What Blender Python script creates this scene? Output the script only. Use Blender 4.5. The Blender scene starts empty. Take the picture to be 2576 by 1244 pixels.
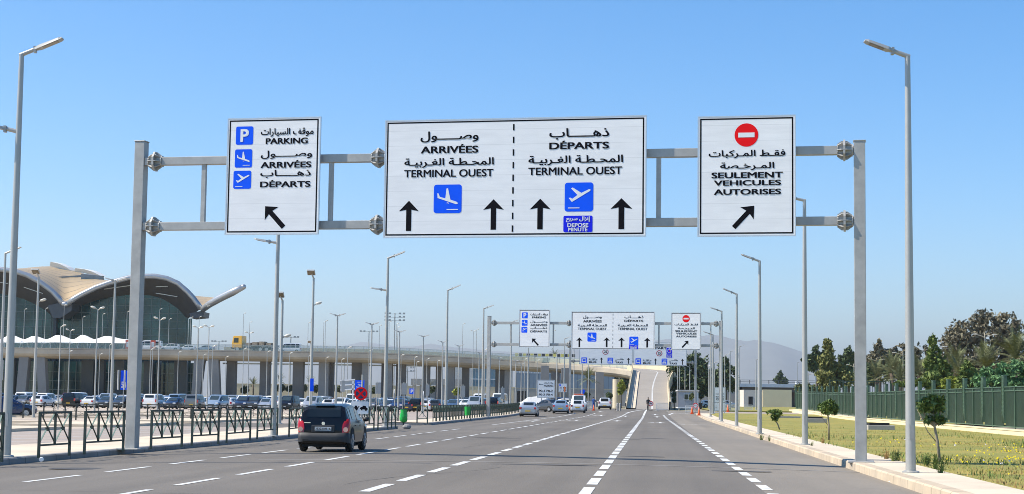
import bpy, bmesh, math, random
import numpy as np
from mathutils import Vector, Matrix, noise
from mathutils.geometry import tessellate_polygon
R = math.radians
sc = bpy.context.scene
COL = sc.collection
random.seed(7)

# ------------------------------------------------------------ camera
F, PITCH, ROLL, CAMZ = 4300.0, R(5.1), R(0.75), 1.70      # F in units of a 2576 px wide picture
cam = bpy.data.objects.new('camera', bpy.data.cameras.new('camera'))
COL.objects.link(cam)
cam.location = (0, 0, CAMZ)
cam.rotation_mode = 'QUATERNION'
cam.rotation_quaternion = (Matrix.Rotation(R(90)+PITCH, 3, 'X') @ Matrix.Rotation(ROLL, 3, 'Z')).to_quaternion()
cam.data.sensor_width = 36.0
cam.data.lens = F/2576*36
cam.data.clip_start = 0.3
cam.data.clip_end = 60000
sc.camera = cam

# ------------------------------------------------------------ sun, sky, exposure
HAZE = 8.5e-5
SUN_EL, SUN_AZ = R(48), R(4)          # light travels towards +X, turned SUN_AZ away from the camera
to_sun = Vector((-math.cos(SUN_AZ)*math.cos(SUN_EL), -math.sin(SUN_AZ)*math.cos(SUN_EL), math.sin(SUN_EL)))
sun = bpy.data.objects.new('sun', bpy.data.lights.new('sun', 'SUN'))
COL.objects.link(sun)
sun.data.energy = 5.0
sun.data.angle = R(0.53)
sun.data.color = (1.0, 0.93, 0.82)
sun.rotation_mode = 'QUATERNION'
sun.rotation_quaternion = to_sun.to_track_quat('Z', 'Y')
world = bpy.data.worlds.new('World')
sc.world = world
world.use_nodes = True
wn = world.node_tree
sky = wn.nodes.new('ShaderNodeTexSky')
sky.sky_type = 'NISHITA'
sky.sun_disc = False
sky.sun_elevation = SUN_EL
sky.sun_rotation = math.atan2(to_sun.x, to_sun.y)
sky.altitude = 0
sky.air_density = .78
sky.dust_density = 0
sky.ozone_density = 2
hs = wn.nodes.new('ShaderNodeHueSaturation')
hs.inputs['Saturation'].default_value = 1.42
wn.links.new(sky.outputs[0], hs.inputs['Color'])
wn.links.new(hs.outputs[0], wn.nodes['Background'].inputs[0])
wn.nodes['Background'].inputs[1].default_value = .128
sc.view_settings.view_transform = 'Standard'
sc.view_settings.look = 'None'
sc.view_settings.gamma = 1
sc.view_settings.exposure = .74
sc.render.engine = 'CYCLES'
sc.cycles.use_denoising = True
sc.cycles.filter_width = 0.95
sc.cycles.max_bounces = 8
sc.cycles.diffuse_bounces = 2
sc.cycles.transparent_max_bounces = 24
sc.cycles.volume_bounces = 0

# ------------------------------------------------------------ picture <-> place
TH = R(4.68)                            # the road runs TH to the right of the view
CT, ST = math.cos(TH), math.sin(TH)
def st2w(s, t): return (s*CT + t*ST, -s*ST + t*CT)
def w2st(x, y): return (x*CT - y*ST, x*ST + y*CT)
def ss(a, b, v):
    v = min(1, max(0, (v-a)/(b-a)))
    return v*v*(3-2*v)
def rise(s, t):
    return .45*ss(160, 235, t)*ss(-32, -16, s) + .35*ss(245, 400, t)*ss(4, 18, s)
def crown(s, t):
    return .12*max(0, 1-((s+4.7)/10.1)**2)*(1-ss(190, 235, t))
def gz(x, y):
    s, t = w2st(x, y)
    return rise(s, t)+crown(s, t)
def gst(s, t): return rise(s, t)+crown(s, t)
def ray(px, py):
    X, Y = px-1288, 622-py
    a = (X*math.cos(ROLL) - Y*math.sin(ROLL))/F
    b = (X*math.sin(ROLL) + Y*math.cos(ROLL))/F
    return Vector((a, math.cos(PITCH)-b*math.sin(PITCH), math.sin(PITCH)+b*math.cos(PITCH)))
def P(px, py, Y):                       # the point at depth Y seen at px, py
    r = ray(px, py)
    return Vector((0, 0, CAMZ)) + r*(Y/r.y)
def G(px, py, h=0.0, it=8):             # the ground point (raised by h) seen at px, py
    r = ray(px, py)
    z = h
    for _ in range(it):
        k = (z-CAMZ)/r.z
        z = gz(r.x*k, r.y*k)+h
    return Vector((0, 0, CAMZ)) + r*k
def hor(px): return 1005.8 + 0.0131*(px-1288)

# ------------------------------------------------------------ objects
def tag(o, label=None, cat=None, group=None, kind=None):
    if label: o['label'] = label
    if cat: o['category'] = cat
    if group: o['group'] = group
    if kind: o['kind'] = kind
    return o
def thing(name, label, cat, loc=(0, 0, 0), rz=0, group=None):
    o = bpy.data.objects.new(name, None)
    COL.objects.link(o)
    o.empty_display_size = .2
    o.location = loc
    o.rotation_euler = (0, 0, rz)
    return tag(o, label, cat, group)
KIDS = {}
def kids(o): return KIDS.get(o.name, [])
def adopt(o, parent):
    if parent is not None:
        o.parent = parent
        KIDS.setdefault(parent.name, []).append(o)
def dup(o, loc=None, rz=None, label=None, group=None, parent=None, scale=None, swap=None):
    c = o.copy()
    COL.objects.link(c)
    if loc is not None: c.location = loc
    if rz is not None: c.rotation_euler = (0, 0, rz)
    if scale is not None: c.scale = (scale, scale, scale)
    if label: c['label'] = label
    if group: c['group'] = group
    if swap and c.type == 'MESH':
        for i, sl in enumerate(c.material_slots):
            mn = sl.material.name if sl.material else ''
            if mn in swap:
                sl.link = 'OBJECT'
                sl.material = swap[mn]
    if parent is not None: adopt(c, parent)
    for k in kids(o): dup(k, parent=c, swap=swap)
    return c

class MB:
    """collects shapes and links them as ONE mesh object"""
    def __init__(s): s.v, s.f, s.m = [], [], []
    def add(s, vs, fs, m=0):
        n = len(s.v)
        s.v += [tuple(p) for p in vs]
        s.f += [tuple(i+n for i in q) for q in fs]
        s.m += [m]*len(fs)
        return s
    def box(s, x0, x1, y0, y1, z0, z1, m=0, M=None):
        vs = [Vector(p) for p in ((x0,y0,z0),(x1,y0,z0),(x1,y1,z0),(x0,y1,z0),(x0,y0,z1),(x1,y0,z1),(x1,y1,z1),(x0,y1,z1))]
        if M: vs = [M @ p for p in vs]
        return s.add(vs, [(3,2,1,0),(4,5,6,7),(0,1,5,4),(1,2,6,5),(2,3,7,6),(3,0,4,7)], m)
    def bar(s, p, q, w, h=None, m=0, up=(0, 0, 1)):
        p, q = Vector(p), Vector(q)
        h = h or w
        d = (q-p).normalized()
        u = Vector(up)
        if abs(d.dot(u)) > .98: u = Vector((0, 1, 0))
        x = d.cross(u).normalized()*w/2
        z = x.cross(d).normalized()*h/2
        vs = [p-x-z, p+x-z, p+x+z, p-x+z, q-x-z, q+x-z, q+x+z, q-x+z]
        return s.add(vs, [(3,2,1,0),(4,5,6,7),(0,1,5,4),(1,2,6,5),(2,3,7,6),(3,0,4,7)], m)
    def tube(s, p, q, r, r2=None, n=10, m=0, cap=True):
        p, q = Vector(p), Vector(q)
        r2 = r if r2 is None else r2
        d = (q-p).normalized()
        u = Vector((0, 0, 1)) if abs(d.z) < .9 else Vector((0, 1, 0))
        x = d.cross(u).normalized()
        y = x.cross(d)
        vs = []
        for c, rr in ((p, r), (q, r2)):
            for i in range(n):
                a = 2*math.pi*i/n
                vs.append(c + x*(rr*math.cos(a)) + y*(rr*math.sin(a)))
        fs = [((i+1) % n, i, n+i, n+(i+1) % n) for i in range(n)]
        if cap: fs += [tuple(range(n)), tuple(range(2*n-1, n-1, -1))]
        return s.add(vs, fs, m)
    def path(s, pts, rs, n=10, m=0, cap=True):
        pts = [Vector(p) for p in pts]
        if not hasattr(rs, '__len__'): rs = [rs]*len(pts)
        vs = []
        x = None
        for k, p in enumerate(pts):
            d = (pts[min(k+1, len(pts)-1)] - pts[max(k-1, 0)]).normalized()
            if x is None:
                u = Vector((0, 0, 1)) if abs(d.z) < .9 else Vector((0, 1, 0))
                x = d.cross(u).normalized()
            x = (x - d*x.dot(d)).normalized()
            y = x.cross(d)
            for i in range(n):
                a = 2*math.pi*i/n
                vs.append(p + x*(rs[k]*math.cos(a)) + y*(rs[k]*math.sin(a)))
        fs = []
        for k in range(len(pts)-1):
            for i in range(n):
                a, b = k*n+i, k*n+(i+1) % n
                fs.append((b, a, a+n, b+n))
        if cap: fs += [tuple(range(n)), tuple(range(len(vs)-1, len(vs)-n-1, -1))]
        return s.add(vs, fs, m)
    def loft(s, rows, m=0, close=False, flip=False):
        n = len(rows[0])
        vs = [p for r in rows for p in r]
        fs = []
        for i in range(len(rows)-1):
            for j in range(n if close else n-1):
                q = (i*n+j, i*n+(j+1) % n, (i+1)*n+(j+1) % n, (i+1)*n+j)
                fs.append(q[::-1] if flip else q)
        return s.add(vs, fs, m)
    def prism(s, poly, d, m=0):
        """poly: list of 3d points, extruded by vector d"""
        n = len(poly)
        d = Vector(d)
        vs = [Vector(p) for p in poly] + [Vector(p)+d for p in poly]
        fs = [tuple(range(n-1, -1, -1)), tuple(range(n, 2*n))] + [(i, (i+1) % n, n+(i+1) % n, n+i) for i in range(n)]
        return s.add(vs, fs, m)
    def lathe(s, prof, c=(0, 0, 0), n=14, m=0, axis='Z', cap=True):
        vs = []
        c = Vector(c)
        for r, z in prof:
            for i in range(n):
                a = 2*math.pi*i/n
                p = (r*math.cos(a), r*math.sin(a), z)
                if axis == 'X': p = (z, p[0], p[1])
                if axis == 'Y': p = (p[0], z, p[1])
                vs.append(c+Vector(p))
        fs = []
        for k in range(len(prof)-1):
            for i in range(n):
                a, b = k*n+i, k*n+(i+1) % n
                fs.append((a, b, b+n, a+n))
        if cap: fs += [tuple(range(n-1, -1, -1)), tuple(range(len(vs)-n, len(vs)))]
        return s.add(vs, fs, m)
    def ball(s, c, r, m=0, seg=10, ring=7, sq=(1, 1, 1)):
        prof = [(r*math.sin(math.pi*k/ring), -r*math.cos(math.pi*k/ring)) for k in range(ring+1)]
        n0 = len(s.v)
        s.lathe([(max(a, 1e-3), z) for a, z in prof], (0, 0, 0), seg, m)
        for i in range(n0, len(s.v)):
            p = s.v[i]
            s.v[i] = (c[0]+p[0]*sq[0], c[1]+p[1]*sq[1], c[2]+p[2]*sq[2])
        return s
    def build(s, name, mats, parent=None, smooth=False, loc=None, bevel=0, fixn=True):
        me = bpy.data.meshes.new(name)
        me.from_pydata(s.v, [], s.f)
        if not isinstance(mats, (list, tuple)): mats = [mats]
        for m in mats: me.materials.append(m)
        if len(mats) > 1: me.polygons.foreach_set('material_index', s.m)
        if fixn and len(s.f) < 20000:
            b = bmesh.new(); b.from_mesh(me)
            bmesh.ops.recalc_face_normals(b, faces=b.faces)
            b.to_mesh(me); b.free()
        if smooth is True:
            me.polygons.foreach_set('use_smooth', [True]*len(s.f))
        elif smooth:
            me.polygons.foreach_set('use_smooth', [True]*len(s.f))
            try: me.set_sharp_from_angle(angle=smooth)
            except Exception: pass
        me.update()
        o = bpy.data.objects.new(name, me)
        COL.objects.link(o)
        if loc is not None: o.location = loc
        adopt(o, parent)
        if bevel:
            md = o.modifiers.new('bevel', 'BEVEL')
            md.width = bevel; md.segments = 2; md.limit_method = 'ANGLE'
        return o

# ------------------------------------------------------------ materials
MATS = {}
def mat(name, base, rough=.6, metal=0.0, var=.12, scale=3.0, bump=0.0, bscale=40.0, alt=None, coat=0, alpha=1, spec=None, detail=6, stretch=None, coords='Object', island=0, big=None, rot=0, tracks=0):
    if name in MATS: return MATS[name]
    m = bpy.data.materials.new(name)
    m.use_nodes = True
    nt = m.node_tree
    b = nt.nodes['Principled BSDF']
    L = nt.links.new
    b.inputs['Roughness'].default_value = rough
    b.inputs['Metallic'].default_value = metal
    if coat: b.inputs['Coat Weight'].default_value = coat; b.inputs['Coat Roughness'].default_value = .05
    if alpha < 1: b.inputs['Alpha'].default_value = alpha
    if spec is not None: b.inputs['Specular IOR Level'].default_value = spec
    tc = nt.nodes.new('ShaderNodeTexCoord')
    src = tc.outputs[coords]
    if rot:
        m0 = nt.nodes.new('ShaderNodeMapping'); m0.inputs['Rotation'].default_value = (0, 0, rot)
        L(src, m0.inputs['Vector']); src = m0.outputs[0]
    raw = src
    if stretch:
        mp = nt.nodes.new('ShaderNodeMapping')
        mp.inputs['Scale'].default_value = stretch
        L(src, mp.inputs['Vector']); src = mp.outputs[0]
    a = Vector(base); c2 = Vector(alt) if alt else a*(1+var)
    c1 = a if alt else a*(1-var)
    n1 = nt.nodes.new('ShaderNodeTexNoise')
    n1.inputs['Scale'].default_value = scale
    n1.inputs['Detail'].default_value = detail
    n1.inputs['Roughness'].default_value = .65
    L(src, n1.inputs['Vector'])
    fac = n1.outputs['Fac']
    if island:
        ge = nt.nodes.new('ShaderNodeNewGeometry')
        mx = nt.nodes.new('ShaderNodeMix')
        mx.inputs[0].default_value = island
        L(fac, mx.inputs[2]); L(ge.outputs['Random Per Island'], mx.inputs[3])
        fac = mx.outputs[0]
    rp = nt.nodes.new('ShaderNodeValToRGB')
    rp.color_ramp.elements[0].position = .3 if not island else .08
    rp.color_ramp.elements[1].position = .7 if not island else .92
    rp.color_ramp.elements[0].color = (*c1, 1)
    rp.color_ramp.elements[1].color = (*c2, 1)
    L(fac, rp.inputs[0])
    out = rp.outputs[0]
    if big:                                   # big = (scale, colour, amount): broad worn patches
        n3 = nt.nodes.new('ShaderNodeTexNoise')
        n3.inputs['Scale'].default_value = big[0]; n3.inputs['Detail'].default_value = 4
        L(src, n3.inputs['Vector'])
        r3 = nt.nodes.new('ShaderNodeMapRange')
        r3.inputs[1].default_value = .42; r3.inputs[2].default_value = .68; r3.inputs[4].default_value = big[2]
        L(n3.outputs['Fac'], r3.inputs[0])
        m3 = nt.nodes.new('ShaderNodeMix'); m3.data_type = 'RGBA'
        L(r3.outputs[0], m3.inputs[0]); L(out, m3.inputs[6])
        m3.inputs[7].default_value = (*big[1], 1)
        out = m3.outputs[2]
    if tracks:                                # long worn wheel tracks along the lane
        for sc_, amt, lo_, hi_ in (((.75, .012, 1), tracks, .72, 1.0), ((.11, .16, 1), tracks*.5, .8, 1.08), ((5, 5, 5), .25, .8, 1.2)):
            mp = nt.nodes.new('ShaderNodeMapping'); mp.inputs['Scale'].default_value = sc_
            L(raw, mp.inputs['Vector'])
            n4 = nt.nodes.new('ShaderNodeTexNoise'); n4.inputs['Scale'].default_value = 1.0 if sc_[0] < 2 else 3.0; n4.inputs['Detail'].default_value = 5
            L(mp.outputs[0], n4.inputs['Vector'])
            r4 = nt.nodes.new('ShaderNodeMapRange'); r4.inputs[1].default_value = .35; r4.inputs[2].default_value = .62; r4.inputs[3].default_value = lo_; r4.inputs[4].default_value = hi_
            L(n4.outputs['Fac'], r4.inputs[0])
            m4 = nt.nodes.new('ShaderNodeMix'); m4.data_type = 'RGBA'; m4.blend_type = 'MULTIPLY'; m4.inputs[0].default_value = min(1, amt)
            L(out, m4.inputs[6]); L(r4.outputs[0], m4.inputs[7]); out = m4.outputs[2]
    L(out, b.inputs['Base Color'])
    if bump:
        n2 = nt.nodes.new('ShaderNodeTexNoise')
        n2.inputs['Scale'].default_value = bscale
        n2.inputs['Detail'].default_value = 4
        L(src, n2.inputs['Vector'])
        bp = nt.nodes.new('ShaderNodeBump')
        bp.inputs['Strength'].default_value = bump
        bp.inputs['Distance'].default_value = .02
        L(n2.outputs['Fac'], bp.inputs['Height'])
        L(bp.outputs[0], b.inputs['Normal'])
    MATS[name] = m
    return m
def seams(m, step, axis, dark=.6, width=.06):
    """thin darker joint lines every step metres along an axis of the object"""
    nt = m.node_tree; L = nt.links.new
    b = nt.nodes['Principled BSDF']
    old = b.inputs['Base Color'].links[0].from_socket
    tc = nt.nodes.new('ShaderNodeTexCoord'); sp = nt.nodes.new('ShaderNodeSeparateXYZ')
    L(tc.outputs['Object'], sp.inputs[0])
    d = nt.nodes.new('ShaderNodeMath'); d.operation = 'DIVIDE'; d.inputs[1].default_value = step
    L(sp.outputs['XYZ'.index(axis)], d.inputs[0])
    fr = nt.nodes.new('ShaderNodeMath'); fr.operation = 'FRACT'; L(d.outputs[0], fr.inputs[0])
    lt = nt.nodes.new('ShaderNodeMath'); lt.operation = 'LESS_THAN'; lt.inputs[1].default_value = width/step
    L(fr.outputs[0], lt.inputs[0])
    ml = nt.nodes.new('ShaderNodeMath'); ml.operation = 'MULTIPLY'; ml.inputs[1].default_value = 1-dark
    L(lt.outputs[0], ml.inputs[0])
    mx = nt.nodes.new('ShaderNodeMix'); mx.data_type = 'RGBA'
    L(ml.outputs[0], mx.inputs[0]); L(old, mx.inputs[6]); mx.inputs[7].default_value = (.02, .02, .02, 1)
    L(mx.outputs[2], b.inputs['Base Color'])
    return m

galv = mat('galvanised steel', (.38, .37, .345), .5, .25, .16, 2.5, .05, 30)
lampgrey = mat('grey painted pole', (.40, .39, .36), .42, .35, .08, 1.5)
lamphead = mat('lamp head grey', (.40, .40, .38), .5, .2, .1, 3)
lampglass = mat('lamp glass', (.16, .13, .08), .25, 0, .3, 4)
dark = mat('black rubber', (.012, .012, .013), .75, 0, .2, 8)
blackpl = mat('black plastic', (.02, .02, .022), .5, 0, .15, 8)
white_sign = seams(mat('white sign sheet', (.82, .81, .79), .42, 0, .06, .8, stretch=(1, 1, 6)), .42, 'Z', .86, .012)
white_pl = mat('white plain', (.78, .78, .77), .5, 0, .05, 2)
ink = mat('black sign film', (.006, .006, .009), .8, 0, .1, 4, spec=.08)
blue = mat('blue sign film', (.001, .095, .86), .6, 0, .06, 2, spec=.15)
blue2 = mat('violet blue sign film', (.008, .018, .70), .6, 0, .06, 2, spec=.15)
red = mat('red sign film', (.82, .004, .008), .6, 0, .06, 2, spec=.15)
alu = mat('bare aluminium', (.62, .63, .64), .35, .6, .08, 4)
signback = mat('sign back', (.35, .36, .36), .5, .3, .1, 2)
concrete = mat('pale concrete', (.40, .37, .33), .85, 0, .12, .35, .25, 12, big=(.08, (.30, .27, .24), .5))
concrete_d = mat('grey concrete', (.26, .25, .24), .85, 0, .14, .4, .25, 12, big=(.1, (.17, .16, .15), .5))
cream = mat('cream painted wall', (.72, .60, .38), .85, 0, .08, .6, .15, 9, big=(.15, (.60, .48, .30), .5))
fence_green = mat('green fence paint', (.028, .056, .030), .45, 0, .2, 1.5)
# ============================================================ ground, roads, kerbs, lawn
asph = mat('asphalt', (.145, .125, .099), .82, 0, .10, .30, .35, 45, stretch=(1, .25, 1), big=(.10, (.162, .142, .116), .8), rot=TH, tracks=.75)
asph_r = mat('light worn asphalt', (.23, .198, .155), .85, 0, .09, .35, .35, 45, stretch=(1, .3, 1), big=(.12, (.185, .165, .138), .7), rot=TH, tracks=.55)
asph_s = mat('side street asphalt', (.33, .275, .23), .85, 0, .10, .3, .3, 40, big=(.1, (.38, .31, .25), .8), rot=TH, tracks=.4)
paint = mat('white road paint', (.66, .66, .63), .6, 0, .12, 2.5, .15, 60, big=(5, (.30, .28, .255), .55))
pave = mat('pale paving', (.62, .52, .385), .85, 0, .12, .9, .2, 25, big=(.25, (.44, .37, .28), .6))
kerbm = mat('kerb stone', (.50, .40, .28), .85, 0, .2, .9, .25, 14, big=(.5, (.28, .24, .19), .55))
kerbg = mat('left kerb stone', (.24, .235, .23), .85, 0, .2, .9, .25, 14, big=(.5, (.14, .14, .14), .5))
for k in (kerbm, kerbg): seams(k, 1.0, 'Y', .35, .03)
parkm = mat('car park concrete', (.47, .385, .295), .85, 0, .10, .2, .2, 20, big=(.06, (.36, .295, .23), .8))
soil = mat('dry plain', (.26, .22, .15), .95, 0, .25, .01, 0, 1, big=(.004, (.12, .13, .06), .7))
lawnm = mat('lawn', (.36, .265, .055), .95, 0, .3, .5, .6, 22, alt=(.18, .19, .032), detail=9, big=(.30, (.15, .175, .035), .65))

def sheet(name, s0, s1, t0, t1, mt, dz=0.0, ds=1.5, dt=4.0, kind='structure', thick=0):
    """a sheet that follows the ground between two lines s0(t), s1(t)"""
    f0 = s0 if callable(s0) else (lambda t: s0)
    f1 = s1 if callable(s1) else (lambda t: s1)
    nt_ = max(1, int(math.ceil((t1-t0)/dt)))
    ns = max(1, int(math.ceil(abs(f1(t0)-f0(t0))/ds)))
    rows = []
    for i in range(nt_+1):
        t = t0+(t1-t0)*i/nt_
        a, b = f0(t), f1(t)
        row = []
        for j in range(ns+1):
            s = a+(b-a)*j/ns
            x, y = st2w(s, t)
            row.append((x, y, gst(s, t)+dz))
        rows.append(row)
    mb = MB().loft(rows, flip=True)
    if thick:
        n = ns+1
        edge = [i for i in range(n)] + [n*k+n-1 for k in range(1, nt_+1)] + [n*nt_+j for j in range(n-2, -1, -1)] + [n*k for k in range(nt_-1, 0, -1)]
        ring = [Vector(mb.v[i]) for i in edge]
        mb.loft([ring, [p-Vector((0, 0, thick)) for p in ring]], close=True)
    o = mb.build(name, mt)
    if kind: o['kind'] = kind
    return o

def base_ground():
    def axis(lim_near, step, far):
        a = list(np.arange(0, lim_near+1, step))
        v = a[-1]
        while v < far:
            v *= 1.35
            a.append(v)
        return a
    xs = axis(130, 6, 26000); xs = [-x for x in xs[::-1]] + xs[1:]
    ys = [-300, -60, -20] + axis(430, 6, 29000)
    rows = [[(x, y, gst(w2st(x, y)[0], w2st(x, y)[1])-crown(*w2st(x, y))-.10) for x in xs] for y in ys]
    MB().loft(rows, flip=True).build('ground', soil)['kind'] = 'structure'
base_ground()

SL = lambda t: -15.2+(t-40)*.027 if t < 93 else -13.8            # left kerb line
sheet('road', lambda t: SL(t)-.1, 2.1, -8, 93, asph, 0, 1.5, 3)
sheet('road', lambda t: -28.2, 2.1, 93, 108, asph, 0, 1.5, 3)
sheet('road', lambda t: -14.0, 2.1, 108, 272, asph, 0, 1.5, 4)
sheet('road', 2.1, 5.3, -8, 199, asph_r, 0, 1.1, 3)
sheet('road', 2.1, 9.0, 199, 236, asph_r, 0, 1.2, 4)
sheet('road', -28.0, -19.0, -8, 93, asph_s, 0, 2, 4)
sheet('road', -28.0, -16.6, 108, 196, asph_s, 0, 2, 4)
sheet('road', -60, -14.0, 196, 210, asph_s, .004, 3, 4)
sheet('parking_lot', -150, -28.0, 40, 196, parkm, .0, 6, 8)
sheet('parking_lot', -150, -14.0, 210, 352, parkm, .0, 4, 8)
sheet('parking_lot', -150, -60, 196, 210, parkm, .0, 6, 7)
sheet('road', 9.0, 60, 206, 232, asph_s, .0, 3, 5)

def kerb(name, pts, w, h, m_top, m_face, back=None, bw=0.28):
    """pavement: a kerb stone along pts (s,t) and the pavement behind it to s=back(t)"""
    rowsA = []
    for s, t in pts:
        z = gst(s, t)
        sg = 1 if w > 0 else -1
        r = []
        for ds, dz in ((0, -.15), (sg*.015, h-.03), (sg*.05, h), (sg*bw, h)):
            x, y = st2w(s+ds, t)
            r.append((x, y, z+dz))
        rowsA.append(r)
    o = MB().loft(rowsA).build(name, m_face, smooth=R(30)); o['kind'] = 'structure'
    rowsB = []
    for s, t in pts:
        z = gst(s, t)
        sg = 1 if w > 0 else -1
        r = []
        for ds, dz in ((sg*bw, h-.006), (w*.5, h+.0), (w, h-.0), (w+sg*.02, -.15)):
            x, y = st2w(s+ds, t)
            r.append((x, y, z+dz))
        rowsB.append(r)
    o = MB().loft(rowsB).build('pavement', m_top); o['kind'] = 'structure'
fl = lambda a, b, f, d=2.0: [(f(t), t) for t in np.arange(a, b+.01, d)]
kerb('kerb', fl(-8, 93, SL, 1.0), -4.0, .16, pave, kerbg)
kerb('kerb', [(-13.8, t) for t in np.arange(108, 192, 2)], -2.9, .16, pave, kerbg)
kerb('kerb', [(5.2, t) for t in np.arange(-8, 197.1, 1)], 1.45, .20, pave, kerbm, bw=.32)
# end caps of the pavements
for a, b, t, h in ((-17.75, -13.75, 93.03, .152), (-16.7, -13.8, 107.97, .152), (5.2, 6.65, 197.03, .19)):
    x0, y0 = st2w(a, t); x1, y1 = st2w(b, t)
    MB().bar((x0, y0, gst(a, t)+h/2-.03), (x1, y1, gst(b, t)+h/2-.03), .1, h+.04).build('kerb', kerbg)['kind'] = 'structure'
# islands between the side street and the car park
for t0, t1, s0, s1 in ((38, 80.5, -32, -28), (86.5, 99, -33, -27.6), (104, 124, -32, -27.5), (128, 150, -32, -27.5), (154, 170, -32, -27.5)):
    o = sheet('traffic_island', s0, s1, t0, t1, pave, .14, 2, 4, thick=.2)
for t0, t1, s0, s1 in ((96, 97.2, -62, -34), (118, 119.2, -66, -36), (137, 138, -66, -33), (158, 159, -70, -33)):
    sheet('kerb', s0, s1, t0, t1, pave, .12, 2, 1, thick=.2)

# ---- painted markings
mk = MB()
def quad_st(s0, s1, t0, t1, sa=0.0, mb=None, dz=.006):
    (mb or mk).add([(*st2w(s0, t0), gst(s0, t0)+dz), (*st2w(s1, t0), gst(s1, t0)+dz), (*st2w(s1+sa, t1), gst(s1+sa, t1)+dz), (*st2w(s0+sa, t1), gst(s0+sa, t1)+dz)], [(0, 1, 2, 3)])
def dashes(name, f, t0, t1, on, off, w):
    mb = MB()
    t = t0
    while t < t1:
        n = 3
        for i in range(n):
            a, b = t+on*i/n, t+on*(i+1)/n
            quad_st(f(a)-w/2, f(a)+w/2, a, b, f(b)-f(a), mb)
        t += on+off
    mb.build(name, paint)['kind'] = 'structure'
def linefrom(pts):
    q = []
    for p in pts:
        g = G(*p); s, t = w2st(g.x, g.y); q.append((t, s))
    q.sort()
    T = [a for a, b in q]; S = [b for a, b in q]
    A = np.polyfit(T, S, 1)
    return lambda t: A[0]*t+A[1]
lnM = linefrom([(1472.4,1243),(1510.2,1189.4),(1551,1138),(1583.4,1096.6),(1597,1077)])
lnR = linefrom([(1939.8,1240.6),(1887,1201.6),(1832.4,1163.7),(1795.8,1139.3),(1756.7,1110)])
lnA = linefrom([(925,1237.5),(1026.6,1204.6),(1137.6,1171.6),(1269.5,1135),(1415,1092.3)])
lnB = linefrom([(340,1244),(800.6,1158.8),(1003,1126.4),(1213,1092),(1347,1070)])
lnC = linefrom([(0,1217),(240,1195),(932.5,1106.8),(1098.5,1087.3),(1240,1069)])
dashes('road_marking', lnM, 10.3, 188, 2.75, 1.0, .21)
dashes('road_marking', lnR, 10.6, 190, 2.0, 1.15, .21)
dashes('road_marking', lnA, 9.0, 205, 2.7, 1.25, .20)
dashes('road_marking', lnB, 8.0, 190, 2.9, 1.5, .15)
dashes('road_marking', lnC, 8.5, 92, 2.9, 1.6, .15)
dashes('road_marking', lnC, 108, 190, 6, .02, .13)
dashes('road_marking', lnM, 189, 260, 3.0, .02, .22)
dashes('road_marking', lambda t: 2.0+max(0, t-190)*.045, 190, 203, 3.0, .02, .22)
quad_st(2.6, 8.8, 203, 203.5)
dashes('road_marking', lambda t: lnA(204)+(t-204)*.032, 206, 256, 3, .02, .22)
dashes('road_marking', lambda t: lnA(204)+(t-204)*.0+.1-(t-204)*.05, 238, 256, 3, .02, .2)
def arrow_mark(px, py, left=0):
    g = G(px, py); s, t = w2st(g.x, g.y)
    quad_st(s-.09, s+.09, t-3.0, t+1.2)
    mk.add([(*st2w(a, b), gst(a, b)+.006) for a, b in ((s-.42, t+1.2), (s+.42, t+1.2), (s, t+3.0))], [(0, 1, 2)])
    if left:
        quad_st(s-.5, s, t-1.2, t-.7)
        mk.add([(*st2w(a, b), gst(a, b)+.006) for a, b in ((s-.5, t-1.8), (s-.5, t-.1), (s-1.0, t-1.0))], [(0, 1, 2)])
for q in ((1552.5,1059.5,1),(1661,1064,1),(1452,1058,1),(1513,1041,1),(1574,1043,1),(1653,1045,0),(1648,1040,0),(1580,1038,0),(1510,1036,0),(1345,1060,1)): arrow_mark(*q)
g = G(1758, 1069); s, t = w2st(g.x, g.y)
quad_st(s-1.0, s+1.3, t-.15, t+.15); mk.add([(*st2w(a, b), gst(a, b)+.006) for a, b in ((s-1.0, t-1.0), (s-1.0, t+1.0), (s-1.9, t))], [(0, 1, 2)])
for k in range(9):                                # hatching and bay lines of the side street
    t0 = 50+k*4.2
    quad_st(-27.6, -20.0, t0, t0+.22)
for k in range(22): quad_st(-70, -33, 60+k*5.5, 60.25+k*5.5)
for k in range(10): quad_st(-27, -17.5, 112+k*6, 112.2+k*6)
mk.build('road_marking', paint)['kind'] = 'structure'
# a pale trench mark across the road and tar patches
pt = MB(); sub = mat('trench mark', (.21, .195, .175), .85, 0, .1, .5)
for i in range(16):
    s = -10+i*.95
    quad_st(s, s+.95, 43.2+.01*i, 43.5+.01*i, 0, pt, .005)
pt.build('road_patch', sub)['kind'] = 'structure'
pt = MB(); tar = mat('tar patch', (.06, .058, .055), .8, 0, .2, 2)
for px, py, a, b in ((1250, 1103, 1.1, .25), (1560, 1105, 1.0, .2), (1070, 1093, 1.2, .2), (1360, 1170, 1.5, .25), (1230, 1101, .8, .2), (1600, 1149, .9, .3), (1640, 1104, .8, .3), (215, 1180, 1.0, .5), (1830, 1186, 1.2, .2)):
    g = G(px, py); s, t = w2st(g.x, g.y)
    n = 12
    pt.add([(*st2w(s+a*math.cos(k*6.283/n)*random.uniform(.8, 1.1), t+b*math.sin(k*6.283/n)*random.uniform(.7, 1.2)), gst(s, t)+.005) for k in range(n)], [tuple(range(n))])
pt.build('road_patch', tar)['kind'] = 'structure'

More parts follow.
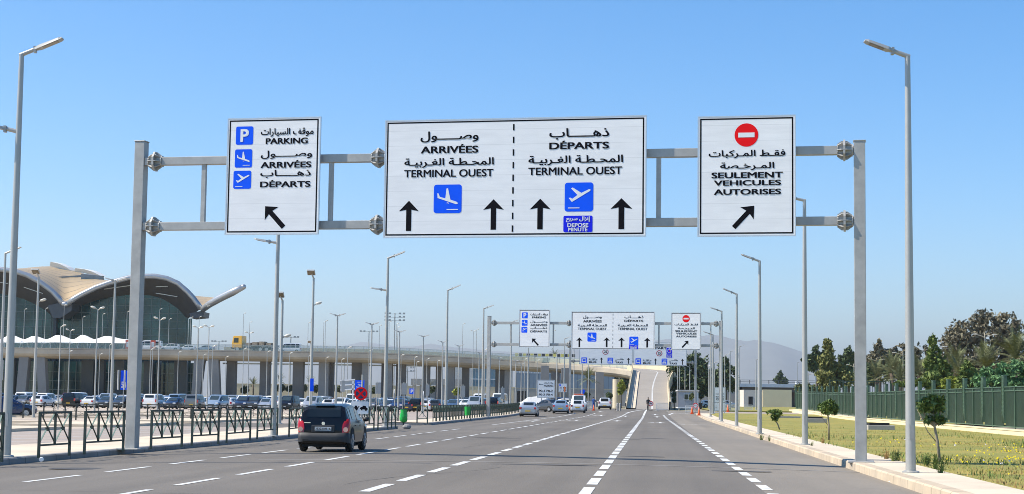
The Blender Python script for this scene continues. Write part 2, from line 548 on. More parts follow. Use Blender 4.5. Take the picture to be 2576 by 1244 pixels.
cr = MB(); rc = random.Random(5)
for k in range(26):
    s_, t_ = rc.uniform(-13, 5), rc.uniform(14, 120)
    ang = rc.choice((0, 0, 1.57))+rc.uniform(-.12, .12)
    for j in range(rc.randint(4, 12)):
        s2, t2 = s_+.8*math.cos(ang), t_+.8*math.sin(ang)
        if not (-13.6 < s2 < 5.1): break
        w = rc.uniform(.006, .014); n = (-math.sin(ang)*w, math.cos(ang)*w)
        cr.add([(*st2w(s_+n[0], t_+n[1]), gst(s_, t_)+.0035), (*st2w(s2+n[0], t2+n[1]), gst(s2, t2)+.0035), (*st2w(s2-n[0], t2-n[1]), gst(s2, t2)+.0035), (*st2w(s_-n[0], t_-n[1]), gst(s_, t_)+.0035)], [(0, 1, 2, 3)])
        s_, t_ = s2, t2; ang += rc.uniform(-.14, .14)
cr.build('road_crack', tar)['kind'] = 'structure'
# ---- lawn and its growth
sheet('lawn', 6.62, 20.6, -8, 202, lawnm, .17, .9, 3)
sheet('lawn', 9.0, 60, 233, 262, lawnm, .16, 3, 4, thick=.25)
sheet('lawn', 9.0, 60, 262, 380, lawnm, .02, 3, 8)
sheet('lawn', 24, 60, 150, 205, lawnm, .1, 3, 6)
def scatter(name, n, area, hgt, wid, mt, kind='stuff', flowers=False, seed=1, clump=None):
    rs = np.random.RandomState(seed)
    s0, s1, t0, t1 = area
    u = rs.rand(n)
    t = 1/(1/t0-(1/t0-1/t1)*u)                   # denser close by
    s = s0+(s1-s0)*rs.rand(n)
    keep = np.array([noise.noise(Vector((a*.35, b*.16, seed*3.1))) + .28*noise.noise(Vector((a*1.3, b*.7, 9+seed))) for a, b in zip(s, t)])
    k = keep > (clump if clump is not None else -.12)
    s, t, keep = s[k], t[k], keep[k]
    n = len(s)
    x = s*CT+t*ST; y = -s*ST+t*CT
    z = np.array([gst(a, b) for a, b in zip(s, t)])+.16
    sz = (.6+.8*rs.rand(n))*(1+np.clip(keep, -.2, .6))
    h = hgt*sz; w = wid*sz
    a = rs.rand(n)*math.pi
    lx, ly = (rs.rand(n)-.5)*h*1.1, (rs.rand(n)-.5)*h*1.1
    V = np.zeros((n, 3, 3))
    if flowers:
        z = z+hgt*(.6+rs.rand(n)); q = wid*(.6+.7*rs.rand(n))
        for j in range(3):
            V[:, j, 0] = x+q*np.cos(a+j*2.1); V[:, j, 1] = y+q*.5*np.sin(a+j*2.1); V[:, j, 2] = z+q*.9*np.sin(a+j*2.1)
    else:
        V[:, 0] = np.c_[x-w*np.cos(a), y-w*np.sin(a), z-.03]
        V[:, 1] = np.c_[x+w*np.cos(a), y+w*np.sin(a), z-.03]
        V[:, 2] = np.c_[x+lx, y+ly, z+h]
    me = bpy.data.meshes.new(name)
    me.from_pydata(V.reshape(-1, 3), [], np.arange(3*n).reshape(-1, 3))
    me.materials.append(mt)
    o = bpy.data.objects.new(name, me); COL.objects.link(o)
    o['kind'] = kind
    return o
gr1 = mat('grass blades', (.42, .33, .06), .8, 0, .2, .25, island=.5, alt=(.18, .22, .03))
gr2 = mat('green weeds', (.08, .135, .028), .8, 0, .3, .5, island=.6, alt=(.21, .25, .06))
yel = mat('yellow petals', (.85, .66, .01), .7, 0, .15, 3)
gr3 = mat('dry grass', (.42, .28, .10), .85, 0, .3, .4, island=.6, alt=(.30, .19, .07))
scatter('grass', 60000, (6.9, 18.9, 26, 190), .030, .011, gr1, seed=1, clump=-.5)
scatter('grass', 16000, (7.0, 18.9, 26, 110), .11, .011, gr2, seed=2, clump=.24)
scatter('grass', 16000, (6.8, 18.9, 26, 120), .04, .012, gr3, seed=6, clump=.02)
scatter('grass', 3000, (13.5, 18.2, 50, 74), .22, .013, gr2, seed=11, clump=-.05)
scatter('grass', 5000, (6.8, 13, 26, 46), .06, .014, gr3, seed=12, clump=.05)
scatter('flowers', 1500, (9.5, 18.9, 27, 60), .10, .040, yel, flowers=True, seed=3, clump=.1)
scatter('flowers', 700, (7.6, 18.9, 27, 75), .08, .034, yel, flowers=True, seed=8, clump=.0)
scatter('flowers', 260, (7.6, 18.9, 30, 75), .09, .030, mat('pale petals', (.75, .68, .68), .7), flowers=True, seed=4, clump=.12)
scatter('weeds', 420, (6.45, 6.9, 28, 110), .12, .012, gr2, seed=5, clump=.1)
def tuft(px, py, h, n, mt, name='weed', label=None):
    g = G(px, py, .17)
    mb = MB()
    for _ in range(n):
        a = random.uniform(0, 6.28); r = random.uniform(0, h*.5); q = random.uniform(.4, 1)*h
        b = Vector((math.cos(a)*r*.3, math.sin(a)*r*.3, 0)); tp = Vector((math.cos(a)*r, math.sin(a)*r, q))
        d = Vector((-math.sin(a), math.cos(a), 0))*h*.05
        mb.add([b-d, b+d, tp], [(0, 1, 2)])
        for k in (.45, .7, .9):
            c = b.lerp(tp, k); e = Vector((random.uniform(-1, 1), random.uniform(-1, 1), random.uniform(-.2, .8)))*h*.16
            mb.add([c, c+e+d, c+e*1.3-d], [(0, 1, 2)])
    o = mb.build(name, mt, loc=g, fixn=False)
    return tag(o, label, 'weed', 'weeds growing out of the right pavement')
TUFTS = [(2042, 1124, .3, 26, 'low green weed at the foot of the second right lamp post'), (2214, 1150, .22, 16, 'small reddish weed on the pavement behind the gantry post'),
         (2230, 1158, .45, 30, 'tall dry weed standing on the pavement before the gantry post'), (2246, 1164, .4, 30, 'bushy grey weed on the pavement between gantry post and nearest lamp'),
         (2258, 1163, .5, 26, 'spindly pale weed on the pavement left of the nearest lamp'), (2330, 1172, .5, 40, 'dark green weed beside the nearest lamp on the grass edge'),
         (2352, 1182, .55, 40, 'wide weed on the pavement edge right of the nearest lamp'), (2368, 1194, .5, 34, 'weed nearest the lower right corner on the pavement edge'),
         (1935, 1111, .35, 22, 'grey weed on the kerb before the third right lamp'), (1916, 1108, .45, 22, 'thin weed sprouting at the kerb left of the second lamp'), (2070, 1118, .4, 30, 'brown weed at the lawn edge behind the second right lamp')]
for q in TUFTS: tuft(q[0], q[1], q[2]*.72, q[3], gr2 if q[0] not in (2214, 2230, 2070) else gr3, label=q[4])
# hills far off
hillm = mat('hill scrub', (.20, .20, .17), .95, 0, .25, .002)
def hills(pts, Y, name='hills', deep=2500):
    front, back, base = [], [], []
    x0 = pts[0][0]
    q = []
    for i in range(len(pts)-1):
        (a, b), (c, d) = pts[i], pts[i+1]
        n = max(1, int((c-a)/16))
        for k in range(n): q.append((a+(c-a)*k/n, b+(d-b)*k/n))
    q.append(pts[-1])
    rows = [[], [], [], [], []]
    for x, y in q:
        jig = noise.noise(Vector((x*.03, 0, Y*.001)))*1.6
        p = P(x, y+jig, Y)
        hh = p.z
        for r, (fy, fz) in enumerate(((-.30, -.03), (-.20, .30), (-.09, .62), (0, 1), (.25, .3))):
            w = 1+.5*noise.noise(Vector((x*.012, r*.7, 3))) if 0 < r < 3 else 1
            rows[r].append((p.x*(1+fy), Y*(1+fy), hh*fz*w))
    MB().loft(rows, flip=True).build(name, hillm, smooth=True)['kind'] = 'structure'
hills([(1380, 884), (1450, 878), (1520, 872), (1600, 862), (1700, 852), (1757, 847), (1794, 843), (1819, 846), (1844, 854), (1880, 859), (1898, 855.5), (1913, 858), (1946, 863), (1976, 872), (2016, 885), (2060, 894), (2150, 908), (2300, 925), (2460, 950), (2600, 975)], 20000)
hills([(-250, 960), (-80, 930), (100, 905), (300, 890), (480, 880), (560, 868), (640, 861), (700, 873), (730, 862), (770, 870), (850, 873), (908, 861), (960, 866), (1000, 873), (1040, 872), (1084, 865), (1110, 870), (1140, 874), (1250, 884), (1400, 890), (1600, 930)], 23000)
# ============================================================ lettering and road signs
FORMS = {}
for r in '0627FE8D2 0628FE8F4 0629FE932 062AFE954 062DFEA14 062EFEA54 0630FEAB2 0631FEAD2 0632FEAF2 0633FEB14 0635FEB94 0637FEC14 0639FEC94 063AFECD4 0641FED14 0642FED54 0643FED94 0644FEDD4 0645FEE14 0646FEE54 0647FEE94 0648FEED2 064AFEF14 0625FE872'.split():
    FORMS[chr(int(r[:4], 16))] = (int(r[4:8], 16), int(r[8]))
def arabic(s):
    out = []
    for i, c in enumerate(s):
        if c not in FORMS: out.append(c); continue
        b, n = FORMS[c]
        p = s[i-1] if i else ' '; q = s[i+1] if i+1 < len(s) else ' '
        jp = p == '\u0640' or (p in FORMS and FORMS[p][1] == 4)
        jn = n == 4 and (q == '\u0640' or q in FORMS)
        out.append(chr(b+(3 if jp and jn else 2 if jn else 1 if jp else 0)))
    return ''.join(reversed(out))
_tc = {}
def glyphs(s, bold):
    """flat polygons of a line of text, in units of its own bounding box"""
    key = (s, bold)
    if key in _tc: return _tc[key]
    txt = arabic(s) if any('\u0600' <= c <= '\u06ff' for c in s) else s
    cu = bpy.data.curves.new('text', 'FONT'); cu.body = txt
    ob = bpy.data.objects.new('text', cu); COL.objects.link(ob)
    dg = bpy.context.evaluated_depsgraph_get()
    c2 = ob.to_curve(dg)
    loops = []
    for sp in c2.splines:
        pts = []
        bp = sp.bezier_points
        n = len(bp)
        if n:
            for i in range(n):
                a, b = bp[i], bp[(i+1) % n]
                p0, p1, p2, p3 = a.co, a.handle_right, b.handle_left, b.co
                straight = abs((p1-p0).cross(p3-p0).z) + abs((p2-p0).cross(p3-p0).z) < 1e-5
                st = 1 if straight else 5
                for k in range(st):
                    u = k/st
                    pts.append(p0*(1-u)**3 + p1*3*u*(1-u)**2 + p2*3*u*u*(1-u) + p3*u**3)
        else: pts = [Vector(p.co[:3]) for p in sp.points]
        q = []
        for p in pts:
            if not q or (p-q[-1]).length > 1e-4: q.append(p)
        if len(q) > 2 and (q[0]-q[-1]).length < 1e-4: q.pop()
        if len(q) > 2: loops.append(q)
    ob.to_curve_clear()
    bpy.data.objects.remove(ob); bpy.data.curves.remove(cu)
    def area(l): return sum(l[i].x*l[(i+1) % len(l)].y-l[(i+1) % len(l)].x*l[i].y for i in range(len(l)))/2
    big = max(loops, key=lambda l: abs(area(l)))
    sg = 1 if area(big) > 0 else -1
    outer = [l for l in loops if area(l)*sg > 0]
    holes = [l for l in loops if area(l)*sg <= 0]
    def inside(p, l):
        c = False
        for i in range(len(l)):
            a, b = l[i], l[i-1]
            if (a.y > p.y) != (b.y > p.y) and p.x < (b.x-a.x)*(p.y-a.y)/(b.y-a.y)+a.x: c = not c
        return c
    grp = [[o] for o in outer]
    for h in holes:
        best = None
        for k, o in enumerate(outer):
            if inside(h[0], o) and (best is None or abs(area(o)) < abs(area(outer[best]))): best = k
        if best is not None: grp[best].append(h)
    V, T = [], []
    for k, g_ in enumerate(grp):             # bold: the letter shifted a little each way, each copy a hair further out
        tri = tessellate_polygon(g_)
        for c, (dx, dy) in enumerate(((0, 0), (-1, .55), (1, -.55), (1, .55), (-1, -.55)) if bold else ((0, 0),)):
            n = len(V)
            V += [(p.x+dx*bold, p.y+dy*bold, .0005*(k % 4)+.0018*c*.5) for l in g_ for p in l]
            T += [tuple(i+n for i in q) for q in tri]
    xs = [v[0] for v in V]; ys = [v[1] for v in V]
    _tc[key] = (V, T, min(xs), max(xs), min(ys), max(ys))
    return _tc[key]
def lettering(mb, s, x0, x1, z0, z1, y, bold=.02, m=0):
    """fit a line of text into the box x0..x1, z0..z1 of a sign that faces -Y"""
    V, T, a, b, c, d = glyphs(s, bold)
    vs = [(x0+(p[0]-a)/(b-a)*(x1-x0), y-p[2], z0+(p[1]-c)/(d-c)*(z1-z0)) for p in V]
    mb.add(vs, T, m)
def rrect(x0, x1, z0, z1, y, r, n=5):
    o = []
    for cx, cz, a0 in ((x1-r, z0+r, -90), (x1-r, z1-r, 0), (x0+r, z1-r, 90), (x0+r, z0+r, 180)):
        for k in range(n+1):
            a = R(a0+90*k/n)
            o.append((cx+r*math.cos(a), y, cz+r*math.sin(a)))
    return o
def flat(mb, poly, m=0): mb.add(poly, [tuple(range(len(poly)))], m)
PLANE_DOWN = [((.13,.30),(.17,.31),(.22,.43),(.42,.485),(.455,.14),(.51,.13),(.60,.53),(.83,.61),(.865,.65),(.86,.685),(.80,.69),(.14,.47)), ((.475,.62),(.50,.62),(.50,.66),(.475,.66)), ((.52,.635),(.54,.635),(.54,.67),(.52,.67)), ((.47,.86),(.88,.86),(.88,.89),(.47,.89))]
PLANE_UP = [((.14,.53),(.20,.52),(.27,.56),(.45,.43),(.22,.20),(.28,.17),(.585,.36),(.85,.235),(.90,.245),(.895,.29),(.27,.66),(.24,.655)), ((.12,.86),(.52,.86),(.52,.89),(.12,.89))]
def pic_poly(mb, polys, x0, x1, z0, z1, y, m):
    for p in polys: mb.add([(x0+a*(x1-x0), y, z1-b*(z1-z0)) for a, b in p], [tuple(range(len(p)))], m)
ARROW = [(.5,0),(1,.35),(.63,.30),(.63,1),(.37,1),(.37,.30),(0,.35)]
def arrow(mb, cx, cz, w, h, y, rot=0, m=0):
    c, s_ = math.cos(rot), math.sin(rot)
    mb.add([(cx+((a-.5)*w)*c-((.5-b)*h)*s_, y, cz+((a-.5)*w)*s_+((.5-b)*h)*c) for a, b in ARROW], [tuple(range(len(ARROW)))], m)
def disc(mb, cx, cz, r, y, m=0, n=28): flat(mb, [(cx+r*math.cos(6.2832*k/n), y, cz+r*math.sin(6.2832*k/n)) for k in range(n)], m)
def ring(mb, cx, cz, r0, r1, y, m=0, n=28):
    a = [(cx+r0*math.cos(6.2832*k/n), y, cz+r0*math.sin(6.2832*k/n)) for k in range(n)]
    b = [(cx+r1*math.cos(6.2832*k/n), y, cz+r1*math.sin(6.2832*k/n)) for k in range(n)]
    mb.loft([a, b], m, close=True)

class Sign:
    """a sheet-metal sign facing -Y, its lower left corner at its origin; u, v run 0..1 from the upper left"""
    def __init__(s, name, label, cat, loc, rz, W, H, border=.038, frame=True, group=None, panel=None, inset=.035):
        s.W, s.H = W, H
        s.o = thing(name, label, cat, loc, rz, group)
        mb = MB().box(0, W, 0, .05, 0, H, 0)
        mb.build('panel', panel or white_sign, s.o)
        if frame:
            f = MB()
            for a in ((-.03, 0, -.03, H+.03), (W, W+.03, -.03, H+.03), (0, W, -.03, 0), (0, W, H, H+.03)): f.box(a[0], a[1], -.006, .06, a[2], a[3])
            f.build('edge_trim', alu, s.o)
        if border:
            b = MB(); i = inset
            for x0, x1, z0, z1 in ((i, W-i, i, i+border), (i, W-i, H-i-border, H-i), (i, i+border, i+border, H-i-border), (W-i-border, W-i, i+border, H-i-border)):
                flat(b, [(x0, -.003, z0), (x1, -.003, z0), (x1, -.003, z1), (x0, -.003, z1)])
            b.build('border', ink, s.o)
    def x(s, u): return u*s.W
    def z(s, v): return (1-v)*s.H
    def text(s, t, u0, u1, v0, v1, bold=.02, m=None, y=-.004):
        mb = MB(); lettering(mb, t, s.x(u0), s.x(u1), s.z(v1), s.z(v0), y, bold)
        return mb.build('lettering', m or ink, s.o, fixn=False)
    def arrow(s, u, v, w, h, rot=0, m=None):
        mb = MB(); arrow(mb, s.x(u), s.z(v), w*s.W, h*s.H, -.004, rot)
        return mb.build('arrow', m or ink, s.o)
    def tile(s, u0, u1, v0, v1, what, m=None):
        x0, x1, z0, z1 = s.x(u0), s.x(u1), s.z(v1), s.z(v0)
        mb = MB(); flat(mb, rrect(x0, x1, z0, z1, -.004, .1*(x1-x0)))
        t = mb.build('pictogram', m or blue, s.o)
        i = MB()
        if what == 'P': lettering(i, 'P', x0+.27*(x1-x0), x0+.75*(x1-x0), z0+.15*(z1-z0), z1-.15*(z1-z0), -.008, .032)
        elif what == 'down': pic_poly(i, PLANE_DOWN, x0, x1, z0, z1, -.008, 0)
        elif what == 'up': pic_poly(i, PLANE_UP, x0, x1, z0, z1, -.008, 0)
        elif what == 'bus':
            pic_poly(i, [((.2,.12),(.8,.12),(.8,.2),(.2,.2)), ((.16,.25),(.24,.25),(.24,.78),(.16,.78)), ((.76,.25),(.84,.25),(.84,.78),(.76,.78)), ((.24,.25),(.76,.25),(.76,.32),(.24,.32)), ((.24,.62),(.76,.62),(.76,.78),(.24,.78)), ((.22,.78),(.34,.78),(.34,.87),(.22,.87)), ((.66,.78),(.78,.78),(.78,.87),(.66,.87))], x0, x1, z0, z1, -.008, 0)
        elif what == 'taxi':
            lettering(i, 'TAXI', x0+.15*(x1-x0), x0+.85*(x1-x0), z1-.34*(z1-z0), z1-.14*(z1-z0), -.008, .03)
            pic_poly(i, [((.30,.48),(.70,.48),(.80,.64),(.86,.68),(.86,.82),(.14,.82),(.14,.68),(.20,.64)), ((.2,.82),(.32,.82),(.32,.89),(.2,.89)), ((.68,.82),(.8,.82),(.8,.89),(.68,.89))], x0, x1, z0, z1, -.008, 0)
            k = MB(); pic_poly(k, [((.36,.53),(.64,.53),(.70,.63),(.30,.63))], x0, x1, z0, z1, -.010, 0); k.build('windscreen', blue, t)
        elif what == 'clock':
            cx, cz, r = (x0+x1)/2, z0+.44*(z1-z0), .32*(x1-x0)
            ring(i, cx, cz, r*.8, r, -.008); pic_poly(i, [((.42,.1),(.58,.1),(.58,.22),(.42,.22)), ((.72,.2),(.8,.28),(.74,.34),(.68,.26)), ((.2,.28),(.28,.2),(.32,.26),(.26,.34))], x0, x1, z0, z1, -.008, 0)
            k = MB(); n = 10
            flat(k, [(cx, -.008, cz)]+[(cx+r*.62*math.sin(1.9*j/n), -.008, cz+r*.62*math.cos(1.9*j/n)) for j in range(n+1)]); k.build('dial_sector', red, t)
        i.build('symbol', white_pl, t, fixn=False)
        return t
    def plate(s, u0, u1, v0, v1, lines, m=None):
        x0, x1, z0, z1 = s.x(u0), s.x(u1), s.z(v1), s.z(v0)
        mb = MB(); flat(mb, rrect(x0, x1, z0, z1, -.005, .05*(x1-x0)))
        t = mb.build('plate', m or blue2, s.o)
        for (tx, a0, a1, b0, b1) in lines:
            i = MB(); lettering(i, tx, x0+a0*(x1-x0), x0+a1*(x1-x0), z1-b1*(z1-z0), z1-b0*(z1-z0), -.009, .03)
            i.build('lettering', white_pl, t, fixn=False)
        return t
    def limit(s, u, v, r):
        mb = MB(); disc(mb, s.x(u), s.z(v), r, -.004); t = mb.build('speed_limit_disc', white_pl, s.o)
        k = MB(); ring(k, s.x(u), s.z(v), r*.76, r*.98, -.007); k.build('rim', mat('dull red film', (.42, .008, .02), .5), t)
        k = MB(); lettering(k, '25', s.x(u)-r*.46, s.x(u)+r*.46, s.z(v)-r*.42, s.z(v)+r*.42, -.007, .035); k.build('lettering', ink, t, fixn=False)

def sign_left(loc, rz, W, H, where):
    g = Sign('overhead_sign', 'overhead parking, arrivals and departures sign with diagonal arrow, ' + where, 'road sign', loc, rz, W, H, group='overhead direction signs')
    g.tile(.085, .275, .065, .225, 'P'); g.tile(.08, .27, .265, .425, 'down'); g.tile(.07, .265, .452, .61, 'up')
    g.text('موقف السيارات', .36, .935, .085, .16, .022)
    g.text('PARKING', .415, .875, .172, .224, .035)
    g.text('وصـــــول', .365, .925, .28, .352, .02)
    g.text('ARRIVÉES', .365, .92, .366, .432, .03)
    g.text('ذهـــــاب', .365, .915, .448, .518, .02)
    g.text('DÉPARTS', .365, .915, .536, .60, .03)
    g.arrow(.53, .855, .20, .25, R(43))
    return g
def sign_mid(loc, rz, W, H, where, low=False):
    g = Sign('overhead_sign', 'wide overhead sign split into arrivals and departures, ' + where, 'road sign', loc, rz, W, H, group='overhead direction signs')
    d = MB()
    for k in range(9):
        z = H*(.955-.108*k); flat(d, [(W*.497, -.004, z-.055*H), (W*.503, -.004, z-.055*H), (W*.503, -.004, z), (W*.497, -.004, z)])
    d.build('dashed_line', ink, g.o)
    g.text('وصـــــول', .137, .364, .095, .19, .02)
    g.text('ARRIVÉES', .139, .364, .208, .285, .03)
    g.text('المحـطـة الغـربيـة', .075, .425, .325, .408, .022)
    g.text('TERMINAL OUEST', .075, .424, .425, .49, .022)
    g.tile(.193, .302, .555, .80, 'down')
    g.arrow(.096, .82, .078, .26); g.arrow(.426, .815, .08, .26)
    g.text('ذهـــــاب', .637, .864, .09, .185, .02)
    g.text('DÉPARTS', .637, .864, .195, .268, .03)
    g.text('المحـطـة الغـربيـة', .558, .917, .32, .404, .022)
    g.text('TERMINAL OUEST', .558, .914, .42, .486, .022)
    dv = .195 if low else 0
    g.tile(.698, .806, .552+dv*.55, .797+dv*.55, 'up')
    g.plate(.694, .804, .832+dv*.3, .97+dv*.13, (('إنزال سريع', .09, .92, .05, .40), ('DEPOSE', .14, .86, .46, .69), ('MINUTE', .17, .83, .73, .96)))
    g.arrow(.605, .815, .08, .26); g.arrow(.912, .818, .082, .26)
    return g
def sign_right(loc, rz, W, H, where):
    g = Sign('overhead_sign', 'overhead authorised vehicles sign with red no entry disc, ' + where, 'road sign', loc, rz, W, H, group='overhead direction signs')
    mb = MB(); disc(mb, W*.5, H*.844, W*.124, -.004, n=36); t = mb.build('no_entry_disc', red, g.o)
    k = MB(); flat(k, [(W*.415, -.008, H*.824), (W*.585, -.008, H*.824), (W*.585, -.008, H*.864), (W*.415, -.008, H*.864)]); k.build('bar', white_pl, t)
    g.text('فقـط المـركبات', .105, .905, .282, .352, .022)
    g.text('المـرخـصة', .225, .79, .386, .455, .022)
    g.text('SEULEMENT', .135, .88, .47, .52, .032)
    g.text('VEHICULES', .16, .86, .537, .583, .032)
    g.text('AUTORISES', .16, .86, .612, .66, .032)
    g.arrow(.475, .845, .19, .25, R(-43))
    return g

def coupling(mb, c, sgn=1):
    """octagonal flange joint of a gantry beam, around point c"""
    x, y, z = c
    r = .27
    for dx in (-.19, .0, .19):
        k = .62 if dx else 1
        ring_ = [(x+dx, y+r*k*math.cos(R(22.5+45*i)), z+r*k*math.sin(R(22.5+45*i))) for i in range(8)]
        ring2 = [(x+dx+.03, p[1], p[2]) for p in ring_]
        if dx == 0:
            ring_ = [(x-.028, y+r*.98*math.cos(R(22.5+45*i)), z+r*1.1*math.sin(R(22.5+45*i))) for i in range(8)]
            ring2 = [(x+.028, p[1], p[2]) for p in ring_]
        mb.prism(ring_, Vector(ring2[0])-Vector(ring_[0]))
    for i in range(8):
        a = R(45*i)
        dy, dz = math.cos(a), math.sin(a)
        n = Vector((0, -dz, dy))*.012
        pts = [Vector((x-.19, y+.10*dy, z+.10*dz)), Vector((x-.19, y+r*.62*dy, z+r*.62*dz)), Vector((x-.08, y+r*.92*dy, z+r*.92*dz)), Vector((x+.08, y+r*.92*dy, z+r*.92*dz)), Vector((x+.19, y+r*.62*dy, z+r*.62*dz)), Vector((x+.19, y+.10*dy, z+.10*dz))]
        mb.prism([p-n for p in pts], n*2)

def gantry(bl, br, tl, label, group, joints, braces, zbeams, depthoff=.28, pw=.30, top=None, face=None):
    """bl, br: post feet; posts to height top"""
    bl, br = Vector(bl), Vector(br)
    d = br-bl
    L_ = math.hypot(d.x, d.y)
    rz = math.atan2(d.y, d.x)
    o = thing('gantry', label, 'sign gantry', bl, rz, group)
    tops = top if isinstance(top, tuple) else (top, top)
    for x, zb, top in ((0, 0, tops[0]), (L_, d.z, tops[1])):
        p = MB().box(x-pw/2, x+pw/2, -pw*.45, pw*.62, zb, top)
        p.box(x-pw/2-.015, x+pw/2+.015, -pw*.45-.015, pw*.62+.015, top, top+.03)
        p.box(x-.33, x+.33, -.33, .38, zb-.02, zb+.03)
        p.build('post', galv, o, bevel=.012)
    for z in zbeams:
        MB().box(pw/2, L_-pw/2, -.10, .12, z-.115, z+.115).build('beam', galv, o, bevel=.01)
        for x in joints:
            m = MB(); coupling(m, (x*L_, .01, z)); m.build('coupling', galv, o)
    for x in braces:
        MB().box(x*L_-.06, x*L_+.06, -.06, .06, zbeams[0]+.115, zbeams[1]-.115).build('brace', galv, o)
    return o, L_, rz

# ---- the near gantry
bl, br = G(331, 1130, .16), G(2166, 1163, .2)
H1 = (P(355, 358, bl.y).z - bl.z, P(2164, 357, br.y).z - bl.z)
d1 = br-bl; d1.z = 0; L1 = d1.length; e1 = d1.normalized()
n1 = Vector((-e1.y, e1.x, 0))
def on_plane(px, py, base, e, off=0):           # local x and z where px, py meets the gantry's plane
    n = Vector((-e.y, e.x, 0))
    r = ray(px, py)
    b = base+n*off
    k = (Vector((b.x, b.y, 0))-Vector((0, 0, 0))).dot(n)/r.dot(n)
    p = Vector((0, 0, CAMZ))+r*k
    return (p-base).dot(e), p.z-base.z
zb1 = on_plane(1690, 386, bl, e1)[1]; zb0 = on_plane(1690, 560, bl, e1)[1]
JOINTS = [on_plane(392, 383, bl, e1)[0]/L1, on_plane(953, 388, bl, e1)[0]/L1, on_plane(2124, 382, bl, e1)[0]/L1]
BRACES = [on_plane(513, 470, bl, e1)[0]/L1, on_plane(833, 470, bl, e1)[0]/L1, on_plane(1657, 470, bl, e1)[0]/L1]
def rect(c, base, e, off):
    ps = [on_plane(x, y, base, e, off) for x, y in c]
    xs = sorted(p[0] for p in ps); zs = sorted(p[1] for p in ps)
    return (xs[0]+xs[1])/2, (xs[2]+xs[3])/2, (zs[0]+zs[1])/2, (zs[2]+zs[3])/2
OFF = -.30
RECTS = [rect(((577, 299), (806, 298), (797, 588), (566, 588)), bl, e1, OFF), rect(((972, 300), (1623, 299), (1623, 595), (966, 594)), bl, e1, OFF), rect(((1758, 295), (1997, 293), (2001, 592), (1757, 592)), bl, e1, OFF)]
def full_gantry(base, right, top, label, where, low):
    base = Vector(base)
    o, L_, rz = gantry(base, right, None, label, 'sign gantries over the road', JOINTS, BRACES, (zb0, zb1), top=top)
    e = Vector((math.cos(rz), math.sin(rz), 0)); n = Vector((-e.y, e.x, 0))
    k = L_/L1
    for f, r in zip((sign_left, sign_mid, sign_right), RECTS):
        loc = base+e*(r[0]*k)+n*OFF+Vector((0, 0, r[2]))
        g = f(loc, rz, (r[1]-r[0])*k, r[3]-r[2], where) if f is not sign_mid else f(loc, rz, (r[1]-r[0])*k, r[3]-r[2], where, low)
        for z in (zb0, zb1):
            zz = z-r[2]
            for x in (.15, .5, .85): MB().box(x*g.W-.04, x*g.W+.04, .05, .195, zz-.15, zz+.15).build('bracket', galv, g.o)
full_gantry(bl, br, H1, 'large galvanised steel gantry spanning the whole road in the foreground', 'on the near gantry', False)
# ---- the same gantry further down the road
bl2 = G(1229, 1049, .16); br2 = G(1808, 1060, .2)
bl2 = P(1228.5, 1049, bl2.y)
e2 = Vector(st2w(1, 0)+(0,)) ; 
D2 = 4300*L1*.996/(1806-1230)*.985
bl2 = P(1231, 803, D2*1.012); bl2.z = gz(bl2.x, bl2.y)+.16
br2 = bl2 + e1*L1; br2.z = gz(br2.x, br2.y)+.2
full_gantry(bl2, br2, H1, 'second galvanised steel gantry further down the road, same layout but small', 'on the second, farther gantry', True)
# ---- third gantry with the bus and taxi signs
D3 = 236
bl3 = P(1433.5, 1000, D3); bl3.z = gz(bl3.x, bl3.y)+.1
br3 = P(1749.5, 1000, D3-1); br3.z = gz(br3.x, br3.y)+.1
e3 = (br3-bl3); e3.z = 0; L3 = e3.length; e3.normalize()
zq = on_plane(1441, 909, bl3, e3)[1]
gantry(bl3, br3, None, 'third steel gantry at the foot of the ramp carrying bus and taxi signs', 'sign gantries over the road', [.025, .975], [.3, .7], (zq, zq+2.2), top=zq+2.8)
for k, (c, lab) in enumerate(((((1458, 862), (1591, 862), (1591, 918), (1458, 917)), 'left bus and taxi lane sign with a 25 speed limit disc on the third gantry'), (((1594, 862), (1727, 863), (1727, 920), (1594, 919.5)), 'right bus and taxi lane sign with departures wording and a stopwatch plate'))):
    r = rect(c, bl3, e3, OFF)
    loc = bl3+e3*r[0]+Vector((-e3.y, e3.x, 0))*OFF+Vector((0, 0, r[2]))
    g = Sign('overhead_sign', lab, 'road sign', loc, math.atan2(e3.y, e3.x), r[1]-r[0], r[3]-r[2], border=.03, group='bus and taxi lane signs', inset=.02)
    if k == 1: g.text('DÉPART', .30, .625, .17, .29, .04)
    g.limit(.49 if k == 0 else .485, .42 if k == 0 else .47, .42)
    v0 = .69 if k == 0 else .70
    g.tile(.035, .14, v0, v0+.26, 'bus'); g.tile(.53, .635, v0, v0+.26, 'taxi')
    g.text('حافلـة', .175, .34, v0+.03, v0+.13, .02); g.text('BUS', .18, .32, v0+.17, v0+.25, .04)
    g.text('طاكسي', .67, .84, v0+.03, v0+.14, .02); g.text('TAXI', .675, .815, v0+.17, v0+.25, .04)
    g.arrow(.415, v0+.13, .06, .27); g.arrow(.925, v0+.13, .06, .27)
    if k == 1:
        g.tile(.62, .727, .22, .49, 'clock', blue2); g.plate(.62, .727, .50, .66, (('إنزال سريع', .1, .9, .06, .38), ('DEPOSE', .15, .85, .44, .66), ('MINUTE', .18, .82, .72, .94)))
    MB().box(.2, g.W-.2, .05, .14, zq-r[2]-.05, zq-r[2]+.05).build('bracket', galv, g.o)
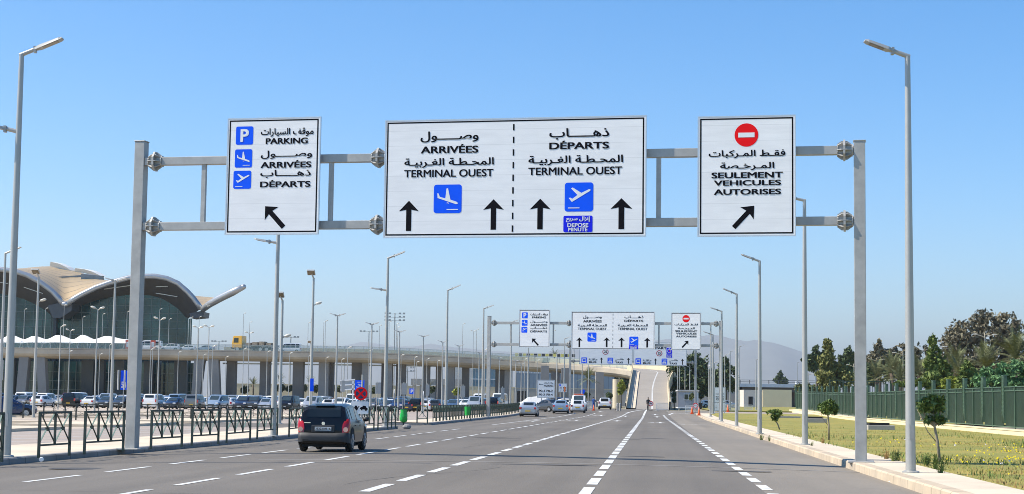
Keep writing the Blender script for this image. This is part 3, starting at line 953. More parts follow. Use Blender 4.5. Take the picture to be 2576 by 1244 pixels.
# ============================================================ lamps
SKYL = mat('lamp lens pale', (.55, .53, .46), .3, 0, .1, 5)
creamp = mat('cream lamp paint', (.50, .44, .33), .5, .1, .1, 3)
def pole(o, H, r0, r1, m=None):
    mb = MB().tube((0, 0, 0), (0, 0, H), r0, r1, 12)
    mb.lathe([(r0*1.7, 0), (r0*1.7, .03), (r0*1.2, .05)], n=12)
    return mb.build('pole', m or lampgrey, o, smooth=R(40))
def led_arm(o, H, sgn, ang, stub, L_, w=.30):
    """an arm leaving the pole at H towards sgn*x, carrying a flat LED head"""
    d = Vector((sgn*math.cos(ang), 0, math.sin(ang)))
    a = Vector((0, 0, H)); b = a+d*stub; c = b+d*L_
    MB().tube(a-d*.05, b+d*.1, .055, .05, 10).build('arm', lampgrey, o, smooth=R(40))
    up = Vector((-d.z*sgn, 0, abs(d.x)))
    h = MB()
    rows = []
    for p, ww, t in ((b, .09, .05), (b+d*.12, w*.5, .075), (b+d*(L_-.08), w*.5, .06), (c, w*.42, .03)):
        rows.append([p+Vector((0, -ww, 0))-up*t*.5, p+Vector((0, -ww*.8, 0))+up*t*.5, p+Vector((0, ww*.8, 0))+up*t*.5, p+Vector((0, ww, 0))-up*t*.5])
    h.loft(rows, close=True)
    h.add(rows[0], [(0, 1, 2, 3)]); h.add(rows[-1], [(3, 2, 1, 0)])
    hd = h.build('lamp_head', lamphead, o)
    q = [b+d*.2, b+d*(L_-.12)]
    g = MB().add([q[0]+Vector((0, -w*.38, 0))-up*.042, q[1]+Vector((0, -w*.38, 0))-up*.038, q[1]+Vector((0, w*.38, 0))-up*.038, q[0]+Vector((0, w*.38, 0))-up*.042], [(0, 1, 2, 3)])
    g.build('lamp_glass', lampglass, hd)
    MB().box(b.x-.03, b.x+.03, -.07, .07, b.z-.09, b.z+.07).build('clamp', galv, hd)
def base_from(px, py, h): return G(px, py, h)
def top_h(px, py, Y): return P(px, py, Y).z
ORD = ['nearest', 'second', 'third', 'fourth', 'fifth', 'sixth', 'seventh', 'eighth', 'ninth', 'tenth', 'eleventh', 'twelfth']
# right row: one arm over the road
RIGHT = [(2291, 1190, 2282, 142, 2174, 103), (2025, 1120, 2023, 505, 1975, 494), (1911, 1092, 1911, 658, 1869, 642), (1853, 1073, 1854, 741, 1821, 727), (1815, 1061, 1816, 784, 1790, 775), (1787.5, 1049, 1790, 819, 1775, 813), (1793, 1041.5, 1794.5, 843, 1774.5, 836)]
def road_lamp(name, lab, grp, bx, by, tx, ty, ex, ey, h, low=None, lowtip=None, Y=None):
    b = base_from(bx, by, h) if Y is None else P(bx, 1000, Y)
    if Y is not None: b.z = gz(b.x, b.y)+h
    H = top_h(tx, ty, b.y)-b.z
    e = P(ex, ey, b.y); tp = P(tx, ty, b.y)
    dx, dz = e.x-tp.x, e.z-tp.z
    L_ = math.hypot(dx, dz)
    o = thing(name, lab, 'street lamp', b, 0, grp)
    pole(o, H, .115, .062)
    led_arm(o, H, 1 if dx > 0 else -1, math.atan2(dz, abs(dx)), .36, max(.6, L_-.36))
    MB().box(-.05, .05, -.122, -.08, .75, 1.05).build('hatch', galv, o)
    if low:
        hl = top_h(low[0], low[1], b.y)-b.z
        e = P(lowtip[0], lowtip[1], b.y); s_ = P(low[0], low[1], b.y)
        dx, dz = e.x-s_.x, e.z-s_.z
        led_arm(o, hl, -1, math.atan2(dz, abs(dx)), .34, max(.6, math.hypot(dx, dz)-.34), .26)
    return o, b
for i, q in enumerate(RIGHT):
    road_lamp('street_lamp', ORD[i]+' grey lamp post on the right pavement, its single arm over the road', 'street lamps along the right pavement', *q, .2)
LEFT = [((15, 1150, 55, 138, 158, 97), (45, 332), (-42, 312)), ((687, 1098, 702, 497, 752, 478), (693, 612), (637, 602)), ((968, 1074, 975, 650, 1018, 633), (970, 731), (930, 725)), ((1121, 1057, 1125, 731, 1158, 717), None, None), ((1213, 1049, 1217, 777, 1234, 771), None, None)]
for i, (q, lo, lt) in enumerate(LEFT):
    x = road_lamp('street_lamp', ORD[i]+(' tall left pavement lamp post with a high road arm and a lower arm' if lo else ' left pavement lamp post with one arm over the road'), 'street lamps along the left pavement', *q, .16, lo, lt)
road_lamp('street_lamp', 'lamp post at the very left edge of the photo, its short arm pointing right', 'street lamps along the left pavement', -3, 1060, 2, 638, 28, 627, .1)
for q, lab in (((1284, 1021, 1284, 811, 1305, 804), 'lamp post just right of the second gantry left post'), ((1328, 1018, 1332, 838, 1350, 832), 'lamp post below the far parking sign of the second gantry'), ((1419, 1012, 1422, 853, 1437, 847), 'lamp post in front of the third gantry left post'), ((1443, 1010, 1446, 872, 1432, 868), 'thin lamp post right of the third gantry left post'), ((1464, 1007, 1466, 884, 1476, 880), 'thin lamp post before the small palm under the ramp'), ((1480, 1008, 1481, 880, 1490, 876), 'thin lamp post right of the small palm under the ramp'), ((1400, 1002, 1403, 892, 1415, 888), 'lamp post behind the far orange lane sign')):
    road_lamp('street_lamp', lab, 'street lamps near the ramp', *q, .1, Y=196 if q[0] < 1300 else 225 if q[0] < 1430 else 290)
for q, lab in (((1823, 1027, 1823, 895, 1836, 889), 'far lamp post with a right arm behind the white board'), ((1836.5, 1026.5, 1837, 885, 1851, 880), 'far lamp post with a right arm in front of the silver car'), ((1859, 1030, 1859, 873, 1875, 868.5), 'far lamp post with a right arm by the metal barriers'), ((1902, 1021, 1902, 906, 1908, 904.5), 'far lamp post before the cream building wall'), ((1797.5, 1010, 1798, 914, 1801, 912), 'slim far lamp post behind the second gantry right post'), ((1783, 1012, 1784, 922, 1786, 920), 'slimmest lamp post left of the second gantry right post')):
    road_lamp('street_lamp', lab, 'street lamps by the far side road', *q, .1, Y=270)
road_lamp('street_lamp', 'slim distant lamp post right of the cream building', 'street lamps by the far side road', 2006, 1010, 2009, 913, 2013, 912, .1, Y=420)
# behind the booth
for x, ty, Y in ((1684, 900, 330), (1686.5, 915, 340), (1690, 925, 350), (1704.5, 918, 300), (1709.5, 921, 310), (1723, 925, 320), (1726, 927, 330), (1735, 925, 300)):
    lab = {1684: 'slim pole nearest the ramp wall, left of the booth', 1686.5: 'slim pole second from the ramp wall', 1690: 'slim pole third from the ramp wall', 1704.5: 'slim pole rising behind the booth left edge', 1709.5: 'slim pole just right of the booth left edge', 1723: 'thin pole behind the booth window', 1726: 'thin pole right of the booth window centre', 1735: 'thin pole behind the booth, right part of its roof'}[x]
    road_lamp('street_lamp', lab, 'slim lamp poles behind the guard booth', x, 1000, x, ty, x-4, ty-2, 0, Y=Y)
# twin arm lamps of the car park median
TW = [(288, 705, 278, 1066), (848, 793), (935, 815), (1005, 834), (1065, 846), (1114, 860), (1155, 870), (1206, 887), (1257, 900), (1298, 908), (1312, 916)]
for i, q in enumerate(TW):
    if len(q) == 4: b = G(q[2], q[3], .1)
    else:
        Y = 6.5*F/(hor(q[0])-q[1]); b = P(q[0]-5*(300/Y)*.3, 1000, Y); b.z = gz(b.x, b.y)+.1
    H = top_h(q[0], q[1], b.y)-b.z
    o = thing('twin_street_lamp', ORD[i].replace('nearest', 'leftmost')+' twin armed lamp from the left along the car park median', 'street lamp', b, R(-3), 'twin armed lamps on the car park median')
    pole(o, H, .10, .058)
    for s_ in (-1, 1): led_arm(o, H-.06, s_, R(17), .16, .50, .22)
# car park lamps: square floods, cobra pairs and singles
def flood(tx, ty, bx, by, lab, low=None, Y=None):
    b = G(bx, by, .05) if Y is None else P(bx, 1000, Y)
    if Y is not None: b.z = gz(b.x, b.y)
    H = top_h(tx, ty, b.y)-b.z
    o = thing('floodlight_lamp', lab, 'street lamp', b, 0, 'square headed car park lamps')
    pole(o, H-.25, .11, .07)
    MB().tube((0, 0, H-.3), (-.1, -.22, H+.03), .05, n=8).build('arm', lampgrey, o)
    M = Matrix.Translation((-.14, -.3, H+.08)) @ Matrix.Rotation(R(-28), 4, 'X')
    h = MB().box(-.26, .26, -.28, .28, -.05, .06, M=M).build('lamp_head', lamphead, o, bevel=.02)
    MB().box(-.22, .22, -.24, .24, -.062, -.052, M=M).build('lamp_glass', lampglass, h)
    if low:
        hl = top_h(low[0], low[1], b.y)-b.z
        cobra_head(o, hl, 1)
def cobra_head(o, H, s_, r=.05):
    MB().path([(0, 0, H-.1), (s_*.12, -.03, H+.02), (s_*.22, -.05, H+.06)], [.03, .026, .024], 6).build('arm', lampgrey, o)
    hd = MB()
    rows = []
    for k, (u, w, t) in enumerate(((.18, .05, .05), (.3, .12, .09), (.45, .13, .10), (.58, .07, .05))):
        c = Vector((s_*u, -.06, H+.05+u*.22))
        rows.append([c+Vector((0, w*math.cos(a), t*math.sin(a))) for a in [6.2832*j/8 for j in range(8)]])
    hd.loft(rows, close=True); hd.add(rows[0], [tuple(range(8))]); hd.add(rows[-1], [tuple(range(8))])
    hd.build('lamp_head', SKYL, o, smooth=True)
def cobra(tx, ty, kind, lab, bx=None, by=None, z0=None, Y=None, Hh=8.9, grp='cobra headed car park lamps', r=.075):
    if by: b = G(bx, by, .05)
    else:
        if Y is None: Y = min(345, (Hh-1.7)*F/(hor(tx)-ty))
        b = P(tx-3*.5, 1000, Y); b.z = gz(b.x, b.y) if z0 is None else z0
    H = top_h(tx, ty, b.y)-b.z
    o = thing('car_park_lamp', lab, 'street lamp', b, 0, grp)
    MB().tube((0, 0, 0), (0, 0, H), r, r*.6, 8).build('pole', lampgrey, o, smooth=R(50))
    cobra_head(o, H, 1)
    if kind == 2: cobra_head(o, H+.05, -1)
flood(92, 687, 84, 1051, 'square headed lamp on the left edge of the car park', low=(98, 760))
flood(709, 746, 703, 1067, 'square headed lamp standing before the dark van', low=(709, 850))
flood(788, 690, 782, 1040, 'tallest square headed lamp, carrying a blue bay sign', low=(793, 768), Y=112)
flood(781, 862, 779, 1030, 'short square headed lamp behind the tall one', Y=240)
CB = [(245, 779, 2, 237, 1042), (177, 833, 2, 170, 1023), (148, 822, 1), (84, 879, 1), (172, 885, 1), (249, 892, 1), (273, 868, 1), (298.6, 844, 2, 292, 1000), (400.6, 805, 2, 395, 1038), (377, 880, 1), (382, 876, 1), (447, 887, 1), (495, 826, 2), (525.5, 824, 2, 520, 1035), (510, 894, 1), (533, 872, 1), (567, 899, 1), (611, 879, 1), (627, 839.5, 2, 622, 1030), (671, 886, 1), (727, 890, 1), (776, 895, 1), (819.5, 901, 1), (859, 905, 1), (874, 876, 1), (928, 883, 1), (1009, 895, 1), (1042.6, 900, 1), (1048, 912, 1), (1074, 904, 1), (1101, 909, 1), (1219.5, 881, 1), (1191.5, 834.6, 2, 1188, 1024), (1320, 905, 1), (1352, 908, 1)]
for i, q in enumerate(CB):
    lab = ('double' if q[2] == 2 else 'single')+' headed slim lamp in the car park, '+('%s counting from the left' % (['first','second','third','fourth','fifth','sixth','seventh','eighth','ninth','tenth','eleventh','twelfth','thirteenth','fourteenth','fifteenth','sixteenth','seventeenth','eighteenth','nineteenth','twentieth','twenty-first','twenty-second','twenty-third','twenty-fourth','twenty-fifth','twenty-sixth','twenty-seventh'][[c[2] for c in sorted(CB)][:sorted(CB).index(q)].count(q[2])]))
    cobra(q[0], q[1], q[2], lab, *(q[3:5] if len(q) == 5 else ()))
DL = [(55, 779), (108, 777), (155, 769), (203, 798), (253, 791), (314.5, 785), (396.6, 778.7), (421, 804), (475.5, 800), (497, 798), (608.6, 789.5), (625, 811.6), (772.5, 813), (780, 802), (812, 811), (816, 808), (952.6, 820), (977, 810), (996, 816), (999, 824), (1163, 816), (1198, 830), (1392, 833)]
for i, (x, y) in enumerate(DL):
    cobra(x, y, 1, 'slim lamp on the elevated road, '+['first','second','third','fourth','fifth','sixth','seventh','eighth','ninth','tenth','eleventh','twelfth','thirteenth','fourteenth','fifteenth','sixteenth','seventeenth','eighteenth','nineteenth','twentieth','twenty-first','twenty-second','twenty-third'][i]+' counting from the left', z0=11.2 if i < 22 else 10.2, Y=381-(i % 2)*.8, grp='lamps standing on the elevated road')
def mast(x, y, Y, arms, lab, z0=0, w=2.2):
    b = P(x, 1000, Y); b.z = z0
    H = top_h(x, y, Y)-z0
    o = thing('floodlight_mast', lab, 'light mast', b, 0, 'tall floodlight masts beyond the elevated road')
    MB().tube((0, 0, 0), (0, 0, H), .28, .16, 8).build('pole', lampgrey, o, smooth=R(50))
    fr = MB()
    for k in range(arms):
        z = H-.3-k*1.1
        fr.box(-w, w, -.08, .08, z-.05, z+.05); fr.box(-.08, .08, -w*.8, w*.8, z-.05, z+.05)
    fr.build('crossbar', lampgrey, o)
    for k in range(arms):
        z = H-.3-k*1.1
        for u in (-w, -w*.55, w*.55, w):
            MB().box(u-.35, u+.35, -.35, .05, z-.1, z+.45).build('floodlight', lamphead, o)
mast(989.5, 788, 560, 3, 'tall floodlight mast with three tiers of lamps beyond the flyover', w=3.0)
mast(728, 847, 560, 1, 'light mast with a flat ring of lamps left of the tall square lamp', w=2.4)
mast(925, 833, 620, 1, 'light mast with a flat head behind the twin arm lamps', w=3.0)
mast(864, 872, 700, 3, 'low wide floodlight mast behind the flyover railing', w=3.2)
mast(1024, 924, 560, 2, 'small distant mast seen below the flyover deck', w=2.2)
mast(547, 858, 620, 1, 'light mast with a flat head left of the yellow truck', w=2.4)
# gull wing lamps beyond the fence
def gull(x, y, Y, lab, half=False, w=2.1):
    b = P(x, 1000, Y); b.z = .3
    H = top_h(x, y, Y)-b.z
    o = thing('twin_street_lamp', lab, 'street lamp', b, R(8), 'cream twin armed lamps beyond the fence')
    MB().tube((0, 0, 0), (0, 0, H+.25), .10, .06, 8).build('pole', creamp, o, smooth=R(50))
    for s_ in (-1, 1) if not half else (1,):
        MB().path([(0, 0, H-.35), (s_*w*.35, 0, H-.1), (s_*w*.65, 0, H), (s_*w*.95, 0, H+.02)], [.05, .05, .045, .04], 6).build('arm', creamp, o)
        MB().path([(s_*w*.62, 0, H+.02), (s_*w*.75, 0, H+.06), (s_*w, 0, H+.06)], [.05, .09, .05], 8).build('lamp_head', SKYL, o)
gull(2479, 843, 215, 'tall cream twin lamp in front of the big brown tree', w=1.55)
gull(2272.5, 889, 250, 'cream twin lamp right of the foreground gantry post, farther', w=1.6)
gull(2206.5, 905, 280, 'low cream twin lamp just right of the gantry post', w=1.5)
gull(2352, 873, 230, 'cream single arm lamp beside the slender green tree', half=True, w=1.8)
gull(2148, 919, 320, 'small cream twin lamp left of the gantry post', w=1.4)
gull(2033.5, 941, 380, 'smallest cream twin lamp before the far billboards', w=1.4)
# ============================================================ vehicles
def paint_mat(name, c, metal=.0, rough=.28): return mat('car paint '+name, c, rough, metal, .03, .8, coat=.6 if max(c) > .02 else .25, spec=.5 if max(c) > .02 else .25)
PAINT = {'white': paint_mat('white', (.74, .74, .73)), 'silver': paint_mat('silver', (.42, .44, .46), .45), 'black': paint_mat('black', (.004, .004, .005)), 'dark grey': paint_mat('dark grey', (.045, .048, .052), .3),
         'navy blue': paint_mat('navy blue', (.010, .016, .045), .2), 'pale blue': paint_mat('pale blue', (.30, .38, .46), .4), 'grey': paint_mat('grey', (.16, .155, .15), .4), 'blue grey': paint_mat('blue grey', (.08, .12, .18), .35), 'dark red': paint_mat('dark red', (.12, .012, .012), .2), 'beige': paint_mat('beige', (.42, .38, .30), .3), 'dark blue': paint_mat('dark blue', (.015, .03, .09), .2), 'yellow': paint_mat('yellow', (.72, .36, .012))}
glassm = mat('car glass', (.012, .016, .018), .06, 0, .2, 2, spec=.45)
glass_lite = mat('car windscreen', (.03, .045, .048), .05, 0, .2, 2, spec=.9)
tyrem = mat('tyre', (.014, .014, .014), .85, 0, .2, 10)
rimm = mat('wheel rim', (.42, .43, .44), .35, .6, .1, 6)
redl = mat('tail light', (.42, .012, .015), .18, 0, .15, 6, coat=.5)
redon = mat('brake light on', (.75, .05, .04), .2, 0, .1, 6, coat=.5)
headl = mat('head lamp', (.62, .64, .66), .1, .2, .1, 6, coat=.8)
platey = mat('yellow plate', (.70, .42, .03), .5, 0, .06, 6)
platew = mat('white plate', (.62, .63, .62), .5, 0, .06, 6)
bump_d = mat('grey bumper plastic', (.028, .029, .031), .6, 0, .15, 5)
chrome = mat('chrome', (.7, .7, .7), .15, .9, .05, 5)
under = mat('car underside', (.010, .010, .010), .9, 0, .2, 4)
# stations: y, bottom, belt, roof, half width, half width of the roof
BODY = {
 'hatchback': dict(st=[(-2.0,.42,.78,.80,.68,.50),(-1.96,.30,.92,.98,.78,.58),(-1.78,.24,.97,1.32,.84,.60),(-1.52,.22,.97,1.44,.86,.62),(-.6,.2,.95,1.49,.87,.64),(-.1,.2,.945,1.485,.87,.64),(.38,.2,.935,1.41,.87,.62),(1.12,.2,.92,.98,.86,.66),(1.62,.22,.84,.87,.83,.6),(1.92,.27,.72,.74,.76,.5),(2.0,.36,.58,.60,.66,.42)], ws=(6, 7), rw=(1, 3), cab=(-1.5, .95), wb=(-1.22, 1.25), pil=(-.35,)),
 'sedan': dict(st=[(-2.15,.42,.80,.82,.70,.52),(-2.1,.30,.95,.99,.80,.60),(-1.85,.25,1.0,1.05,.85,.64),(-1.42,.22,1.0,1.08,.86,.64),(-.82,.2,.97,1.42,.87,.60),(-.2,.2,.95,1.46,.87,.62),(.35,.2,.94,1.39,.87,.60),(1.1,.2,.92,.97,.86,.66),(1.68,.22,.84,.87,.83,.6),(2.06,.27,.72,.74,.76,.5),(2.15,.36,.58,.60,.66,.42)], ws=(6, 7), rw=(3, 4), cab=(-1.25, .95), wb=(-1.25, 1.35), pil=(-.25,)),
 'suv': dict(st=[(-2.15,.50,.90,.92,.74,.6),(-2.1,.38,1.02,1.08,.84,.66),(-1.98,.32,1.08,1.50,.88,.66),(-1.75,.30,1.08,1.62,.90,.67),(-.6,.28,1.05,1.68,.91,.68),(0,.28,1.04,1.67,.91,.68),(.4,.28,1.03,1.60,.91,.66),(1.0,.28,1.02,1.10,.90,.70),(1.65,.3,.96,1.0,.88,.66),(2.05,.36,.82,.85,.82,.56),(2.15,.46,.66,.68,.72,.46)], ws=(6, 7), rw=(1, 3), cab=(-1.75, .88), wb=(-1.3, 1.35), pil=(-1.0, -.1)),
 'van': dict(st=[(-2.1,.42,.90,.95,.76,.62),(-2.08,.30,1.02,1.30,.86,.70),(-2.02,.26,1.05,1.70,.89,.72),(-1.85,.24,1.05,1.80,.90,.73),(-.6,.22,1.03,1.83,.91,.74),(.2,.22,1.02,1.82,.91,.73),(.55,.22,1.01,1.74,.91,.70),(1.25,.22,1.0,1.12,.90,.72),(1.75,.25,.92,.98,.87,.64),(2.02,.3,.78,.82,.80,.54),(2.1,.4,.62,.65,.7,.44)], ws=(6, 7), rw=(1, 2), cab=(-1.85, 1.0), wb=(-1.3, 1.38), pil=(-.75, .3)),
 'minibus': dict(st=[(-2.7,.45,.98,1.05,.84,.78),(-2.66,.34,1.12,1.7,.94,.82),(-2.6,.3,1.15,2.2,.97,.84),(-2.4,.28,1.15,2.32,.98,.84),(-.6,.28,1.13,2.36,.98,.85),(1.0,.28,1.12,2.34,.98,.84),(1.4,.28,1.12,2.22,.98,.82),(2.15,.28,1.12,1.25,.96,.80),(2.5,.3,1.0,1.08,.92,.7),(2.68,.36,.82,.86,.86,.6),(2.74,.46,.66,.7,.74,.5)], ws=(6, 7), rw=(1, 2), cab=(-2.4, 1.9), wb=(-1.7, 1.75), pil=(-1.4, -.3, .9)),
}
def ring_at(q):
    y, zb, zt, zr, w, wr = q
    m = zb+(zt-zb)*.42
    half = [(-w*.86, zb), (-w*.98, zb+.10), (-w, m), (-w*.985, zt-.06), (-w*.955, zt), (-wr, zr-.055 if zr-zt > .15 else zr-.02), (-wr*.80, zr)]
    return [(x, y, z) for x, z in half] + [(-x, y, z) for x, z in half[::-1]]
def lerp_st(st, y):
    for a, b in zip(st, st[1:]):
        if a[0] <= y <= b[0]:
            k = (y-a[0])/(b[0]-a[0])
            return tuple(u+(v-u)*k for u, v in zip(a, b))
    return st[-1]
def wheel(o, x, y, r, w=.19, full=True):
    sg = 1 if x > 0 else -1
    t = MB().lathe([(r*.62, -w/2), (r*.9, -w/2), (r, -w*.32), (r, w*.32), (r*.9, w/2), (r*.62, w/2)], (0, 0, 0), 20, 0, 'X', cap=False)
    rb = MB() if full else t
    rb.lathe([(.02, sg*w*.36), (r*.30, sg*w*.40), (r*.62, sg*w*.34), (r*.64, sg*w*.5)], (0, 0, 0), 20, 1 if not full else 0, 'X')
    if full:
        for k in range(5):
            a = 6.2832*k/5
            rb.bar((sg*w*.44, r*.1*math.cos(a), r*.1*math.sin(a)), (sg*w*.44, r*.6*math.cos(a), r*.6*math.sin(a)), .07, .05)
    if not full: return t.build('wheel', [tyrem, rimm], o, loc=(x, y, r), smooth=R(40))
    wh = t.build('wheel', tyrem, o, loc=(x, y, r), smooth=R(40))
    rb.build('rim', rimm, wh, smooth=R(30))
    return wh
def car(name, kind, label, cat='car', paint='white', full=True, lite=False, brake=False, rails=False, scale=1.0, plate=None, lower=None):
    B = BODY[kind]; st = B['st']
    o = thing(name, label, cat)
    b = MB()
    rows = [ring_at(q) for q in st]
    b.loft(rows, close=True)
    n = len(rows[0])
    b.add(rows[0], [tuple(range(n))]); b.add(rows[-1], [tuple(range(n-1, -1, -1))])
    body = b.build('body', PAINT[paint], o, smooth=R(28))
    # wheel openings and underside
    rw_ = .31 if kind in ('hatchback', 'sedan') else .345 if kind != 'minibus' else .36
    a = MB()
    for y in B['wb']:
        q = lerp_st(st, y)
        for sg in (-1, 1):
            x = sg*(q[4]+.004)
            pts = [(x, y+(rw_+.075)*math.cos(t), rw_+(rw_+.075)*math.sin(t)) for t in [R(-18)+R(216)*k/14 for k in range(15)]]
            a.prism(pts, (-sg*.16, 0, 0))
    zb = st[4][1]
    a.box(-st[4][4]*.84, st[4][4]*.84, st[1][0]+.12, st[-2][0]-.1, zb-.06, zb+.06)
    a.build('wheel_arches', under, body)
    for y in B['wb']:
        for sg in (-1, 1):
            wheel(o, sg*(lerp_st(st, y)[4]-.085), y, rw_, full=full)
    # glass
    y0, y1 = B['cab']
    pil = [y0]+list(B['pil'])+[y1]
    for sg in (-1, 1):
        for k in range(len(pil)-1):
            ya, yb = pil[k]+.05, pil[k+1]-.05
            lo, hi = [], []
            m = 5
            for j in range(m+1):
                y = ya+(yb-ya)*j/m
                q = lerp_st(st, y); r_ = ring_at(q)
                A, T = Vector(r_[4]), Vector(r_[5])
                zmax = min(.86, .86)
                d = T-A
                p0, p1 = A+d*.10, A+d*zmax
                if d.z < .14: p1 = p0+Vector((0, 0, .01))
                for p in (p0, p1): p.x = -p.x if sg > 0 else p.x; p.x += sg*.010
                lo.append(p0); hi.append(p1)
            MB().loft([lo, hi]).build('window', glassm, o)
    def screen(i, j, name, mt, lo=.08, hi=.9):
        A, C = rows[i], rows[j]
        mid = rows[i+1] if j-i == 2 else None
        def pts(k0, k1):
            r0, r1 = Vector(A[k0]), Vector(C[k0])
            return r0, r1
        seq = [A]+([mid] if mid else [])+[C]
        out = []
        N = 6
        for u in [lo+(hi-lo)*k/N for k in range(N+1)]:
            x_ = u*(len(seq)-1); k = min(int(x_), len(seq)-2); f = x_-k
            L0, L1 = Vector(seq[k][6]), Vector(seq[k+1][6]); R0, R1 = Vector(seq[k][7]), Vector(seq[k+1][7])
            l, r = L0.lerp(L1, f), R0.lerp(R1, f)
            c = (l+r)/2
            out.append([c+(l-c)*.98, c+(r-c)*.98])
        nrm = (Vector(out[1][0])-Vector(out[0][0])).cross(Vector(out[0][1])-Vector(out[0][0])).normalized()
        if nrm.z < 0: nrm = -nrm
        off = nrm*.014
        MB().loft([[p+off for p in r] for r in out]).build(name, mt, o)
    screen(B['ws'][0], B['ws'][1], 'windscreen', glass_lite, .06, .86)
    screen(B['rw'][0], B['rw'][1], 'rear_window', glassm, .12 if kind != 'sedan' else .14, .9)
    # lamps, plates, mirrors
    yr, yf = st[0][0], st[-1][0]
    wr1 = st[1][4]
    tall = kind in ('van', 'suv', 'minibus')
    for sg in (-1, 1):
        z0, z1 = (.82, 1.16) if tall else ((.70, .96) if kind == 'hatchback' else (.72, .93))
        MB().box(sg*(wr1-.19 if not tall else wr1-.13), sg*(wr1+.02), yr-.012, yr+.20, z0, z1).build('tail_light', redon if brake else redl, o, bevel=.03)
        z0 = st[-3][2]-.22
        q = lerp_st(st, yf-.28)
        MB().box(sg*(q[4]-.34), sg*(q[4]+.012), yf-.34, yf-.06, z0, z0+.17).build('headlight', headl, o, bevel=.04)
        q = lerp_st(st, B['cab'][1]-.25)
        MB().ball((sg*(q[4]+.10), B['cab'][1]-.22, q[2]+.07), .10, 0, 8, 6, (1, .55, .75)).build('mirror', PAINT[paint] if paint != 'black' else blackpl, o, smooth=True)
    pz = .55 if not (kind == 'hatchback') else .62
    MB().box(-.26, .26, yr-.03, yr+.02, pz-.05, pz+.07).build('licence_plate', plate or platey, o)
    MB().box(-.26, .26, yf-.02, yf+.03, .40, .51).build('licence_plate', platew, o)
    MB().box(-.38, .38, yf-.06, yf+.012, .56, .66).build('grille', blackpl, o)
    if lower:
        MB().box(-st[1][4]-.01, st[1][4]+.01, yr-.04, yr+.3, .30, .56).build('bumper', lower, o, bevel=.05)
        MB().box(-st[-2][4]-.01, st[-2][4]+.01, yf-.3, yf+.03, .32, .52).build('bumper', lower, o, bevel=.05)
    if rails:
        for sg in (-1, 1):
            MB().path([(sg*.58, -1.5, st[4][3]-.03), (sg*.58, -1.3, st[4][3]+.05), (sg*.58, .2, st[4][3]+.05), (sg*.58, .4, st[4][3]-.05)], .022, 6).build('roof_rail', blackpl, o)
    if scale != 1: o.scale = (scale,)*3
    return o
def place(o, px, py=None, Y=None, rz=0, h=0):
    if py: p = G(px, py)
    else:
        p = P(px, 1000, Y); p.z = gz(p.x, p.y)
    p.z += h
    o.location = p
    o.rotation_euler = (0, 0, rz)
    return o
# ---- the black hatchback on the road
BODY['near hatch'] = dict(st=[(-1.76,.42,.66,.68,.66,.50),(-1.74,.30,.80,.82,.755,.64),(-1.71,.26,.93,1.00,.785,.68),(-1.60,.24,.96,1.30,.795,.655),(-1.46,.22,.96,1.42,.80,.62),(-1.0,.2,.95,1.475,.80,.61),(-.3,.2,.94,1.49,.80,.61),(.15,.2,.93,1.45,.80,.60),(.48,.2,.925,1.36,.80,.59),(1.14,.2,.92,.98,.79,.62),(1.5,.22,.86,.89,.76,.56),(1.70,.27,.74,.76,.70,.48),(1.77,.36,.58,.60,.60,.40)], ws=(8, 9), rw=(2, 4), cab=(-1.42, .98), wb=(-1.14, 1.24), pil=(-1.02, -.18))
bk = car('hatchback', 'near hatch', 'shiny black hatchback driving away on the road, with red tail lights and a grey bumper', paint='black', lower=None)
for k in list(kids(bk)):                # its own tail lights, bumper and plate instead of the common ones
    if k.name.split('.')[0] in ('tail_light', 'licence_plate', 'headlight'):
        if k.name.startswith('licence') or k.name.startswith('tail'): bpy.data.objects.remove(k, do_unlink=True)
KIDS[bk.name] = []
for sg in (-1, 1):
    rows = []
    for z, w0, w1, y in ((.60, .60, .775, -1.775), (.72, .585, .80, -1.765), (.86, .60, .805, -1.745), (.98, .655, .80, -1.69), (1.03, .70, .785, -1.64)):
        rows.append([(sg*w0, y-.014, z), (sg*(w1-.03), y-.008, z), (sg*w1, y+.05, z), (sg*(w1+.004), y+.20, z)])
    t = MB().loft(rows).build('tail_light', redl, bk, smooth=True)
    MB().lathe([(.002, 0), (.055, .003), (.075, -.006)], (sg*.70, -1.79, .70), 16, 0, 'Y').build('reversing_lamp', mat('reversing lens', (.65, .38, .30), .2, 0, .1, 8), t)
rows = []
for y, w, z0, z1 in ((-1.85, .40, .34, .57), (-1.835, .66, .32, .585), (-1.77, .775, .30, .59), (-1.6, .808, .28, .585), (-1.45, .805, .27, .50)):
    rows.append((y, w, z0, z1))
ringp = [[(-w, y, z0), (-w, y-.012, (z0+z1)/2), (-w*.99, y, z1), (-w*.9, y+.06, z1+.02)] for y, w, z0, z1 in rows[::-1]] + [[(w, y, z0), (w, y-.012, (z0+z1)/2), (w*.99, y, z1), (w*.9, y+.06, z1+.02)] for y, w, z0, z1 in rows]
MB().loft(ringp).build('bumper', bump_d, bk, smooth=True)
MB().box(-.62, .62, -1.853, -1.845, .335, .40).build('bumper_slot', dark, bk)
MB().box(-.36, .36, -1.79, -1.70, .60, .83).build('plate_recess', blackpl, bk, bevel=.02)
pl = MB().box(-.255, .255, -1.80, -1.788, .665, .775).build('licence_plate', platew, bk)
lt = MB(); lettering(lt, '35223', -.235, -.01, .685, .755, -1.803, .02); lettering(lt, '109', .015, .125, .685, .755, -1.803, .02); lettering(lt, '16', .15, .235, .685, .755, -1.803, .02)
lt.build('lettering', ink, pl, fixn=False)
MB().lathe([(.002, -.012), (.05, -.012), (.058, 0)], (0, -1.757, .875), 20, 0, 'Y').build('badge', chrome, bk)
MB().box(-.60, -.40, -1.762, -1.752, .885, .91).build('model_badge', chrome, bk)
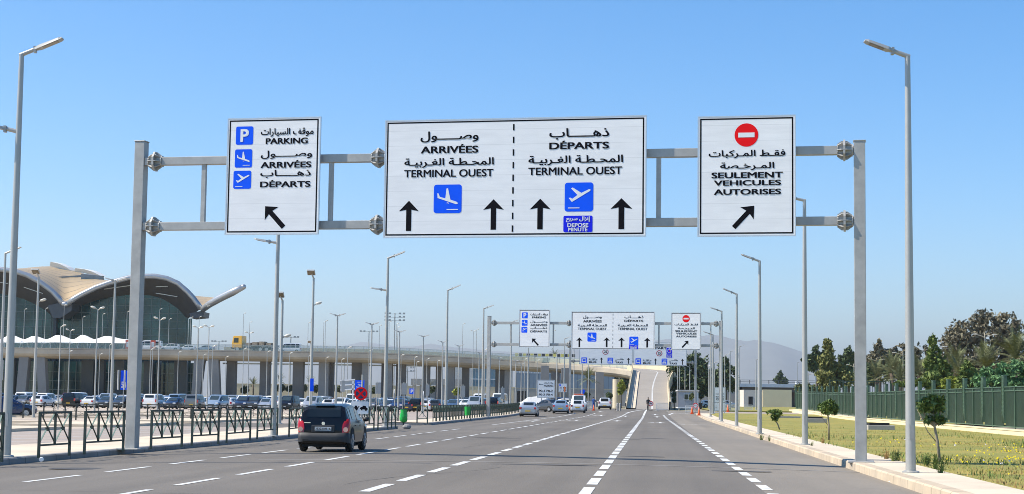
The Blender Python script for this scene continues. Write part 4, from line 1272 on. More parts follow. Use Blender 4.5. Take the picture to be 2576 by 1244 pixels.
MB().path([(-.02, -1.70, 1.0), (-.2, -1.685, 1.015), (-.36, -1.67, 1.03)], [.014, .012, .008], 6).build('rear_wiper', blackpl, bk)
MB().box(-.30, .30, -1.56, -1.42, 1.43, 1.455).build('spoiler', PAINT['black'], bk, bevel=.01)
for sg in (-1, 1): 
    for yy in (-.62, .22): MB().box(sg*.80-.012, sg*.80+.012, yy, yy+.16, .80, .83).build('door_handle', PAINT['black'], bk)
for x in (-.33, .33): MB().ball((x, .1, 1.12), .22, 0, 8, 6, (1, .5, 1.1)).build('seat', mat('seat fabric', (.03, .03, .03), .9), bk)
bp = G(818, 1137.5)
bk.location = bp+Vector((st2w(0, 1.30)[0], st2w(0, 1.30)[1], 0))
bk.rotation_euler = (0, 0, -TH); bk.scale = (.955,)*3
# ---- the queue before the ramp
c = car('sedan', 'sedan', 'silver sedan with a yellow plate, first of the queue left of the ramp', paint='silver'); place(c, 1332, Y=168, rz=-TH)
c.scale = (.98,)*3
c = car('sedan', 'sedan', 'dark grey sedan turning left, behind the silver sedan', paint='dark grey'); place(c, 1378, Y=203, rz=R(38))
c = car('sedan', 'sedan', 'pale blue sedan with brake lights on, in the middle of the queue', paint='pale blue', brake=True); place(c, 1411.5, Y=190, rz=-TH+R(1))
c = car('hatchback', 'hatchback', 'small white hatchback with round rear window, rightmost in the queue', paint='white', plate=platey); place(c, 1454.5, Y=195, rz=-TH); c.scale = (.93, .86, .97)
am = car('pickup_van', 'van', 'white service van facing the camera with an orange light bar on its roof', 'van', paint='white'); place(am, 1456, Y=213, rz=R(176)); am.scale = (1.08,)*3
MB().box(-.55, .55, .25, .5, 1.84, 1.95).build('light_bar', mat('orange light bar', (.75, .10, .02), .3), am, bevel=.03)
dz_ = car('suv', 'suv', 'silver white off-road car with roof rails at the ramp foot', paint='white', rails=True, lower=bump_d); place(dz_, 1522, Y=246, rz=-TH)
c = car('hatchback', 'hatchback', 'white hatchback parked behind the orange lane sign', paint='white', full=False); place(c, 1416, Y=238, rz=R(70))
c = car('hatchback', 'suv', 'dark blue car half hidden behind the parking list sign', paint='dark blue', full=False); place(c, 1404, Y=262, rz=R(80))
# covered car
cv = thing('covered_car', 'car under a white wrinkled cover left of the parking list sign', 'car')
rows = []
B = BODY['van']['st']
for i, q in enumerate(B):
    rows.append([(x*1.04+random.uniform(-.05, .05), y, max(.12, z*.93+random.uniform(-.06, .06))) for x, y, z in ring_at(q)])
m_ = MB().loft(rows, close=True); m_.add(rows[0], [tuple(range(14))]); m_.add(rows[-1], [tuple(range(14))])
m_.build('cover', mat('white tarp', (.75, .75, .74), .8, 0, .06, 2, .4, 6), cv)
for y in (-1.3, 1.38):
    for sg in (-1, 1): wheel(cv, sg*.8, y, .33, full=False)
place(cv, 1341, Y=222, rz=R(78))
# side road on the right
c = car('hatchback', 'hatchback', 'white hatchback on the side road, left of the white board', paint='white', full=False); place(c, 1788, Y=348, rz=R(-84))
c = car('hatchback', 'hatchback', 'silver hatchback on the side road, right of the white board', paint='silver', full=False); place(c, 1829, Y=338, rz=R(-86))
# far left car on the aisle
c = car('sedan', 'sedan', 'dark blue saloon facing right at the left edge, behind the nearest lamp', paint='dark blue'); place(c, 14, Y=122, rz=R(-68))
# ---- car park
PROTO = {}
for kd in ('hatchback', 'sedan', 'suv', 'van', 'minibus'):
    p = car({'suv': 'suv', 'minibus': 'minibus'}.get(kd, kd), kd, 'x', 'van' if kd in ('van', 'minibus') else 'car', 'white', full=False, rails=(kd == 'suv'))
    p.location = (0, 0, -500)
    PROTO[kd] = p
BASEP = PAINT['white'].name
def parked(kd, colr, x, y, face, label, group, sc_=1.0):
    o = dup(PROTO[kd], (x, y, gz(x, y)), R(-8)+random.uniform(-.04, .04)+(math.pi if face else 0), label, group, scale=sc_, swap={BASEP: PAINT[colr]} if colr != 'white' else None)
    return o
NAME = {'hatchback': 'hatchback', 'sedan': 'saloon', 'suv': 'off-road car', 'van': 'box shaped van', 'minibus': 'minibus'}
FRONT = [(10,'suv','black',0),(36,'sedan','dark grey',0),(62,'hatchback','grey',1),(108,'hatchback','white',0),(190,'van','black',0),(234,'sedan','white',0),(270,'sedan','dark grey',1),(308,'hatchback','dark grey',1),(350,'hatchback','black',0),(392,'van','white',0),(441,'sedan','navy blue',1),(494,'van','grey',0),(546,'van','pale blue',1),(580,'hatchback','white',0),(615,'suv','navy blue',1),(641,'suv','dark grey',1),(672,'hatchback','silver',1),(727,'van','black',1),(760,'hatchback','white',1),(787,'van','silver',1),(833,'hatchback','white',0),(859,'suv','white',1),(888,'sedan','white',1),(935,'suv','grey',1),(975,'sedan','dark grey',1),(1004,'suv','dark blue',1),(1031,'sedan','navy blue',0),(1053,'suv','black',0),(1076,'hatchback','white',0),(1101,'hatchback','dark grey',0),(1141,'sedan','blue grey',1),(1175,'sedan','white',1),(1196,'van','silver',1),(1222,'hatchback','dark grey',1),(1244,'suv','black',0)]
for i, (x, kd, cl, fc) in enumerate(FRONT):
    Y = 212 if x < 700 else 216
    if kd in ('hatchback',) and x in (580, 760): Y += 6
    p = P(x, 1000, Y)
    nb = ('left of a %s %s' % (FRONT[i+1][2], NAME[FRONT[i+1][1]])) if i+1 < len(FRONT) else 'at its right end'
    pv = ('right of a %s one' % FRONT[i-1][2]) if i else 'at the left edge of the photo'
    parked(kd, cl, p.x, p.y, fc, 'front row %s %s %s, %s' % (cl, NAME[kd], 'facing us' if fc else 'from behind', nb), 'cars in the front row of the car park')
WT = ['white']*13+['silver']*8+['dark grey']*3+['black']*3+['navy blue']*3+['pale blue']*2+['grey']*3+['blue grey']*2+['dark red', 'beige', 'beige']
KD = ['hatchback']*8+['sedan']*7+['suv']*4+['van']*5
rp = random.Random(11)
for ri, (Y, x0, x1) in enumerate(((228, -20, 1262), (235, -20, 1262), (256, -20, 1275), (263, -20, 1280), (284, -20, 1285), (291, 20, 1290), (312, 40, 1290))):
    X, xe = (x0-1288)*Y/F, (x1-1288)*Y/F
    k = 0
    while X < xe:
        if rp.random() < (.84 if ri < 3 else .72):
            k += 1
            kd = rp.choice(KD); cl = rp.choice(WT)
            if ri in (1, 3) and rp.random() < .06: kd = 'minibus'; cl = 'white'
            fc = int(rp.random() < .5)
            lab = '%s %s %s, %s parking row back, number %d from the left' % (cl, NAME[kd], 'facing us' if fc else 'from behind', ['second', 'third', 'fourth', 'fifth', 'sixth', 'seventh', 'eighth'][ri], k)
            parked(kd, cl, X, Y+rp.uniform(-.5, .5), fc, lab, 'cars in the rows further back in the car park', 1+rp.uniform(-.04, .06))
        X += 2.62 if ri < 3 else 2.8
# ---- on the elevated road
def on_deck(kd, cl, px, Y, rz, label, z=11.32, s_=1.0):
    p = P(px, 900, Y)
    o = dup(PROTO[kd], (p.x, Y, z), rz, label, 'vehicles on the elevated road', scale=s_, swap={BASEP: PAINT[cl]} if cl != 'white' else None)
    return o
on_deck('minibus', 'white', 376, 378, R(86), 'white minibus on the elevated road, right of the red pillar', s_=1.0)
on_deck('suv', 'white', 427, 376.5, R(93), 'white off-road car on the elevated road, before the glass facade', s_=1.0)
on_deck('hatchback', 'white', 470, 377, R(95), 'white hatchback on the elevated road, at the right corner of the terminal', s_=.95)
on_deck('sedan', 'silver', 516, 377, R(95), 'silver saloon on the elevated road, left of the yellow truck')
on_deck('hatchback', 'white', 653, 377, R(-88), 'white hatchback on the elevated road, right of the yellow truck', s_=1.0)
on_deck('minibus', 'white', 729, 378, R(90), 'long white van on the elevated road, behind the leftmost tall pole', s_=.92)
# yellow flatbed lorry
tk = thing('lorry', 'yellow flatbed lorry with a tall cab on the elevated road', 'lorry', (P(588, 900, 376).x, 376, 11.32), R(78))
cb = MB()
prof = [(0, .75), (0, 1.5), (.16, 2.5), (.30, 2.95), (1.95, 2.98), (2.0, .75)]
cb.prism([(-1.2, -y, z) for y, z in prof], (2.4, 0, 0)); cab = cb.build('cab', PAINT['yellow'], tk, bevel=.06)
for x in (-1.206, 1.206):
    MB().prism([(x, -.35, 1.7), (x, -.45, 2.55), (x, -1.3, 2.55), (x, -1.3, 1.7)], (.006 if x > 0 else -.006, 0, 0)).build('window', glassm, tk)
MB().prism([(-1.08, .0-.035, 1.66), (1.08, -.035, 1.66), (1.04, -.17, 2.5), (-1.04, -.17, 2.5)], (0, .02, 0)).build('windscreen', glassm, tk)
for z in (.95, 1.08, 1.21, 1.34): MB().box(-.8, .8, -.01, .03, z, z+.06).build('grille_bar', blackpl, tk)
MB().box(-1.22, 1.22, -.1, .12, .55, .85).build('bumper', blackpl, tk)
for x in (-.95, .95): MB().box(x-.16, x+.16, .03, .14, .62, .78).build('headlight', headl, tk)
MB().box(-1.2, 1.2, -8.4, -2.2, 1.05, 1.2).build('flatbed', mat('lorry bed', (.20, .19, .17), .7, 0, .2, 1.5), tk)
for k in range(4): MB().box(-1.0+.1*k, .9, -3.6-1.3*k, -2.6-1.3*k, 1.2, 1.7+.12*(k % 3)).build('crate', mat('load on lorry', (.24, .2, .15), .9, 0, .4, 2), tk)
MB().box(-.45, .45, -8.2, -.4, .68, .9).build('chassis', blackpl, tk)
for y in (-1.1, -5.6, -6.8):
    for x in (-1.05, 1.05): wheel(tk, x, y, .5, .3, full=False)
for p in PROTO.values():
    def rm(q):
        for k in kids(q): rm(k)
        bpy.data.objects.remove(q, do_unlink=True)
    rm(p)
tk.scale = (1.18,)*3
# ============================================================ elevated road, ramp, terminal, buildings
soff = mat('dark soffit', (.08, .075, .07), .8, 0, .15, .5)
deckc = mat('deck concrete', (.44, .38, .295), .85, 0, .14, .25, .2, 8, big=(.12, (.24, .21, .18), .7))
pier_shaded = mat('pier concrete', (.16, .148, .138), .85, 0, .12, .4, .2, 8, big=(.15, (.11, .10, .095), .6))  # set-back piers: shade under the deck darkened into the concrete colour
paleyel = mat('pale yellow parapet', (.62, .53, .36), .85, 0, .10, .5, .2, 10, big=(.3, (.48, .40, .27), .5))
gl_t = bpy.data.materials.new('greenish rail glass'); gl_t.use_nodes = True
_b = gl_t.node_tree.nodes['Principled BSDF']; _b.inputs['Base Color'].default_value = (.30, .42, .40, 1); _b.inputs['Roughness'].default_value = .12; _b.inputs['Alpha'].default_value = .38
steel = mat('railing steel', (.40, .42, .42), .4, .5, .1, 3)
YF = 372.0
RI, RW = 25.0, 10.5                           # inner radius, deck width
XS = P(1590, 940, YF-25).x-RI                 # the curve begins
CX, CY = XS, YF-RI
xr = CX+RI
gl_, gr_ = G(1575, 1033), G(1686, 1035)
Yr = 266.0
XrL = P(1573, 1000, Yr).x; RWID = P(1687, 1000, Yr).x-XrL
def path():
    """left edge of the deck when driving away from the terminal, its right normal, deck height"""
    out = []
    d = 0
    L_ = []
    for x in np.arange(-190, XS, 6): L_.append((x, YF, 0, 1))
    n = 14
    for k in range(n+1):
        a = R(90)*k/n
        L_.append((CX+RI*math.sin(a), CY+RI*math.cos(a), math.sin(a), math.cos(a)))
    m = 22
    for k in range(1, m+1):
        u = k/m
        L_.append((xr+(XrL-xr)*u, CY+(Yr-CY)*u, 1, 0))
    s = 0
    for i, q in enumerate(L_):
        if i: s += math.hypot(q[0]-L_[i-1][0], q[1]-L_[i-1][1])
        out.append((q, s))
    return out
PTH = path()
S1 = PTH[-1][1]
zend = gz(XrL+4, Yr)
def zdeck(s):
    u = S1-s                                  # metres before the foot of the ramp
    Ld = 152.0
    if u >= Ld: return 11.3
    k = u/Ld
    return zend + (11.3-zend)*(k*1.32-.32*k*k*k*1.0 if k < 1 else 1) if k > .05 else zend+(11.3-zend)*k*1.25
def sec(offs):
    rows = []
    for (x, y, nx, ny), s in PTH:
        z = zdeck(s); w = RW if s < S1-120 else RW+(RWID-RW)*ss(S1-120, S1-30, s)
        rows.append([(x+nx*(o if o <= 3 else w-(RW-o)), y+ny*(o if o <= 3 else w-(RW-o)), max(z+h, -.3)) for o, h in offs])
    return rows
fly = thing('elevated_road', 'long concrete elevated road on piers that curves down into the ramp', 'flyover', (0, 0, 0))
t_ = 1.9
MB().loft(sec([(.15, 0), (.15, -.02), (0, -.1), (0, -1.0), (.35, -1.45), (1.6, -1.9), (5.2, -2.0), (9.0, -1.9), (10.15, -1.45), (10.5, -1.0), (10.5, -.1), (10.35, 0)])).build('deck', deckc, fly)
rd = MB().loft(sec([(.15, 0.004), (3, .02), (7.5, .02), (10.35, .004)])).build('road_surface', mat('ramp asphalt', (.285, .255, .215), .85, 0, .08, .3, .2, 30, big=(.1, (.24, .215, .185), .6)), fly)
# kerbs, parapets
def side(o0, o1, h, name, m, s_from=0, s_to=1e9):
    rows = sec([(o0, 0), (o0, h), (o1, h), (o1, 0)])
    rows = [r for r, p in zip(rows, PTH) if s_from <= p[1] <= s_to]
    MB().loft(rows).build(name, m, fly)
SC = PTH[[i for i, q in enumerate(PTH) if q[0][0] >= XS-1][0]][1]
side(.02, .26, .28, 'edge_beam', deckc, 0, SC+8)
side(.0, .24, .95, 'parapet', paleyel, SC+33)
side(.26, 1.55, .18, 'footway', pave, SC+20)
side(10.26, 10.5, .28, 'edge_beam', deckc, 0, SC-60)
side(10.24, 10.52, 1.25, 'parapet', paleyel, SC-66)
# glass rail of the straight part and its posts
rows = sec([(.12, .28), (.12, 1.45)])
rows = [r for r, p in zip(rows, PTH) if p[1] < SC+40]
MB().loft(rows).build('glass_rail', gl_t, fly)
ps = MB(); pv = None
for i, ((x, y, nx, ny), s) in enumerate(PTH):
    if s > SC+40: break
    if i+1 < len(PTH):
        (x2, y2, _, _), s2 = PTH[i+1]
        n = max(1, int((s2-s)/1.9))
        for k in range(n):
            u = k/n; xx, yy = x+(x2-x)*u+nx*.08, y+(y2-y)*u+ny*.08; z = zdeck(s+(s2-s)*u)
            ps.box(xx-.035, xx+.035, yy-.04, yy+.04, z+.2, z+1.5)
        ps.bar((x+nx*.1, y+ny*.1, zdeck(s)+1.48), (x2+nx*.1, y2+ny*.1, zdeck(s2)+1.48), .07)
tag(ps.build('rail_post', steel, fly), kind='stuff')
# handrail tubes on the ramp parapets
for o0, h0 in ((.12, .95), (10.38, 1.25)):
    rows = sec([(o0, h0+.28)]); pts = [r[0] for r, p in zip(rows, PTH) if p[1] > SC+30]
    hr = MB().path(pts, .06, 8)
    for q in pts[::1]: hr.tube((q[0], q[1], q[2]-.3), q, .05, n=6)
    hr.build('handrail', mat('tan handrail', (.38, .28, .14), .5, .2, .1, 3), fly)
# broken white line up the ramp
ln = MB()
cl = []
for a_, b_ in zip(sec([(1.5, .03)]), sec([(10.3, .03)])):
    a_, b_ = Vector(a_[0]), Vector(b_[0]); m_ = (a_+b_)/2; d_ = (b_-a_).normalized()*.12
    cl.append((m_-d_, m_+d_))
for i in range(len(cl)-1):
    s0, s1 = PTH[i][1], PTH[i+1][1]
    if s0 < SC-30: continue
    a0, a1, b0, b1 = (Vector(v) for v in (cl[i][0], cl[i][1], cl[i+1][0], cl[i+1][1]))
    n = 2 if s0 < SC+2 else 2
    for k in range(n):
        u0, u1 = k/n, (k+.7)/n
        ln.add([a0.lerp(b0, u0), a1.lerp(b1, u0), a1.lerp(b1, u1), a0.lerp(b0, u1)], [(0, 1, 2, 3)])
ln.build('centre_line', paint, fly)
# yellow and black kerb blocks near the curve
kb = MB()
for k in range(16):
    p = P(1300+k*9.5, 905, YF+RW-1.2)
    kb.box(p.x-.37, p.x+.37, YF+RW-1.6, YF+RW-1.2, 11.3, 11.95, k % 2)
kb.build('striped_barrier', [mat('barrier yellow', (.70, .60, .16), .7), mat('barrier black', (.05, .05, .05), .7)], fly)
# piers
def pier(x0, x1, Y, dy=2.2, ztop=9.6, m=pier_shaded):
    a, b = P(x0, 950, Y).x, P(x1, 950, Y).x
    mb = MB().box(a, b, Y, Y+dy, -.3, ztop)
    mb.build('pier', concrete_d if Y <= 375 or Y == 366 or Y == 368 else m, fly)  # front piers stay lighter grey; those behind have deck shade in their colour
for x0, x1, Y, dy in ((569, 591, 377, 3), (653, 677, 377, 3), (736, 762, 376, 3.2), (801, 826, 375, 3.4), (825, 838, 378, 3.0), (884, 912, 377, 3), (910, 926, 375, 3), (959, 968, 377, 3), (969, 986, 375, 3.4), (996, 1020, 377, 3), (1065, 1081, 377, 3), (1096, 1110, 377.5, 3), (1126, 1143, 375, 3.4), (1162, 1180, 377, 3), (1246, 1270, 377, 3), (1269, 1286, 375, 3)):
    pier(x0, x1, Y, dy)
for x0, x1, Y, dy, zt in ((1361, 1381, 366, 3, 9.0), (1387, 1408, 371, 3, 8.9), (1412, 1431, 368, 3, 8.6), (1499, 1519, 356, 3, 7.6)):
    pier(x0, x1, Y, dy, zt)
a = P(1551, 1000, 340); MB().tube((a.x, 340, 0), (a.x, 340, 6.0), .80, n=24).build('pier', mat('yellowed pier', (.58, .50, .36), .85, 0, .12, .4), fly, smooth=R(40))
# splayed V piers by the terminal
for (xt0, xt1), (xb0, xb1), Y in (((48, 72), (39.5, 62), 373), ((91, 112), (98, 119), 373), ((489, 514), (480, 500), 373), ((525, 549), (530, 555), 373), ((-60, -36), (-70, -46), 373)):
    yt, yb = 899, 975
    ps_ = [P(x, y, Y) for x, y in ((xt0, yt), (xt1, yt), (xb1, yb), (xb0, yb))]
    zt_, zb_ = 9.6, -.2
    poly = [Vector((ps_[0].x, Y, zt_)), Vector((ps_[1].x, Y, zt_)), Vector((ps_[2].x, Y, zb_)), Vector((ps_[3].x, Y, zb_))]
    MB().prism(poly, (0, 2.4, 0)).build('pier', concrete_d, fly)
MB().box(P(560, 950, 379).x, P(1230, 950, 379).x, 378.6, 379.0, 8.7, 9.0).build('service_pipe', steel, fly)

# ------------------------------------------------------------ terminal
gold = seams(mat('golden roof sheet', (.43, .315, .165), .5, .1, .08, .12, big=(.03, (.35, .27, .16), .6)), 5.5, 'Y', .4, .5)
rim = mat('roof edge metal', (.40, .41, .42), .35, .55, .08, .3)
tglass = mat('terminal glass', (.006, .040, .043), .10, 0, .5, .12, spec=.4, detail=3, big=(.22, (.03, .13, .13), .85))
mull = mat('mullion grey', (.15, .19, .185), .5, .2, .1, 2)
term = thing('terminal', 'airport terminal with golden vaulted roofs, steel arches and a teal glass front', 'terminal', (0, 0, 0))
Y1, Y2 = 392.0, 401.0
ARC_A = [(-178, 778), (-160, 758), (-130, 733), (-95, 710), (-60, 692), (-25, 682), (0, 678), (38, 683), (69, 693), (100, 710), (131, 733), (148, 751), (157, 764)]
ARC_B = [(171, 764), (188, 751), (206, 741), (241, 724), (275, 712), (325, 699), (360, 695.5), (390, 695.5), (420, 701), (447, 713), (470, 733), (486, 750), (497, 765), (506, 777)]
WING = [(510, 779), (530, 768), (560, 754), (595, 740), (626, 728)]
def at(pts, Y): return [P(x, y, Y) for x, y in pts]
for k, arc in enumerate((ARC_A, ARC_B)):
    MB().path(at(arc, Y1), .62, 10).build('roof_rim', rim, term, smooth=True)
MB().path(at([(157, 764), (164, 766), (171, 764)], Y1), .62, 10).build('roof_rim', rim, term, smooth=True)
wp = at(WING, Y1); rr = [.72, .78, .85, .86, .62]
wp = [Vector((p.x, p.y-2.0*i, p.z)) for i, p in enumerate(wp)]
wg = MB().path(wp, rr, 12); wg.ball(wp[-1], .62, 0, 12, 8); wg.build('roof_wing_rim', rim, term, smooth=True)
# soffit: from the rim back and down to the head of the glass
HEAD_A = [(-160, 800), (-140, 785), (-115, 770), (-85, 757), (-55, 747), (-25, 742), (0, 739), (32, 745), (60, 753), (88, 766), (112, 780), (126, 792), (134, 803)]
HEAD_B = [(180, 790), (193, 776), (209, 768), (240, 757), (272, 749), (318, 743), (350, 742), (380, 744), (405, 751), (426, 762), (446, 776), (458, 788), (466, 797), (474, 802)]
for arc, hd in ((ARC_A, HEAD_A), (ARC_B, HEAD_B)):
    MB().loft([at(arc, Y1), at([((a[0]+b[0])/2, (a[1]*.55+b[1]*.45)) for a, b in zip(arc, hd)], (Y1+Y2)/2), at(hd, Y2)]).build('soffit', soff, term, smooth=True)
    hp = at(hd, Y2+.02)
    MB().loft([hp, [Vector((p.x, p.y, -.2)) for p in hp]]).build('glass_wall', tglass, term)
    xa, xb = hp[0].x, hp[-1].x
    mb = MB()
    def headz(x):
        for a, b in zip(hp, hp[1:]):
            if a.x <= x <= b.x: return a.z+(b.z-a.z)*(x-a.x)/(b.x-a.x)
        return hp[0].z
    x = xa+.3
    while x < xb:
        mb.box(x-.05, x+.05, Y2-.12, Y2+.01, 0, headz(x)-.05); x += 2.05
    z = 1.5
    while z < 25:
        xs_ = [a for a in np.arange(xa, xb, .5) if headz(a) > z]
        if xs_: mb.box(xs_[0], xs_[-1], Y2-.15, Y2+.005, z-.05, z+.05)
        z += 1.75
    mb.build('glazing_bars', mull, term)
# light strips under the soffit
for (a, b) in (((60, 712+9), (108, 737)), ((0, 709), (20, 712)), ((262, 726), (335, 716)), ((392, 720), (422, 719)), ((392, 735), (470, 748)) , ((392, 736), (446, 745))):
    if a == (392, 735): continue
    MB().bar(P(a[0], a[1]+2, Y1+2.6), P(b[0], b[1]+2, Y1+2.6), .16, .16).build('soffit_light', SKYL, term)
# brackets at the valleys
for pts in (((120, 770), (150, 762), (181, 764), (180, 782), (151, 801), (133, 800)), ((476, 789), (505, 783), (514, 785), (512, 798), (480, 801))):
    MB().prism(at(pts, Y1+.7), (0, 7, 0)).build('roof_bracket', mat('dark bracket', (.075, .08, .085), .5, .2, .1, 1), term)
MB().box(P(133, 850, Y2).x, P(181, 850, Y2).x, Y2+.3, Y2+.6, -.2, P(150, 792, Y2).z).build('glass_wall', tglass, term)
MB().box(P(134, 850, Y2-1).x, P(142, 850, Y2-1).x, Y2-1.6, Y2-.2, -.2, P(138, 800, Y2).z).build('column', mat('dark column', (.04, .05, .055), .5), term)
# right end wall of the hall: glass side
rx = P(474, 900, Y2).x
MB().prism([(rx-.2, Y2, -.2), (rx+.6, Y2, -.2), (rx*1.1+.6, Y2+40, -.2), (rx*1.1-.2, Y2+40, -.2)], (0, 0, P(474, 802, Y2).z+.2)).build('end_wall', tglass, term)
# golden shells: behind the arches
lowc = [(38, 683), (69, 692), (100, 708), (131, 731), (150, 752), (164, 765), (178, 757), (206, 740), (241, 723), (275, 711), (325, 698)]
topc = [(22, 681), (50, 677), (80, 673), (104, 671), (127, 670.5), (150, 673.5), (180, 679), (210, 688), (240, 700), (262, 709), (300, 724)]
Yb = 446
lo, hi = at(lowc, Y1+.4), at(topc, Yb)
rows = []
for k in range(9):
    u = k/8
    rows.append([Vector((a.x+(b.x-a.x)*u, a.y+(b.y-a.y)*u, a.z+(b.z-a.z)*(u+.13*math.sin(math.pi*u)))) for a, b in zip(lo, hi)])
rows.append([Vector((p.x*1.05, p.y+30, p.z-5)) for p in hi]); rows.append([Vector((p.x*1.05, p.y+55, p.z-17)) for p in hi])
MB().loft(rows).build('roof', gold, term, smooth=True)
gold2 = gold
for arc in (ARC_A[:7], ARC_B[5:12]):                # shells over the arches themselves
    f = at(arc, Y1+.3)
    g_ = lambda dy, dz: [Vector((p.x*(1+dy/392*1.12), p.y+dy, p.z+dz-.012*dy*max(0, (28-p.z)/10))) for p in f]
    MB().loft([f, g_(25, .8), g_(48, -1.2), g_(70, -9)]).build('roof', gold, term, smooth=True)
w0 = [P(494, 757, Y1+8), P(500, 764, Y1+5), P(506, 772, Y1+3), P(512, 778, Y1+1)]
w1 = [P(491, 745, Y1+34), P(520, 747.5, Y1+30), P(545, 749.5, Y1+20), P(552, 752, Y1+4)]
MB().loft([w0, [a.lerp(b, .5)+Vector((0, 0, -.25)) for a, b in zip(w0, w1)], w1]).build('roof', gold, term, smooth=True)
# rooflights and fins on the golden shell
for a, b, h in (((133, 709), (205, 702), 4.2), ((160, 722), (222, 715), 4.0), ((205, 701), (258, 704), 2.6)):
    p, q = P(a[0], a[1], 418), P(b[0], b[1], 424)
    MB().loft([[p+Vector((0, -.5, -.3)), q+Vector((0, -.5, -.3))], [p+Vector((0, -.5, 1.1)), q+Vector((0, -.5, .9))], [p+Vector((0, 1.6, 1.3)), q+Vector((0, 1.6, 1.0))], [p+Vector((0, 1.8, -.6)), q+Vector((0, 1.8, -.6))]]).build('rooflight', mat('rooflight grey', (.30, .30, .29), .4, .3, .15, .8), term)
fw = mat('white roof fin', (.70, .69, .66), .5)
fin = [(125, 670.5), (145, 675), (163, 683), (176, 692)]
MB().loft([at(fin, 440), [p+Vector((.3, -.5, 1.15)) for p in at(fin, 440)], [p+Vector((1.6, 1, 1.1)) for p in at(fin, 440)]]).build('roof_fin', fw, term)
fin = [(187, 684), (210, 687), (230, 693), (250, 703)]
MB().loft([at(fin, 440), [p+Vector((.3, -.5, .9)) for p in at(fin, 440)], [p+Vector((1.6, 1, .9)) for p in at(fin, 440)]]).build('roof_fin', fw, term)
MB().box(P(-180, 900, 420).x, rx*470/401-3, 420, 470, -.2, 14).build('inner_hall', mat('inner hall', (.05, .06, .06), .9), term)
# ground floor front under the deck
gx0, gx1 = P(-185, 950, 388).x, P(486, 950, 388).x
MB().box(gx0, gx1, 388.0, 389.0, -.2, 9.0).build('lower_glass', tglass, term)
lb = MB(); x = gx0
while x < gx1: lb.box(x-.06, x+.06, 387.85, 388.01, 0, 9); x += 2.6
for z in (2.6, 4.6, 6.6): lb.box(gx0, gx1, 387.86, 388.005, z-.05, z+.05)
lb.build('glazing_bars', mull, term)
for x0, x1 in ((14, 38), (205, 235), (246, 262), (290, 312), (362, 384), (400, 402), (438, 470)):
    MB().box(P(x0, 950, 385).x, P(x1, 950, 385).x, 384.6, 386.4, -.2, 9.3).build('column', mat('dark column', (.04, .05, .055), .5), term)
# white canopies on the drop-off
cvs = mat('white canopy membrane', (.78, .77, .74), .7, 0, .04, .5)
for i, (xa, xm, xb) in enumerate(((-62, -30, 0), (0, 26, 62), (60, 86, 118), (116, 146, 186), (184, 208, 238), (236, 268, 322))):
    o = thing('canopy', 'white tensile canopy on the terminal forecourt, number %d from the left' % (i+1), 'canopy', (0, 0, 0), 0, 'white canopies on the forecourt')
    yb, yt = 855, 843+(3 if i in (2, 5) else 0)
    A, M_, B_ = P(xa, yb, 377), P(xm, yt, 380), P(xb, yb, 377)
    mb = MB(); rows = []
    for j in range(9):
        u = j/8
        x = A.x+(B_.x-A.x)*u
        kx = (M_.x-A.x)/(B_.x-A.x)
        t = 1-abs((u-kx)/(kx if u < kx else 1-kx))
        zz = A.z+(M_.z-A.z)*(.5-.5*math.cos(math.pi*max(0, t)))
        rows.append([Vector((x, 376.2, A.z-.75+.10*t)), Vector((x, 378.2, A.z+.15+(zz-A.z)*.7)), Vector((x, 380, zz)), Vector((x, 382.2, A.z+(zz-A.z)*.7)), Vector((x, 384, A.z-.3))])
    mb.loft(rows); mb.build('membrane', cvs, o, smooth=True)
    for x in (A.x+.6, B_.x-.6):
        for y in (377, 383): MB().tube((x+(.6 if x < M_.x else -.6), y, 11.25), (x, y, A.z), .07, n=6).build('post', white_pl, o)
for px, lab in ((322, 'red pillar on the elevated road at the end of the canopies, left one'), (385, 'red pillar on the elevated road beside the white minibus, right one')):
    p = P(px, 870, 375); b = MB().box(-.5, .5, -.3, .3, 0, 2.3); b.box(-.3, .3, -.302, -.3, .8, 1.9, 1)
    tag(b.build('advertising_pillar', [mat('orange red paint', (.62, .10, .05), .5), white_pl], loc=(p.x, 375, 11.3)), lab, 'pillar', 'red pillars on the elevated road')

# ------------------------------------------------------------ other buildings
def bldg(name, lab, x0, x1, ytop, Y, depth, m, zb=-.2, cat='building'):
    a, b = P(x0, 1000, Y).x, P(x1, 1000, Y).x
    o = thing(name, lab, cat, (a, Y, zb))
    H = P((x0+x1)/2, ytop, Y).z-zb
    MB().box(0, b-a, 0, depth, 0, H).build('wall', m, o)
    return o, b-a, H
# cream boundary walls
o, w, h = bldg('boundary_wall', 'long cream wall with dark doorways under the curved flyover', 1292, 1576, 979, 440, .6, concrete, cat='wall')
for x in (.03, .20): MB().box(w*x, w*x+2.3, -.05, .02, .2, h*.86).build('doorway', dark, o)
MB().box(-.1, w+.1, -.06, .66, h, h+.12).build('coping', cream, o)
o, w, h = bldg('boundary_wall', 'cream wall behind the guard booth and the side road cars', 1690, 1876, 982, 420, .6, concrete, cat='wall')
MB().box(-.1, w+.1, -.06, .66, h, h+.12).build('coping', cream, o)
o, w, h = bldg('boundary_wall', 'low cream wall far beyond the car park, seen between the flyover piers', 590, 1300, 971, 520, .6, cream, cat='wall')
MB().box(-.1, w+.1, -.06, .66, h, h+.15).build('coping', cream, o)
o, w, h = bldg('shed', 'blue grey corrugated shed behind the curved flyover', 1298, 1545, 941, 470, 20, seams(mat('blue grey cladding', (.20, .25, .30), .6, 0, .12, .5), 1.2, 'X', .5, .12))
for k in range(26): MB().box(w*k/26, w*k/26+.9, -.02, .3, h, h+(1.5 if k % 2 else 2.4)).build('roof_upstand', mat('pale cladding', (.34, .38, .42), .6), o)
